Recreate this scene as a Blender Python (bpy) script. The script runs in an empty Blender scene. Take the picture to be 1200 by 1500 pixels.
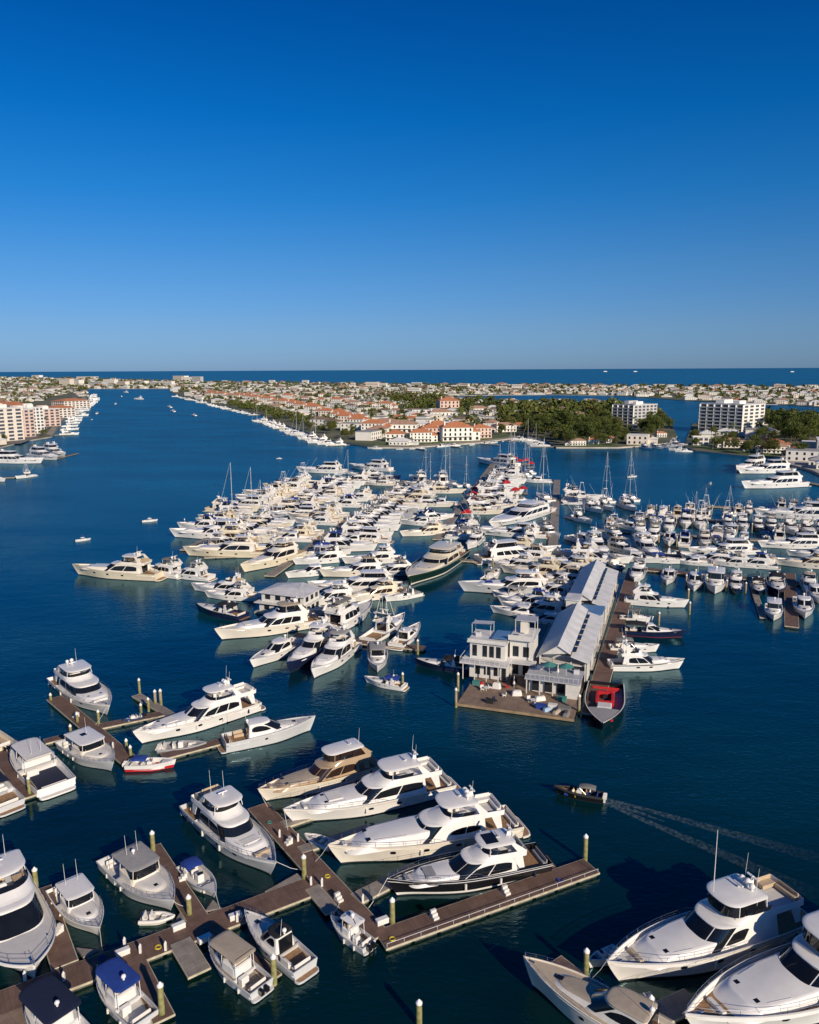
import bpy, math, random
from mathutils import Vector, Matrix
R = math.radians
rnd = random.Random(7)
S = bpy.context.scene
C = S.collection

# ------------------------------------------------------------------ camera
FPX = 1150.0          # focal length in pixels of the 1200 x 1500 photograph
HC = 62.0             # camera height above the water
PITCH = R(10.3); ROLL = R(-0.29)
cam = bpy.data.cameras.new('camera'); camo = bpy.data.objects.new('camera', cam); C.objects.link(camo)
cam.sensor_fit = 'VERTICAL'; cam.sensor_height = 36; cam.lens = 36 * FPX / 1500
cam.clip_start = 1; cam.clip_end = 120000
camo.matrix_world = Matrix.Translation((0, 0, HC)) @ Matrix.Rotation(R(90) - PITCH, 4, 'X') @ Matrix.Rotation(ROLL, 4, 'Z')
S.camera = camo

# ------------------------------------------------------------------ sky, sun, exposure
SUN_AZ = R(-57)       # direction towards the sun, from +X
SUN_EL = R(24)
w = bpy.data.worlds.new('World'); S.world = w; w.use_nodes = True
nt = w.node_tree; nt.nodes.clear()
sky = nt.nodes.new('ShaderNodeTexSky'); sky.sky_type = 'NISHITA'; sky.sun_disc = False
sky.sun_elevation = SUN_EL; sky.sun_rotation = R(90) - SUN_AZ
sky.altitude = 0; sky.air_density = 1.0; sky.dust_density = 0.25; sky.ozone_density = 3.5
# clear, deep polarised blue: the sky texture is tinted by height above the horizon
tcw = nt.nodes.new('ShaderNodeTexCoord'); sxw = nt.nodes.new('ShaderNodeSeparateXYZ'); nt.links.new(tcw.outputs['Generated'], sxw.inputs[0])
rw_ = nt.nodes.new('ShaderNodeValToRGB'); nt.links.new(sxw.outputs['Z'], rw_.inputs['Fac'])
els = rw_.color_ramp.elements
els[0].position = 0.0; els[0].color = (.28, .48, 1.0, 1)
els[1].position = 0.45; els[1].color = (.006, .30, .70, 1)
for p_, c_ in ((.05, (.30, .49, .88, 1)), (.12, (.22, .50, .85, 1)), (.20, (.075, .485, .89, 1)), (.28, (.014, .44, .90, 1)), (.38, (.002, .35, .82, 1))): e_ = els.new(p_); e_.color = c_
hs = nt.nodes.new('ShaderNodeMixRGB'); hs.blend_type = 'MULTIPLY'; hs.inputs['Fac'].default_value = 1.0
bg = nt.nodes.new('ShaderNodeBackground'); bg.inputs['Strength'].default_value = 0.10
wo = nt.nodes.new('ShaderNodeOutputWorld')
nt.links.new(sky.outputs[0], hs.inputs['Color1']); nt.links.new(rw_.outputs[0], hs.inputs['Color2'])
nt.links.new(hs.outputs[0], bg.inputs[0]); nt.links.new(bg.outputs[0], wo.inputs[0])
sl = bpy.data.lights.new('sun', 'SUN'); sl.energy = 5.0; sl.angle = R(0.5); sl.color = (1.0, 0.86, 0.68)
so = bpy.data.objects.new('sun', sl); C.objects.link(so)
sd = Vector((math.cos(SUN_EL) * math.cos(SUN_AZ), math.cos(SUN_EL) * math.sin(SUN_AZ), math.sin(SUN_EL)))
so.rotation_euler = sd.to_track_quat('Z', 'Y').to_euler(); so.location = (60, -60, 200)
S.view_settings.view_transform = 'Standard'; S.view_settings.look = 'None'
S.view_settings.exposure = 0.0; S.view_settings.gamma = 1.0
S.cycles.max_bounces = 6; S.cycles.glossy_bounces = 3; S.cycles.transparent_max_bounces = 6
S.cycles.use_adaptive_sampling = True

# ------------------------------------------------------------------ pixel of the photograph -> point in the world
def at(px, py, z=0.0):
    x = px - 600; y = 750 - py
    xr = x * math.cos(ROLL) - y * math.sin(ROLL); yr = x * math.sin(ROLL) + y * math.cos(ROLL)
    dy = FPX * math.cos(PITCH) + yr * math.sin(PITCH); dz = -FPX * math.sin(PITCH) + yr * math.cos(PITCH)
    t = (z - HC) / dz
    return Vector((xr * t, dy * t, z))

# ------------------------------------------------------------------ materials
MATS = {}
def nodes_of(name):
    m = bpy.data.materials.new(name); m.use_nodes = True
    return m, m.node_tree, m.node_tree.nodes['Principled BSDF']
def mat(name, col, rough=0.5, metal=0.0, var=0.0, scale=1.0, col2=None, coat=0.0, bump=0.0, bscale=20.0, coord='Object', spec=None, detail=4):
    if name in MATS: return MATS[name]
    m, t, b = nodes_of(name)
    b.inputs['Base Color'].default_value = (*col, 1); b.inputs['Roughness'].default_value = rough
    b.inputs['Metallic'].default_value = metal
    if coat: b.inputs['Coat Weight'].default_value = coat; b.inputs['Coat Roughness'].default_value = 0.08
    if spec is not None: b.inputs['Specular IOR Level'].default_value = spec
    if var or col2:
        tc = t.nodes.new('ShaderNodeTexCoord'); n = t.nodes.new('ShaderNodeTexNoise')
        n.inputs['Scale'].default_value = scale; n.inputs['Detail'].default_value = detail
        t.links.new(tc.outputs[coord], n.inputs['Vector'])
        r = t.nodes.new('ShaderNodeValToRGB')
        c2 = col2 or tuple(c * (1 - var) for c in col)
        r.color_ramp.elements[0].position = 0.35; r.color_ramp.elements[1].position = 0.65
        r.color_ramp.elements[0].color = (*c2, 1); r.color_ramp.elements[1].color = (*col, 1)
        t.links.new(n.outputs['Fac'], r.inputs['Fac']); t.links.new(r.outputs['Color'], b.inputs['Base Color'])
    if bump:
        tc = t.nodes.new('ShaderNodeTexCoord'); n = t.nodes.new('ShaderNodeTexNoise')
        n.inputs['Scale'].default_value = bscale; n.inputs['Detail'].default_value = 3
        t.links.new(tc.outputs[coord], n.inputs['Vector'])
        bp = t.nodes.new('ShaderNodeBump'); bp.inputs['Strength'].default_value = bump; bp.inputs['Distance'].default_value = 0.05
        t.links.new(n.outputs['Fac'], bp.inputs['Height']); t.links.new(bp.outputs['Normal'], b.inputs['Normal'])
    MATS[name] = m
    return m
def plank_mat(name, c1, c2, wdt=0.14, rough=0.75):
    m, t, b = nodes_of(name)
    tc = t.nodes.new('ShaderNodeTexCoord'); br = t.nodes.new('ShaderNodeTexBrick')
    br.inputs['Scale'].default_value = 1.0; br.inputs['Brick Width'].default_value = wdt * 1.0; br.inputs['Row Height'].default_value = 9.0
    br.offset = 0.0; br.inputs['Mortar Size'].default_value = 0.012
    br.inputs['Color1'].default_value = (*c1, 1); br.inputs['Color2'].default_value = (*c2, 1)
    br.inputs['Mortar'].default_value = (c1[0] * .35, c1[1] * .35, c1[2] * .35, 1)
    n = t.nodes.new('ShaderNodeTexNoise'); n.inputs['Scale'].default_value = 0.7; n.inputs['Detail'].default_value = 6
    mx = t.nodes.new('ShaderNodeMixRGB'); mx.blend_type = 'MULTIPLY'; mx.inputs['Fac'].default_value = 0.8
    rp = t.nodes.new('ShaderNodeValToRGB'); rp.color_ramp.elements[0].position = .3; rp.color_ramp.elements[1].position = .7
    rp.color_ramp.elements[0].color = (.62, .6, .58, 1); rp.color_ramp.elements[1].color = (1.1, 1.1, 1.1, 1)
    t.links.new(tc.outputs['Object'], br.inputs['Vector']); t.links.new(tc.outputs['Object'], n.inputs['Vector'])
    t.links.new(n.outputs['Fac'], rp.inputs['Fac']); t.links.new(br.outputs['Color'], mx.inputs['Color1']); t.links.new(rp.outputs['Color'], mx.inputs['Color2'])
    t.links.new(mx.outputs['Color'], b.inputs['Base Color']); b.inputs['Roughness'].default_value = rough
    MATS[name] = m
    return m
WHITE = mat('gelcoat_white', (.80, .78, .75), .28, var=.07, scale=.8, coat=.3)
CREAM = mat('gelcoat_cream', (.74, .66, .50), .3, var=.07, scale=.8, coat=.3)
IVORY = mat('gelcoat_ivory', (.78, .72, .62), .3, var=.07, scale=.8, coat=.3)
PEARL = mat('gelcoat_pearl_grey', (.56, .57, .58), .3, var=.07, scale=.8, coat=.4)
SILVER = mat('paint_silver_grey', (.40, .42, .45), .28, var=.06, scale=.8, coat=.5)
NAVY = mat('paint_navy', (.012, .02, .06), .15, coat=.6, var=.2, scale=.6)
BLACK = mat('paint_black', (.012, .012, .014), .12, coat=.7, var=.2, scale=.6)
GREEN = mat('paint_dark_green', (.012, .035, .022), .15, coat=.6, var=.2, scale=.6)
TANP = mat('paint_tan', (.42, .31, .20), .3, coat=.5, var=.08, scale=.6)
GOLDP = mat('paint_bronze_gold', (.60, .36, .12), .3, coat=.5, var=.1, scale=.8)
LBLUE = mat('paint_light_blue', (.35, .48, .62), .25, coat=.5, var=.06)
RED = mat('paint_red', (.55, .02, .03), .3, coat=.4, var=.1)
GLASS = mat('dark_glass', (.010, .012, .016), .06, spec=.6, var=.3, scale=.7)
GLASSB = mat('brown_glass', (.035, .02, .015), .08, spec=.6, var=.3, scale=.7)
TEAK = mat('teak_deck', (.34, .20, .10), .7, var=.3, scale=3)
TEAKG = mat('weathered_teak', (.30, .25, .20), .8, var=.25, scale=3)
NONSKID = mat('nonskid_deck', (.62, .60, .57), .75, var=.08, scale=1.5)
GREYD = mat('grey_deck', (.33, .32, .31), .8, var=.12, scale=1.5)
GREYC = mat('grey_canvas', (.20, .19, .18), .9, var=.15, scale=2)
TANC = mat('tan_canvas', (.42, .35, .27), .9, var=.12, scale=2)
BLUEC = mat('blue_canvas', (.012, .05, .28), .85, var=.2, scale=2)
NAVYC = mat('navy_canvas', (.006, .012, .045), .85, var=.2, scale=2)
BLACKC = mat('black_canvas', (.012, .012, .014), .85, var=.2, scale=2)
REDC = mat('red_canvas', (.50, .012, .018), .8, var=.15, scale=2)
TEALC = mat('teal_canvas', (.05, .22, .20), .85, var=.15, scale=2)
VINYL = mat('white_vinyl', (.74, .71, .66), .5, var=.08, scale=2)
VINYLT = mat('tan_vinyl', (.52, .40, .27), .55, var=.12, scale=2)
VINYLG = mat('grey_vinyl', (.30, .30, .31), .55, var=.12, scale=2)
STEEL = mat('stainless', (.62, .62, .62), .25, metal=1.0)
BOOT = mat('bottom_paint', (.02, .02, .025), .6)
BOOTB = mat('bottom_blue', (.02, .05, .14), .6)
BOOTR = mat('bottom_red', (.25, .02, .02), .6)
RUBBER = mat('black_rubber', (.02, .02, .02), .7)
RIBG = mat('grey_hypalon', (.30, .31, .32), .6, var=.1)
DOCKD = plank_mat('dock_boards', (.195, .118, .088), (.15, .092, .07))
DOCKG = plank_mat('grey_dock_boards', (.33, .29, .25), (.27, .24, .21))
WHARF = plank_mat('wharf_boards', (.30, .21, .15), (.25, .18, .13))
RUBR = mat('rub_rail', (.55, .49, .36), .7, var=.35, scale=1.2)
FLOATM = mat('dock_float', (.10, .10, .085), .85, var=.4, scale=1.5)
CONC = mat('concrete', (.42, .38, .33), .85, var=.2, scale=.6)
PILEM = mat('weathered_pile', (.33, .29, .13), .85, col2=(.16, .17, .05), scale=1.8)
PILEC = mat('pile_wood_dry', (.36, .29, .19), .85, var=.3, scale=2.5)
CAPM = mat('pile_cap_white', (.78, .77, .74), .5)
YELLOW = mat('safety_yellow', (.60, .48, .05), .6, var=.2)
ALU = mat('painted_alu', (.60, .60, .60), .4)
ORANGE = mat('orange_plastic', (.7, .15, .03), .6)

# ------------------------------------------------------------------ mesh builder
class MB:
    def __init__(s): s.v = []; s.f = []; s.m = []; s.mats = []
    def mi(s, m):
        if m not in s.mats: s.mats.append(m)
        return s.mats.index(m)
    def face(s, pts, m):
        i = len(s.v); s.v.extend(pts); s.f.append(tuple(range(i, i + len(pts)))); s.m.append(s.mi(m))
    def grid(s, rows, m, closed=False, mrow=None):
        i0 = len(s.v); n = len(rows[0])
        for r in rows: s.v.extend(r)
        for a in range(len(rows) - 1):
            mm = s.mi(mrow[a] if mrow else m)
            for b in range(n if closed else n - 1):
                b2 = (b + 1) % n
                s.f.append((i0 + a * n + b, i0 + a * n + b2, i0 + (a + 1) * n + b2, i0 + (a + 1) * n + b)); s.m.append(mm)
    def cap(s, ring, m, flip=False):
        s.face(list(reversed(ring)) if flip else list(ring), m)
    def box(s, x0, x1, y0, y1, z0, z1, m, c=0.0, M=None):
        if c > 0:
            r = lambda z, d: [(x0 + d, y0 + d, z), (x1 - d, y0 + d, z), (x1 - d, y1 - d, z), (x0 + d, y1 - d, z)]
            rows = [r(z0, 0), r(z1 - c, 0), r(z1, c)]
        else:
            rows = [[(x0, y0, z), (x1, y0, z), (x1, y1, z), (x0, y1, z)] for z in (z0, z1)]
        if M: rows = [[tuple(M @ Vector(p)) for p in q] for q in rows]
        s.grid(rows, m, True); s.cap(rows[-1], m); s.cap(rows[0], m, True)
    def tube(s, pts, r, m, n=5, r1=None):
        pts = [Vector(p) for p in pts]; rows = []
        for i, p in enumerate(pts):
            d = (pts[min(i + 1, len(pts) - 1)] - pts[max(i - 1, 0)]).normalized()
            u = d.orthogonal().normalized() if abs(d.z) > .9 else d.cross(Vector((0, 0, 1))).normalized()
            if abs(d.z) > .9: u = Vector((1, 0, 0))
            v = d.cross(u).normalized(); rr = r if r1 is None else r + (r1 - r) * i / (len(pts) - 1)
            rows.append([tuple(p + u * (rr * math.cos(2 * math.pi * k / n)) + v * (rr * math.sin(2 * math.pi * k / n))) for k in range(n)])
        s.grid(rows, m, True); s.cap(rows[0], m, True); s.cap(rows[-1], m)
    def sphere(s, c, r, m, sz=1.0, nu=10, nv=6):
        rows = []
        for j in range(nv + 1):
            a = math.pi * j / nv - math.pi / 2
            rr = max(r * math.cos(a), .001)
            rows.append([(c[0] + rr * math.cos(2 * math.pi * k / nu), c[1] + rr * math.sin(2 * math.pi * k / nu), c[2] + r * sz * math.sin(a)) for k in range(nu)])
        s.grid(rows, m, True)
    def plate(s, poly, y0, y1, m, lean=0.0):
        """side-view outline (x, z) given thickness between y0 and y1; lean shifts y inwards with height"""
        zb = min(p[1] for p in poly)
        a = [(x, y0 - lean * (z - zb), z) for x, z in poly]; b = [(x, y1 - lean * (z - zb), z) for x, z in poly]
        s.grid([a, b], m, True); s.cap(a, m, True); s.cap(b, m)
    def build(s, name, parent=None, ang=35, kind=None):
        me = bpy.data.meshes.new(name); me.from_pydata([tuple(p) for p in s.v], [], s.f)
        for m in s.mats: me.materials.append(m)
        me.polygons.foreach_set('material_index', s.m)
        import bmesh
        bm = bmesh.new(); bm.from_mesh(me); bmesh.ops.remove_doubles(bm, verts=bm.verts, dist=.0008)
        bmesh.ops.recalc_face_normals(bm, faces=bm.faces); bm.to_mesh(me); bm.free()
        if ang:
            me.polygons.foreach_set('use_smooth', [True] * len(me.polygons)); me.set_sharp_from_angle(angle=R(ang))
        me.update()
        o = bpy.data.objects.new(name, me); C.objects.link(o)
        if parent: o.parent = parent
        if kind: o['kind'] = kind
        return o

def tag(o, label=None, cat=None, group=None, kind=None):
    if label: o['label'] = label
    if cat: o['category'] = cat
    if group: o['group'] = group
    if kind: o['kind'] = kind
    return o
def empty(name, loc=(0, 0, 0), rz=0.0):
    o = bpy.data.objects.new(name, None); o.empty_display_size = .5; C.objects.link(o)
    o.location = loc; o.rotation_euler = (0, 0, rz)
    return o
KIDS = {}
def kids(o):
    if o.name not in KIDS: KIDS[o.name] = list(o.children)
    return KIDS[o.name]
def copy_tree(o, parent=None):
    c = o.copy(); C.objects.link(c); c.parent = parent
    for ch in kids(o): copy_tree(ch, c)
    return c
# ------------------------------------------------------------------ boats
# local axes: +X bow, +Y port, z = 0 at the waterline, x from 0 (stern) to L (bow)
class Boat:
    def __init__(b, name, L, B, fs, fb, n=2.3, wl=.82, rake=.07, s0=.42, sw=.93, hw_bow=.03):
        b.L, b.B, b.fs, b.fb, b.n, b.wl, b.rake, b.s0, b.sw, b.hb = L, B, fs, fb, n, wl, rake, s0, sw, hw_bow
        b.root = empty(name); b.root.location = (0, 0, 0)
    def part(b, name, mb, ang=35, parent=None): return mb.build(name, parent or b.root, ang)
    def half(b, s):
        if s < b.s0: h = b.sw + (1 - b.sw) * math.sin(s / b.s0 * math.pi / 2)
        else:
            q = (s - b.s0) / (1 - b.s0); h = max(1 - q ** b.n, b.hb)
        return b.B / 2 * h
    def sheer(b, s): return b.fs + (b.fb - b.fs) * s ** 1.7
    def side(b, s, t, sg=1):
        hd = b.half(s); k = b.wl - (b.wl - .12) * max(0, (s - .5) / .5) ** 1.6
        tt = max(t, 0)
        y = hd * (k + (1 - k) * tt ** 1.25) * (1 if t >= 0 else .85)
        x = s * b.L - b.rake * b.L * (1 - tt) ** 1.2 * max(0, (s - .4) / .6) ** 2 - (0 if t >= 0 else .15)
        if s < .001: x += .03 * b.L * (tt) * 0
        z = b.sheer(s) * tt if t >= 0 else -.45
        return (x, sg * y, z)
    def hull(b, m, boot=BOOT, stripe=None, stripe_m=None, bul=.28, sc=.22, sole=.55, deck=NONSKID, sole_m=None, rim=.10, cap=None, low=None):
        b.bul, b.sc, b.sole = bul, sc, sole
        N = 26; ss = [i / N for i in range(N + 1)]; ss = [1 - (1 - x) ** 1.25 for x in ss]
        ts = [-.3, 0, .07, .2, .42, .62, .8, .92, 1.0]; mr = [boot, boot, m, m, m, m, m, m]
        if low: mr[2] = low
        if stripe is not None: mr[stripe] = stripe_m
        mb = MB(); mb.mi(m)
        for sg in (1, -1):
            rows = [[b.side(s, t, sg) for s in ss] for t in ts]
            mb.grid(rows, m, mrow=mr)
        L = [b.side(0, t, 1) for t in ts]; Rr = [b.side(0, t, -1) for t in ts]
        mb.grid([L, Rr], m); L = [b.side(1, t, 1) for t in ts]; Rr = [b.side(1, t, -1) for t in ts]; mb.grid([L, Rr], m)
        # rail cap and inner bulwark
        def inner(s, sg, z):
            hd = max(b.half(s) - rim, .02); return (min(s * b.L, b.L - rim * 1.5) if s > .9 else max(s * b.L, rim), sg * hd, z)
        def dz(s): return b.sheer(s) - bul if s >= sc else min(sole, b.sheer(s) - bul)
        b.dz = dz
        ss2 = sorted(ss + [sc - .0001, sc])
        for sg in (1, -1):
            o = [b.side(s, 1, sg) for s in ss2]; i1 = [inner(s, sg, b.sheer(s) + .012) for s in ss2]; i2 = [inner(s, sg, dz(s)) for s in ss2]
            mb.grid([o, i1], cap or m); mb.grid([i1, i2], m)
        a, c = inner(0, 1, b.fs), inner(0, -1, b.fs); mb.grid([[b.side(0, 1, 1), b.side(0, 1, -1)], [a, c], [(a[0], a[1], dz(0)), (c[0], c[1], dz(0))]], m)
        b.part('hull', mb, 40)
        db = MB(); sA = [s for s in ss2 if s < sc]; sB = [s for s in ss2 if s >= sc]
        if sA: db.grid([[inner(s, sg, dz(s)) for s in sA] for sg in (1, -1)], sole_m or deck)
        if sA: q, q2 = inner(sc, 1, dz(sc)), inner(sc, -1, dz(sc)); db.grid([[q, q2], [(q[0], q[1], dz(0)), (q2[0], q2[1], dz(0))]], m)
        db.grid([[inner(s, sg, dz(s)) for s in sB] for sg in (1, 0, -1)], deck) if False else db.grid([[inner(s, 1, dz(s)) for s in sB], [(inner(s, 0, 0)[0], 0, dz(s) + .04 * b.half(s)) for s in sB], [inner(s, -1, dz(s)) for s in sB]], deck)
        b.part('deck', db, 30)
    def port(b, s, t, w=.35, h=.5, m=GLASS, sides=(1, -1), name='porthole', rim=None):
        """a window in the topsides; w in metres along the hull, h as share of the freeboard"""
        for sg in sides:
            mb = MB(); rows = []
            ds = w / b.L / 2
            for k, e in ((0, 1.0),):
                n = 12; ring = []
                for a in range(n):
                    an = 2 * math.pi * a / n
                    ca, sa = math.cos(an), math.sin(an)
                    ca = math.copysign(abs(ca) ** .7, ca); sa = math.copysign(abs(sa) ** .7, sa)
                    x, y, z = b.side(min(s + ds * ca, .995), t + h / 2 * sa, sg); ring.append((x, y + sg * .02, z))
            mb.cap(ring, m); b.part(name, mb, 0)
    def platform(b, d=.9, m=WHITE, top=TEAK, z=.35):
        hw = b.half(0) * .92; mb = MB()
        ring = [(0, hw), (-d * .55, hw * .97), (-d * .85, hw * .88), (-d, hw * .6), (-d, -hw * .6), (-d * .85, -hw * .88), (-d * .55, -hw * .97), (0, -hw)]
        rows = [[(x, y, zz) for x, y in ring] for zz in (z - .22, z)]; mb.grid(rows, m, True); mb.cap(rows[0], m, True); mb.cap(rows[1], m)
        mb.cap([(x * .9, y * .93, z + .012) for x, y in ring], top)
        b.part('swim_platform', mb, 30)
    def rail(b, s0=.45, s1=.995, h=.6, r=.022, inset=.08, step=9, sides=(1, -1), z0=None, pulpit=True, mid=True):
        mb = MB()
        for sg in sides:
            top = []; n = 16
            for i in range(n + 1):
                s = s0 + (s1 - s0) * i / n
                x, y, z = b.side(s, 1, sg); e = min(1, i / 2)
                top.append((x - (inset * 1.5 if s > .95 else 0), sg * max(abs(y) - inset, .03), z + h * e + .02))
            mb.tube(top, r, STEEL, 4)
            if mid: mb.tube([(p[0], p[1], p[2] - h * .5) for p in top[2:]], r * .6, STEEL, 4)
            for i in range(2, n + 1, 2): p = top[i]; mb.tube([(p[0], p[1], p[2] - h), p], r, STEEL, 4)
            if sg == 1: end1 = top[-1]
        if len(sides) == 2 and pulpit: mb.tube([end1, (end1[0], -end1[1], end1[2])], r, STEEL, 4)
        b.part('bow_rail', mb, 60)

class Loft:
    """deckhouse-like body: plan outlines stacked between z0 and z1"""
    def __init__(l, x0, x1, w, z0, z1, rf=0, rb=0, wt=.9, nose=None, e=.6, cr=.25, taper=0.0, z1b=None):
        l.x0, l.x1, l.w, l.z0, l.z1, l.rf, l.rb, l.wt, l.e, l.cr, l.taper = x0, x1, w, z0, z1, rf, rb, wt, e, cr, taper
        l.nose = nose if nose is not None else w * .35
        l.z1b = z1 if z1b is None else z1b
    def P(l, q, v, off=0.0):
        sg = 1
        if q > 1: q = 2 - q; sg = -1
        xb = l.x0 + l.rb * v; xf = l.x1 - l.rf * v; hw = l.w / 2 * (1 - (1 - l.wt) * v)
        cr = min(l.cr, hw * .6); xs = xf - l.nose
        if q < .08: x, y = xb, (hw - cr) * (q / .08)
        elif q < .16: a = (q - .08) / .08 * math.pi / 2; x = xb + cr * (1 - math.cos(a)); y = hw - cr + cr * math.sin(a)
        elif q < .66: x = xb + cr + (xs - xb - cr) * (q - .16) / .5; y = hw
        else:
            a = (q - .66) / .34 * math.pi / 2; x = xs + (xf - xs) * math.sin(a) ** 1.0; y = hw * max(math.cos(a), 0) ** l.e
        if l.taper: y *= 1 - l.taper * max(0, (x - xb) / max(xf - xb, .01)) ** 2
        zt = l.z1b + (l.z1 - l.z1b) * min(1, max(0, (x - xb) / max(xf - xb, .01)))
        z = l.z0 + (zt - l.z0) * v
        return Vector((x, sg * y, z))
    def qs(l, n=1):
        return sorted(set([0, .04, .08, .1, .12, .14, .16, .28, .4, .53, .66] + [.66 + .34 * k / 9 for k in range(10)]))
    def ring(l, v, ins=0.0, dz=0.0):
        q = l.qs(); q = q[1:] + [2 - a for a in reversed(q[1:-1])]
        q = [0] + q
        pts = [l.P(a, v) for a in q]
        if ins:
            cx = (l.x0 + l.x1) / 2; out = []
            n = len(pts)
            for i, p in enumerate(pts):
                d = (pts[(i + 1) % n] - pts[i - 1]); d.z = 0; nrm = Vector((d.y, -d.x, 0)); nrm = nrm.normalized() if nrm.length > 1e-6 else Vector((0, 0, 0))
                out.append(p + nrm * ins)
            pts = out
        return [(p.x, p.y, p.z + dz) for p in pts]
    def body(l, mb, m, top=None, crown=.06, brow=0.0, nv=3, bottom=False):
        rows = [l.ring(k / nv) for k in range(nv + 1)]; mb.grid(rows, m, True)
        if top is not None:
            if brow:
                r = [l.ring(1), l.ring(1, -brow, .0), l.ring(1, -brow * 1.1, .06), l.ring(1, -brow * .6, .10), l.ring(1, .25, .10 + crown)]
            else: r = [l.ring(1), l.ring(1, .06, .05), l.ring(1, .35, .05 + crown)]
            mb.grid(r, top, True); mb.cap(r[-1], top)
        if bottom: mb.cap(l.ring(0), m, True)
    def window(l, b, q0, q1, v0, v1, m=GLASS, name='side_window', off=.02, nq=8, nv=2, tap=0.0, sl=0.0, both=True, parent=None, panes=1, gap=.012):
        """glass lying on the loft between q0..q1; q > 1 is starboard; sl slants the ends"""
        out = []
        for mir in ((0, 1) if both else (0,)):
            for k in range(panes):
                a = q0 + (q1 - q0) * k / panes + (gap / 2 if k else 0); c = q0 + (q1 - q0) * (k + 1) / panes - (gap / 2 if k < panes - 1 else 0)
                mb = MB(); rows = []
                allq = l.qs() + [2 - t_ for t_ in l.qs()]
                fs_ = sorted(set([round(i / nq, 4) for i in range(nq + 1)] + [round((t_ - a) / (c - a), 4) for t_ in allq if a < t_ < c]))
                for j in range(nv + 1):
                    row = []
                    for f in fs_:
                        F = ((a - q0) + (c - a) * f) / (q1 - q0)
                        sh = 1 - tap * abs(2 * F - 1) ** 3; mid = v0 + (v1 - v0) * .35
                        lo = mid + (v0 - mid) * sh; hi = mid + (v1 - mid) * sh
                        vv = lo + (hi - lo) * j / nv; q = a + (c - a) * f + sl * (j / nv - .5)
                        if mir: q = 2 - q
                        p = l.P(q, vv); e = 1e-3
                        dq = l.P(min(q + .01, 2), vv) - l.P(max(q - .01, 0), vv); dv = l.P(q, min(vv + .05, 1.2)) - l.P(q, vv - .05)
                        n = dq.cross(dv); n = n.normalized() if n.length > 1e-9 else Vector((0, 0, 1))
                        c0 = Vector(((l.x0 + l.x1) / 2, 0, p.z))
                        if n.dot(p - c0) < 0: n = -n
                        row.append(tuple(p + n * off))
                    rows.append(row)
                mb.grid(rows, m); out.append(b.part(name, mb, 60, parent))
        return out
def tub(l, mb, m, floor, h=None, th=.09, fz=.06):
    """open-topped coaming: outer wall, rim, inner wall, floor"""
    rows = [l.ring(0), l.ring(.5), l.ring(1), l.ring(1, th * .5, .03), l.ring(1, th), l.ring(.5, th), [(x, y, l.z0 + fz) for x, y, z in l.ring(0, th)]]
    mb.grid(rows, m, True); mb.cap(rows[-1], floor); mb.cap(rows[0], m, True)
def slab(mb, x0, x1, w, z, th, m, nose=None, crown=.05, e=.55, cr=.3, under=None, edge=None, wt=1.0, taper=0.0):
    l = Loft(x0, x1, w, z, z + th, 0, 0, wt, nose if nose is not None else w * .3, e, cr, taper)
    r = [l.ring(0, .12), l.ring(0, 0, th * .25), l.ring(0, 0, th * .7), l.ring(0, .08, th), l.ring(0, .45, th + crown)]
    mb.grid(r[:3], edge or m, True); mb.grid(r[2:], m, True); mb.cap(r[-1], m); mb.cap(r[0], under or m, True)
def seat(b, x0, x1, y0, y1, z, m=VINYL, h=.42, back=None, name='seat'):
    mb = MB(); mb.box(x0, x1, y0, y1, z, z + h, m, .06)
    if back == 'x0': mb.box(x0, x0 + .15, y0, y1, z + h, z + h + .42, m, .05)
    if back == 'x1': mb.box(x1 - .15, x1, y0, y1, z + h, z + h + .42, m, .05)
    if back == 'y0': mb.box(x0, x1, y0, y0 + .15, z + h, z + h + .42, m, .05)
    if back == 'y1': mb.box(x0, x1, y1 - .15, y1, z + h, z + h + .42, m, .05)
    b.part(name, mb, 30)
def dome(b, x, y, z, r=.35, m=WHITE, name='radar_dome', ped=.25):
    mb = MB(); mb.tube([(x, y, z), (x, y, z + ped)], r * .45, m, 8); mb.sphere((x, y, z + ped + r * .75), r, m, .95); b.part(name, mb, 60)
def radarbar(b, x, y, z, m=WHITE, w=1.3):
    mb = MB(); mb.tube([(x, y, z), (x, y, z + .3)], .12, m, 8); mb.box(x - .09, x + .09, y - w / 2, y + w / 2, z + .3, z + .44, m, .03); b.part('radar_scanner', mb)
def antenna(b, x, y, z, h=3.0, r=.02, lean=0.0, m=WHITE, name='antenna'):
    mb = MB(); mb.tube([(x, y, z), (x - lean * h, y, z + h)], r * 1.4, m, 4, r * .7); b.part(name, mb)
def outboard(b, x, y, z, m=BLACK):
    mb = MB(); mb.box(x - .55, x, y - .2, y + .2, z + .15, z + .75, m, .1); mb.box(x - .38, x - .12, y - .08, y + .08, z - .8, z + .15, m); b.part('outboard_motor', mb, 30)
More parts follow.
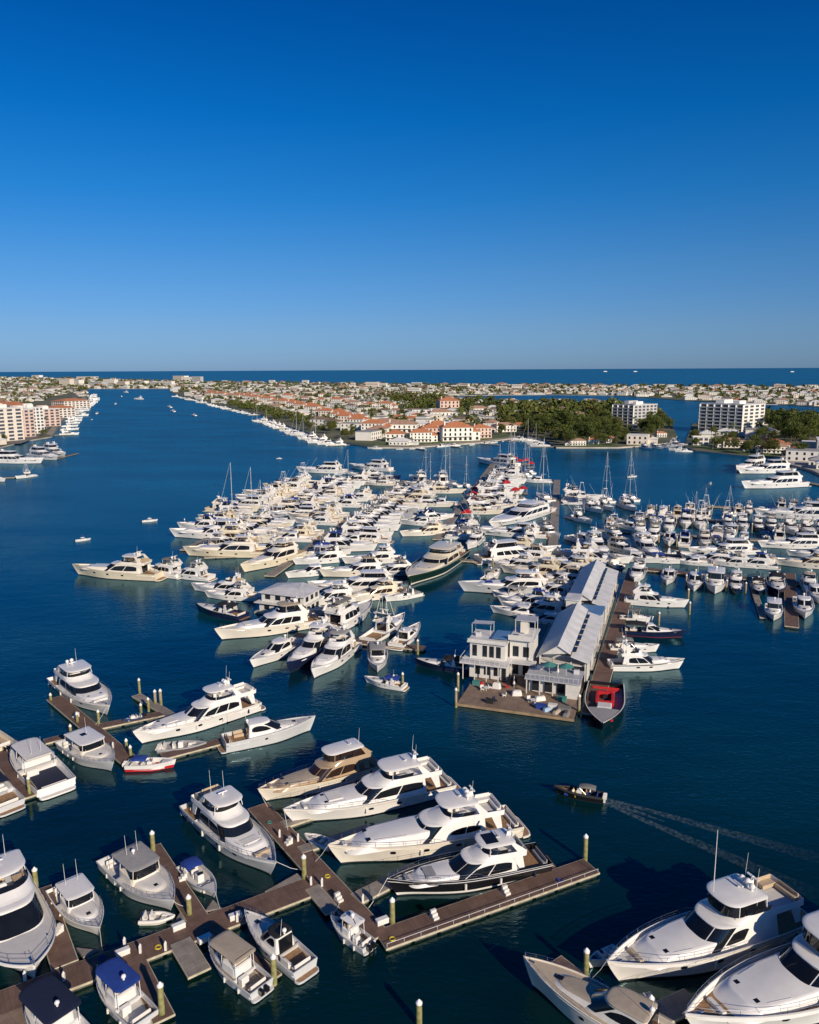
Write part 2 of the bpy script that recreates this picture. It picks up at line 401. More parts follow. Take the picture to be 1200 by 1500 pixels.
def canopy(b, x0, x1, w, z, m, legs=True, zb=.9, crown=.18, name='canopy', nose=.25, legm=STEEL, base=None):
    mb = MB(); rows = []
    n = 6
    for i in range(n + 1):
        f = i / n; x = x0 + (x1 - x0) * f; zz = z + crown * math.sin(math.pi * f) ** .7
        rows.append([(x, w / 2 * math.sin(a), zz - (1 - math.cos(a)) * .28 * w / 2 * 1.0) for a in [math.pi * (k / 8 - .5) for k in range(9)]])
    mb.grid(rows, m); mb.grid([[(x, y, zz - .03) for x, y, zz in r] for r in rows], m)
    mb.grid([rows[0], [(x, y, zz - .03) for x, y, zz in rows[0]]], m); mb.grid([rows[-1], [(x, y, zz - .03) for x, y, zz in rows[-1]]], m)
    c = b.part(name, mb, 50)
    if legs:
        for sg in (1, -1):
            lm = MB()
            for xx, xt in ((x0 + (x1 - x0) * .45, x0 + .1), (x0 + (x1 - x0) * .5, x1 - .1)): lm.tube([(xx, sg * w * .48, base if base is not None else zb), (xt, sg * w * .48, z - .1)], .025, legm, 4)
            b.part('canopy_frame', lm)

def yacht(name, L, B, fs=1.5, fb=2.5, hull=WHITE, house=WHITE, boot=BOOT, glass=GLASS, n=2.3, deck=NONSKID, sole_m=TEAK,
          hx=(.2, .68), hh=2.0, rf=.11, hw=.80, trunk=(.84, .5), trunk_m=None, fly=(.13, .55), fly_h=.75, fly_floor=NONSKID, hard=(.24, .46), hard_m=None, hard_h=2.0,
          legs='plate', arch=True, domes=1, ant=2, aft=True, ports=3, rails=True, sidewin=(.20, .655, .30, .86, .3), wshield=(.68, .22, .97), seats=True, plat=True,
          stripe=None, stripe_m=None, bul=.3, screen=True, sunpad=VINYL, seatm=VINYL, sc=.2, wl=.82, panes=3, brow=.12, enclosed=False, portside=(1, -1), extra_band=None, low=None, rake=.07, s0=.42, tender=None, hardtop_glass=False, sidepanes=2, cap=None, fly_taper=0):
    fs *= .86; fb *= .88
    if fly:
        fx = min(fly[1], hx[1] - rf - .035); d_ = fly[1] - fx; fly = (fly[0], fx); hard = (max(hard[0] - d_ * .6, fly[0] + .02), min(hard[1] - d_, fx)) if hard else None
    b = Boat(name, L, B, fs, fb, n=n, wl=wl, rake=rake, s0=s0)
    b.hull(hull, boot, stripe, stripe_m, bul=bul, sc=sc, sole=max(fs - .7, .5), deck=deck, sole_m=sole_m, low=low, cap=cap)
    if plat: b.platform(.055 * L, hull)
    hh *= .9; fly_h *= .85; hard_h *= .93
    dzm = b.dz(.45); zt = dzm + hh
    W = B * hw
    # coachroof forward of the house
    if trunk:
        tx1 = trunk[0] * L; t = Loft(hx[1] * L - .12 * L, tx1, W * .92, b.dz(.72) - .1, b.dz(.75) + trunk[1], rf=(tx1 - hx[1] * L) * .35, wt=.93, nose=W * .30, e=.55, taper=.22, z1b=b.dz(.75) + trunk[1] * 1.12)
        mb = MB(); t.body(mb, house, trunk_m or house, .05, nv=3); b.part('coachroof', mb, 40)
        if sunpad:
            mb = MB(); zz = b.dz(.75) + trunk[1] * 1.2
            mb.box(hx[1] * L + .01 * L, hx[1] * L + (tx1 - hx[1] * L) * .42, -W * .24, W * .24, zz - .25, zz + .12, sunpad, .06); b.part('sun_pad', mb)
        zc = b.dz(.75) + trunk[1]
        for yy in (-W * .2, W * .2): mb = MB(); mb.box(tx1 - .125 * L, tx1 - .125 * L + .55, yy - .27, yy + .27, zc - .15, zc + .12, GLASS, .03); b.part('hatch', mb)
        if rails:
            mb = MB(); xa = tx1 - .01 * L; yb = b.half(min(tx1 / L + .01, .97)) * .62; zd = b.dz(min(tx1 / L, .95))
            mb.box(xa, xa + .5, -yb, yb, zd, zd + .42, seatm, .05); b.part('foredeck_seat', mb)
            for sg in (1, -1): mb = MB(); mb.tube([(hx[1] * L, sg * W * .36, zc + .16), (tx1 - .14 * L, sg * W * .30, zc + .14)], .03, STEEL, 4); b.part('grab_rail', mb)
    h = Loft(hx[0] * L, hx[1] * L, W, dzm - .25, zt, rf=rf * L, rb=.15, wt=.86, nose=W * .5, e=.6)
    mb = MB(); h.body(mb, house, house, .05, brow=brow); b.part('cabin', mb, 40)
    q0, q1, v0, v1, tp = sidewin
    h.window(b, q0, q1, v0, v1, glass, tap=tp, panes=sidepanes)
    h.window(b, wshield[0], 2 - wshield[0], wshield[1], wshield[2], glass, 'windshield', both=False, panes=panes, nq=12, off=.025)
    # aft door
    mb = MB(); mb.box(hx[0] * L - .02, hx[0] * L + .06, -W * .3, W * .3, dzm - .2, zt - .25, glass); b.part('aft_door', mb, 0)
    zf = zt + .1
    if fly:
        f = Loft(fly[0] * L, fly[1] * L, W * .93, zf - .12, zf + fly_h, rf=.07 * L, rb=-.1, wt=.96, nose=W * .45, e=.65, z1b=zf + fly_h * .75)
        mb = MB(); tub(f, mb, house, fly_floor, fz=.14)
        b.part('flybridge', mb, 35)
        if screen: f2 = Loft(fly[0] * L, fly[1] * L - .07 * L, W * .93 * .96, zf + fly_h, zf + fly_h + .45, rf=-.0 + .02 * L, wt=.95, nose=W * .45, e=.65); f2.window(b, .52, 1.48, .02, 1, GLASS, 'wind_screen', both=False, off=-.03, nq=18)
        # aft overhang supports
        if aft:
            for sg in (1, -1):
                mb = MB(); mb.plate([(fly[0] * L + .3, b.sheer(.1)), (fly[0] * L + 1.0, b.sheer(.1)), (fly[0] * L + 1.9, zf - .1), (fly[0] * L + .6, zf - .1)], sg * W * .44 - .05, sg * W * .44 + .05, house)
                b.part('overhang_support', mb, 0)
        zz = zf + .15
        hcx = (fly[0] + (fly[1] - fly[0]) * .62) * L
        mb = MB(); mb.box(hcx + .5, hcx + 1.1, -W * .3, W * .05, zz, zz + .95, house, .12); mb.box(hcx + .62, hcx + .68, -W * .27, W * .0, zz + .9, zz + 1.1, GLASS); b.part('helm_console', mb)
        if seats:
            seat(b, hcx - .5, hcx, -W * .28, W * .05, zz, seatm, .5, 'x0', 'helm_seat')
            seat(b, hcx - .9, hcx + .5, W * .18, W * .36, zz, seatm, .4, 'y1')
            seat(b, fly[0] * L + .5, fly[0] * L + 2.6, -W * .36, -W * .16, zz, seatm, .4, 'y0'); seat(b, fly[0] * L + .35, fly[0] * L + .95, -W * .15, W * .36, zz, seatm, .4, 'x0')
        if hard:
            zh = zf + hard_h; hm = hard_m or house
            mb = MB(); slab(mb, hard[0] * L, hard[1] * L, W * .86, zh, .16, hm, nose=W * .32, crown=.07, e=.7, cr=.5); ht = b.part('hardtop', mb, 35)
            if hardtop_glass:
                mb = MB(); mb.box(hard[0] * L + (hard[1] - hard[0]) * L * .45, hard[1] * L - W * .2, -W * .26, W * .26, zh + .16, zh + .255, GLASS, .02); b.part('roof_glass', mb, 0, ht)
            for sg in (1, -1):
                mb = MB()
                if legs == 'plate':
                    a = hard[0] * L
                    mb.plate([(a - 1.3, zf + fly_h - .15), (a - .1, zf + fly_h - .15), (a + .75, zh + .05), (a + .15, zh + .05)], sg * W * .41 - .06, sg * W * .41 + .06, house)
                else: mb.tube([(hard[0] * L + .3, sg * W * .42, zf + fly_h - .1), (hard[0] * L + .3, sg * W * .4, zh + .05)], .06, house, 6)
                b.part('hardtop_support', mb, 30); mb = MB()
                mb.tube([(hard[1] * L - .2 - W * .2, sg * W * .42, zf + fly_h - .1), (hard[1] * L - W * .28, sg * W * .38, zh + .05)], .045, house, 5)
                b.part('hardtop_post', mb, 30)
            if enclosed:
                e_ = Loft(hard[0] * L + .2, hard[1] * L - .15, W * .82, zf + fly_h - .05, zh + .03, rf=.3, wt=.97, nose=W * .32, e=.7, cr=.4)
                e_.window(b, .1, .6, .05, .97, glass, 'enclosure_panel', off=0, panes=2); e_.window(b, .62, 1.38, .05, .97, glass, 'enclosure_screen', both=False, off=0, panes=3, nq=8)
            xa = hard[0] * L + .9; za = zh + .24
            for i in range(domes): dome(b, xa + .2 * (i == 2), (0, -.75, .75)[i] * (W / 5) if domes != 1 else .6, za, .34 + .05 * (i == 0))
            radarbar(b, xa + 1.0, -.3 if domes else 0, za)
            if arch:
                mb = MB(); mb.plate([(xa - .9, za - .15), (xa - .2, za - .15), (xa - .55, za + 1.0), (xa - .8, za + 1.0)], -.06, .06, house); mb.box(xa - .85, xa - .6, -.8, .8, za + .85, za + .95, house); b.part('mast', mb)
            for i in range(ant): antenna(b, xa - .3 - .3 * i, (.9, -.9, .5)[i % 3] * W / 5, za - .05, (2.6, 3.2, 2.0)[i % 3], .022, .08)
        elif arch:
            mb = MB(); a = fly[0] * L + .12 * L
            for sg in (1, -1): mb.plate([(a - .9, zf + fly_h - .2), (a + .5, zf + fly_h - .2), (a - .3, zf + fly_h + 1.5), (a - .9, zf + fly_h + 1.5)], sg * W * .4 - .07, sg * W * .4 + .07, house, )
            mb.box(a - .95, a - .3, -W * .41, W * .41, zf + fly_h + 1.4, zf + fly_h + 1.6, house, .04); b.part('radar_arch', mb, 30)
            if domes: dome(b, a - .6, .5, zf + fly_h + 1.6, .32)
            radarbar(b, a - .6, -.5, zf + fly_h + 1.6)
            for i in range(ant): antenna(b, a - .5, (.9, -.9)[i % 2] * W / 5, zf + fly_h + 1.55, 2.5, .022, .1)
    # cockpit
    if sc > .08: seat(b, .35, .95, -B * .3, B * .3, b.dz(0), seatm, .42, 'x0', 'cockpit_seat')
    if rails:
        b.rail(.42, .995, .62); mb = MB()
        for sg in (1, -1): mb.tube([(x, y + sg * .02, z) for x, y, z in [b.side(k / 16, .86, sg) for k in range(17)]], .045, RUBR if hull in (WHITE, IVORY) else ALU, 4)
        b.part('rub_rail', mb, 60)
        for sg in (1, -1):
            for s_ in (.12, .34, .56):
                x, y, z = b.side(s_, .55, sg); mb = MB(); mb.tube([(x, y + sg * .16, z + .35), (x, y + sg * .16, z + .3), (x, y + sg * .16, z - .35), (x, y + sg * .16, z - .4)], .15, NAVYC if s_ < .3 else VINYL, 7); b.part('fender', mb, 40)
        mb = MB(); mb.box(.86 * L, .90 * L, -.3, .3, b.dz(.88) - .02, b.dz(.88) + .1, GREYD, .03); b.part('chain_locker', mb)
        for sg in (1, -1): mb = MB(); mb.box(.80 * L, .80 * L + .35, sg * b.half(.8) * .7 - .08, sg * b.half(.8) * .7 + .08, b.dz(.8), b.dz(.8) + .14, STEEL, .02); b.part('cleat', mb)
    for i in range(ports): b.port(.36 + .17 * i, .60, .8, .2, sides=portside)
    if tender:
        mb = MB(); mb.sphere((0, 0, 0), 1, tender, .5, 10, 6)
    # anchor gear on the bow
    mb = MB(); mb.box(.925 * L, .955 * L, -.14, .14, b.dz(.93), b.dz(.93) + .25, STEEL, .04); mb.tube([(.95 * L, 0, b.dz(.95) + .2), (L * 1.005, 0, b.sheer(1) + .02)], .05, STEEL, 5); b.part('windlass', mb)
    return b.root

def express(name, L, B, fs=1.2, fb=1.9, hull=WHITE, house=WHITE, boot=BOOT, glass=GLASS, n=2.2, deck=NONSKID, top=None, hx=(.3, .72), hh=1.45, rf=.2, cover=None, hard=True, sc=.30, arch=True,
            rails=True, ports=3, stripe=None, stripe_m=None, seatm=VINYL, plat=True, sole_m=TEAK, wl=.84, low=None, ob=0, bimini=None, ant=1, dom=1, hw=.74, roofglass=False, canopy_x=None, sidewin=(.2, .64, .35, .85, .5), cap=None):
    """sleek cruiser: long foredeck, raked screen, hardtop or canvas over the cockpit"""
    b = Boat(name, L, B, fs, fb, n=n, wl=wl)
    b.hull(hull, boot, stripe, stripe_m, bul=.14, sc=sc, sole=max(fs - .65, .35), deck=deck, sole_m=sole_m, low=low, cap=cap)
    if plat: b.platform(.06 * L, hull)
    W = B * hw; dzm = b.dz(.5)
    t = Loft(hx[1] * L - .25 * L, .88 * L, W * .9, b.dz(.6) - .05, b.dz(.7) + .22, rf=.12 * L, wt=.85, nose=W * .5, e=.8, taper=.3, z1b=b.dz(.7) + .5)
    mb = MB(); t.body(mb, house, None if False else deck, .05); b.part('coachroof', mb, 40)
    mb = MB(); mb.box(.735 * L, .775 * L, -.25, .25, b.dz(.72) + .2, b.dz(.72) + .36, GLASS, .03); b.part('hatch', mb)
    zt = dzm + hh
    if hard:
        h = Loft(hx[0] * L, hx[1] * L, W, dzm - .15, zt, rf=rf * L, rb=.2, wt=.82, nose=W * .5, e=.65)
        mb = MB(); h.body(mb, house, top or house, .05, brow=.07); b.part('cabin', mb, 40)
        h.window(b, *sidewin[:4], glass, tap=sidewin[4], panes=1); h.window(b, .68, 1.32, .25, .93, glass, 'windshield', both=False, panes=2, nq=12)
        mb = MB(); mb.box(hx[0] * L - .02, hx[0] * L + .1, -W * .34, W * .34, dzm - .25, zt - .2, glass); b.part('aft_door', mb, 0)
        if roofglass: mb = MB(); mb.box(hx[0] * L + .4, hx[1] * L - rf * L - W * .35, -W * .22, W * .22, zt + .05, zt + .175, GLASS, .02); b.part('roof_glass', mb)
        xa = hx[0] * L + .3; za = zt + .12
    else:
        h = Loft(hx[1] * L - .2 * L, hx[1] * L, W, dzm - .15, dzm + .85, rf=.12 * L, wt=.85, nose=W * .5, e=.65); 
        h.window(b, .1, .66, .2, 1, glass, 'side_window', panes=1, off=0); h.window(b, .67, 1.33, .2, 1, glass, 'windshield', both=False, panes=2, nq=12, off=0)
        mb = MB(); mb.box(hx[1] * L - .3 * L, hx[1] * L - .2 * L, -W * .42, W * .42, b.dz(0), dzm + .35, house, .1); b.part('helm_console', mb)
        xa = hx[0] * L - .2; za = dzm + 1.75
        if arch:
            mb = MB()
            for sg in (1, -1): mb.plate([(xa - .8, b.sheer(.3) - .05), (xa + .3, b.sheer(.3) - .05), (xa, za), (xa - .4, za)], sg * W * .52 - .05, sg * W * .52 + .05, house)
            mb.box(xa - .45, xa + .05, -W * .54, W * .54, za - .12, za + .03, house, .04); b.part('radar_arch', mb, 30)
            za += .03
    if dom: dome(b, xa - .1, 0, za - .05, .26)
    for i in range(ant): antenna(b, xa - .1, .5 - i, za - .05, 2.2, .02, .15)
    if bimini: cx = canopy_x or (.12, .46); canopy(b, cx[0] * L, cx[1] * L, B * .78, zt + .35 if not hard else zt + .25, bimini, base=b.sheer(.3) - .05)
    if cover:
        mb = MB(); cb = Loft(.04 * L, hx[0] * L + .3, B * .86, b.sheer(.1) - .1, b.sheer(.2) + .5, rf=0, rb=.5, wt=.7, nose=.2, e=.3); cb.body(mb, cover, cover, .15); b.part('cockpit_cover', mb, 40)
    seat(b, .04 * L, .04 * L + .6, -B * .3, B * .3, b.dz(0), seatm, .45, 'x0', 'cockpit_seat'); seat(b, .12 * L, .24 * L, B * .18, B * .36, b.dz(0), seatm, .45, 'y1', 'cockpit_seat')
    if rails:
        b.rail(.5, .995, .5, .02); mb = MB()
        for sg in (1, -1): mb.tube([(x, y + sg * .015, z) for x, y, z in [b.side(k / 14, .88, sg) for k in range(15)]], .035, ALU, 4)
        b.part('rub_rail', mb, 60)
    for i in range(ports): b.port(.42 + .14 * i, .62, .55, .17)
    for i in range(ob): outboard(b, -.05, (i - (ob - 1) / 2) * .65, .5)
    mb = MB(); mb.box(.925 * L, .955 * L, -.1, .1, b.dz(.93), b.dz(.93) + .16, STEEL, .03); b.part('windlass', mb)
    return b.root

def pilothouse(name, L, B, fs=1.0, fb=1.7, hull=WHITE, house=WHITE, roof=None, hx=(.36, .62), hh=1.95, ob=0, deck=NONSKID, sole_m=NONSKID, aft_over=.16, ports=1, rails=True, n=2.4, boot=BOOT, stripe=None, stripe_m=None, glass=GLASS, domes=1, ant=1, trunk=True, rf=.35, cockpit_roof=False, roofw=.78, roof_nose=None, solar=False, seatm=VINYL, inside=VINYLT, open_front=False, roofx1=None, canv=False, plat=True, low=None):
    """day boat: house under a flat roof that reaches aft over the cockpit"""
    b = Boat(name, L, B, fs, fb, n=n, wl=.86)
    b.hull(hull, boot, stripe, stripe_m, bul=.16, sc=hx[0], sole=.4, deck=deck, sole_m=sole_m, low=low)
    if plat: b.platform(.05 * L, hull, NONSKID)
    W = B * .72; dzm = b.dz(.5)
    if trunk:
        t = Loft(hx[1] * L - .1 * L, .87 * L, W * .92, b.dz(.6) - .05, b.dz(.7) + .28, rf=.1 * L, wt=.85, nose=W * .5, e=.8, taper=.3, z1b=b.dz(.7) + .45)
        mb = MB(); t.body(mb, house, deck, .05); b.part('coachroof', mb, 40)
        mb = MB(); mb.box(.70 * L, .70 * L + .5, -.25, .25, b.dz(.7) + .2, b.dz(.7) + .42, GLASS, .03); b.part('hatch', mb)
    zt = dzm + hh
    h = Loft(hx[0] * L, hx[1] * L, W, dzm - .15, zt, rf=rf, rb=.05, wt=.93, nose=W * .25, e=.5)
    hb = Loft(hx[0] * L, hx[1] * L, W, dzm - .15, dzm + hh * .42, rf=rf * .42, rb=.02, wt=.97, nose=W * .25, e=.5)
    mb = MB(); h.body(mb, house, None, nv=3) if not open_front else hb.body(mb, house, house); b.part('cabin', mb, 40)
    if not open_front:
        h.window(b, .18, .63, .48, .92, glass, panes=2); h.window(b, .68, 1.32, .46, .92, glass, 'windshield', both=False, panes=3, nq=9)
    else:
        for sg in (1, -1):
            mb = MB()
            for xx in (hx[0] * L + .15, hx[1] * L - rf - .1): mb.tube([(xx, sg * W * .46, dzm + .6), (xx, sg * W * .43, zt)], .045, house, 5)
            b.part('roof_post', mb)
        h.window(b, .68, 1.32, .46, .98, glass, 'windshield', both=False, panes=3, nq=9, off=0)
        seat(b, hx[0] * L + .5, hx[0] * L + 1.1, -W * .35, W * .35, dzm + hh * .42, inside, .4, 'x0', 'helm_seat')
    mb = MB(); r = roof or house
    slab(mb, (hx[0] - aft_over) * L, (roofx1 or hx[1]) * L - rf * .6 + .25, B * roofw, zt - .01, .11, r, nose=roof_nose or W * .22, crown=.05, e=.6, cr=.35 if not canv else .6); rr = b.part('roof', mb, 35)
    if solar: mb = MB(); mb.box(hx[0] * L - .2, hx[0] * L + .8, -.45, .45, zt + .12, zt + .19, GLASS); b.part('solar_panel', mb, 0, rr)
    mb = MB()
    for sg in (1, -1): mb.tube([((hx[0] - aft_over) * L + .3, sg * B * .36, b.sheer(.15) - .05), ((hx[0] - aft_over) * L + .4, sg * B * .35, zt)], .035, house, 5)
    b.part('roof_support', mb)
    for i in range(domes): dome(b, hx[0] * L + .3, .3 * i, zt + .08, .25)
    for i in range(ant): antenna(b, hx[0] * L, (.7, -.7)[i % 2], zt + .08, 2.6, .02, .1)
    seat(b, .06 * L, .06 * L + .5, -B * .3, B * .3, .4, seatm, .42, 'x0', 'cockpit_seat')
    mb = MB(); mb.box(hx[0] * L - .9, hx[0] * L - .3, B * .02, B * .3, .4, 1.3, house, .08); b.part('cockpit_console', mb)
    if rails:
        b.rail(.5, .995, .5, .02); mb = MB()
        for sg in (1, -1): mb.tube([(x, y + sg * .015, z) for x, y, z in [b.side(k / 14, .86, sg) for k in range(15)]], .04, GREYD, 4)
        b.part('rub_rail', mb, 60)
        for sg in (1, -1):
            for s_ in (.2, .45):
                x, y, z = b.side(s_, .5, sg); mb = MB(); mb.tube([(x, y + sg * .12, z + .25), (x, y + sg * .12, z - .25)], .11, VINYL, 7); b.part('fender', mb, 40)
    for i in range(ports): b.port(.5 + .16 * i, .62, .4, .2)
    for i in range(ob): outboard(b, -.05, (i - (ob - 1) / 2) * .65, .4)
    return b.root

def openboat(name, L, B, fs=.75, fb=1.2, cap=None, sc=.72, hull=WHITE, inner=NONSKID, ob=1, top=None, console=True, boot=BOOT, rib=None, seatm=VINYL, stripe=None, stripe_m=None, obm=BLACK, tz=2.1, tx=(.3, .58), cushions=None, low=None, n=2.1, screen=True):
    b = Boat(name, L, B, fs, fb, n=n, wl=.84)
    b.hull(hull, boot, stripe, stripe_m, bul=.1, sc=sc, sole=.32, deck=inner, sole_m=inner, rim=.16, low=low, cap=cap)
    if rib:
        mb = MB()
        for sg in (1, -1): mb.tube([(b.side(s, 1, sg)[0], b.side(s, 1, sg)[1] * .97, b.side(s, 1, sg)[2] + .02) for s in [k / 14 for k in range(15)]], .24, rib, 8, .17)
        b.part('inflatable_tube', mb, 60)
    if console:
        mb = MB(); mb.box(.42 * L, .42 * L + .8, -.4, .4, .32, 1.3, WHITE, .1); b.part('helm_console', mb)
        if screen: mb = MB(); mb.box(.42 * L + .7, .42 * L + .74, -.36, .36, 1.3, 1.65, GLASS); b.part('windshield', mb, 0)
    seat(b, .3 * L, .3 * L + .5, -.45, .45, .32, seatm, .5, 'x0', 'helm_seat'); seat(b, .1 * L, .1 * L + .5, -B * .34, B * .34, .32, seatm, .38, 'x0', 'stern_seat')
    mb = MB()
    for sg in (1, -1): mb.box(.62 * L, .78 * L, sg * B * .2 - .2, sg * B * .2 + .2, .32, .68, cushions or seatm, .05)
    b.part('bow_cushion', mb)
    if top: canopy(b, tx[0] * L, tx[1] * L, B * .74, tz, top, base=fs)
    for i in range(ob): outboard(b, -.02, (i - (ob - 1) / 2) * .6, .45, obm)
    return b.root

def sailboat(name, L=14, B=4.2, hull=WHITE, mast_h=19, sailcover=BLUEC, two=False):
    b = Boat(name, L, B, 1.1, 1.5, n=2.0, wl=.8, s0=.45, sw=.75)
    b.hull(hull, BOOT, bul=.06, sc=.28, sole=.5, deck=NONSKID, sole_m=TEAK)
    t = Loft(.3 * L, .72 * L, B * .55, 1.1, 1.75, rf=1.2, rb=.2, wt=.85, nose=1.2, e=.8, taper=.3); mb = MB(); t.body(mb, WHITE, NONSKID, .05); b.part('cabin', mb, 40)
    t.window(b, .22, .6, .4, .75, GLASS, panes=3)
    mb = MB(); mb.tube([(.58 * L, 0, 1.2), (.58 * L, 0, mast_h)], .13, ALU, 6, .09)
    for z in (mast_h * .4, mast_h * .7): mb.box(.58 * L - .04, .58 * L + .04, -1.1, 1.1, z, z + .07, ALU)
    b.part('mast', mb, 60)
    mb = MB(); mb.tube([(.57 * L, 0, 2.7), (.2 * L, 0, 2.6)], .09, ALU, 5); b.part('boom', mb)
    mb = MB(); mb.tube([(.56 * L, 0, 2.95), (.22 * L, 0, 2.8)], .2, sailcover, 7, .12); b.part('sail_cover', mb, 60)
    mb = MB()
    for a in ((L - .2, 0, 1.5), (0.1, 0, 1.1), (.56 * L, B * .45, 1.2), (.56 * L, -B * .45, 1.2)): mb.tube([a, (.58 * L, 0, mast_h - .2)], .010, STEEL, 3)
    b.part('rigging', mb)
    mb = MB(); mb.tube([(L - .25, 0, 1.7), (.6 * L, 0, mast_h - .6)], .055, VINYL, 5, .03); b.part('furled_jib', mb)
    if two: mb = MB(); mb.tube([(.18 * L, 0, 1.1), (.18 * L, 0, mast_h * .75)], .1, ALU, 6, .07); b.part('mizzen_mast', mb)
    b.rail(.02, .99, .6, .018)
    return b.root

def put(root, bow, stern, zb=1.8, zs=.6, label=None, cat='yacht', group=None, L0=None, scale=True, roll=0):
    """stands a boat between the ground points under its bow tip and its stern"""
    A = at(*bow, zb); B_ = at(*stern, zs); d = A - B_; d.z = 0
    root.location = (B_.x, B_.y, 0); root.rotation_euler = (0, 0, math.atan2(d.y, d.x))
    if L0 and scale:
        k = d.length / L0; root.scale = (k, k, k)
    if label: tag(root, label, cat, group)
    return root, d.length
# ------------------------------------------------------------------ water
def water():
    m, t, b = nodes_of('sea_water')
    t.nodes.remove(b); out = t.nodes['Material Output']
    tc = t.nodes.new('ShaderNodeTexCoord')
    def noise(sc, det, rot, sx, sy):
        mp = t.nodes.new('ShaderNodeMapping'); mp.inputs['Rotation'].default_value = (0, 0, R(rot)); mp.inputs['Scale'].default_value = (sx, sy, 1)
        t.links.new(tc.outputs['Object'], mp.inputs['Vector'])
        n = t.nodes.new('ShaderNodeTexNoise'); n.inputs['Scale'].default_value = sc; n.inputs['Detail'].default_value = det; n.inputs['Roughness'].default_value = .6
        t.links.new(mp.outputs['Vector'], n.inputs['Vector']); return n
    def rng(src, a0, a1, b0, b1):
        mr = t.nodes.new('ShaderNodeMapRange'); mr.inputs['From Min'].default_value = a0; mr.inputs['From Max'].default_value = a1; mr.inputs['To Min'].default_value = b0; mr.inputs['To Max'].default_value = b1
        t.links.new(src, mr.inputs['Value']); return mr.outputs['Result']
    a = noise(.8, 4, 25, 1, 1.8); c = noise(.14, 3, -20, 1, 1.8); patch = noise(.010, 4, 65, 1, 2.6)
    pr = rng(patch.outputs['Fac'], .36, .64, .35, 1.25)
    mul = t.nodes.new('ShaderNodeMath'); mul.operation = 'MULTIPLY'; t.links.new(a.outputs['Fac'], mul.inputs[0]); t.links.new(pr, mul.inputs[1])
    b1 = t.nodes.new('ShaderNodeBump'); b1.inputs['Distance'].default_value = .14; b1.inputs['Strength'].default_value = .6
    b2 = t.nodes.new('ShaderNodeBump'); b2.inputs['Distance'].default_value = .35; b2.inputs['Strength'].default_value = .35
    t.links.new(mul.outputs[0], b1.inputs['Height']); t.links.new(c.outputs['Fac'], b2.inputs['Height']); t.links.new(b2.outputs['Normal'], b1.inputs['Normal'])
    sx = t.nodes.new('ShaderNodeSeparateXYZ'); t.links.new(tc.outputs['Object'], sx.inputs[0])
    # shallow basin greener and calmer; farther off, reflected sky blue is painted into the colour
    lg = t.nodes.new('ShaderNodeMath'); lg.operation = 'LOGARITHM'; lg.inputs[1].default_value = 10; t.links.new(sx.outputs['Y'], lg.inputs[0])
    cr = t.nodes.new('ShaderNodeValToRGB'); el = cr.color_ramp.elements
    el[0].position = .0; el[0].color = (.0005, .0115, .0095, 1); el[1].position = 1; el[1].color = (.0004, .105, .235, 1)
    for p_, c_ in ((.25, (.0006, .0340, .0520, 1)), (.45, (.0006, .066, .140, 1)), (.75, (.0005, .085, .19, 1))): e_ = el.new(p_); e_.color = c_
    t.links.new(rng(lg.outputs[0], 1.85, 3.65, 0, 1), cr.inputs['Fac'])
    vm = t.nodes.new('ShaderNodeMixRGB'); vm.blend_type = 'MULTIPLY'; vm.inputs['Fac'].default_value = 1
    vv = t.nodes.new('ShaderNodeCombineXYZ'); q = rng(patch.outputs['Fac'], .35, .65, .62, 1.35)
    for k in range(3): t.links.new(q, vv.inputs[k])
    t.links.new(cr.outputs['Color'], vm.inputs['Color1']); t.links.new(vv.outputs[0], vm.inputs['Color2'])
    d = t.nodes.new('ShaderNodeBsdfDiffuse'); t.links.new(vm.outputs['Color'], d.inputs['Color'])
    g = t.nodes.new('ShaderNodeBsdfGlossy'); t.links.new(rng(sx.outputs['Y'], 60, 700, .035, .22), g.inputs['Roughness']); t.links.new(b1.outputs['Normal'], g.inputs['Normal'])
    g.inputs['Color'].default_value = (.62, .92, 1, 1)
    fr = t.nodes.new('ShaderNodeFresnel'); fr.inputs['IOR'].default_value = 1.6; t.links.new(b1.outputs['Normal'], fr.inputs['Normal'])
    mn = t.nodes.new('ShaderNodeMath'); mn.operation = 'MINIMUM'; mn.inputs[1].default_value = .22; t.links.new(fr.outputs[0], mn.inputs[0])
    mx = t.nodes.new('ShaderNodeMixShader'); t.links.new(mn.outputs[0], mx.inputs[0]); t.links.new(d.outputs[0], mx.inputs[1]); t.links.new(g.outputs[0], mx.inputs[2])
    t.links.new(mx.outputs[0], out.inputs['Surface'])
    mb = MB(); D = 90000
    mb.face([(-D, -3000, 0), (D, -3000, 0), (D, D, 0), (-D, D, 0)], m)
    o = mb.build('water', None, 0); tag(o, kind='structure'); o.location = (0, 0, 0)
water()

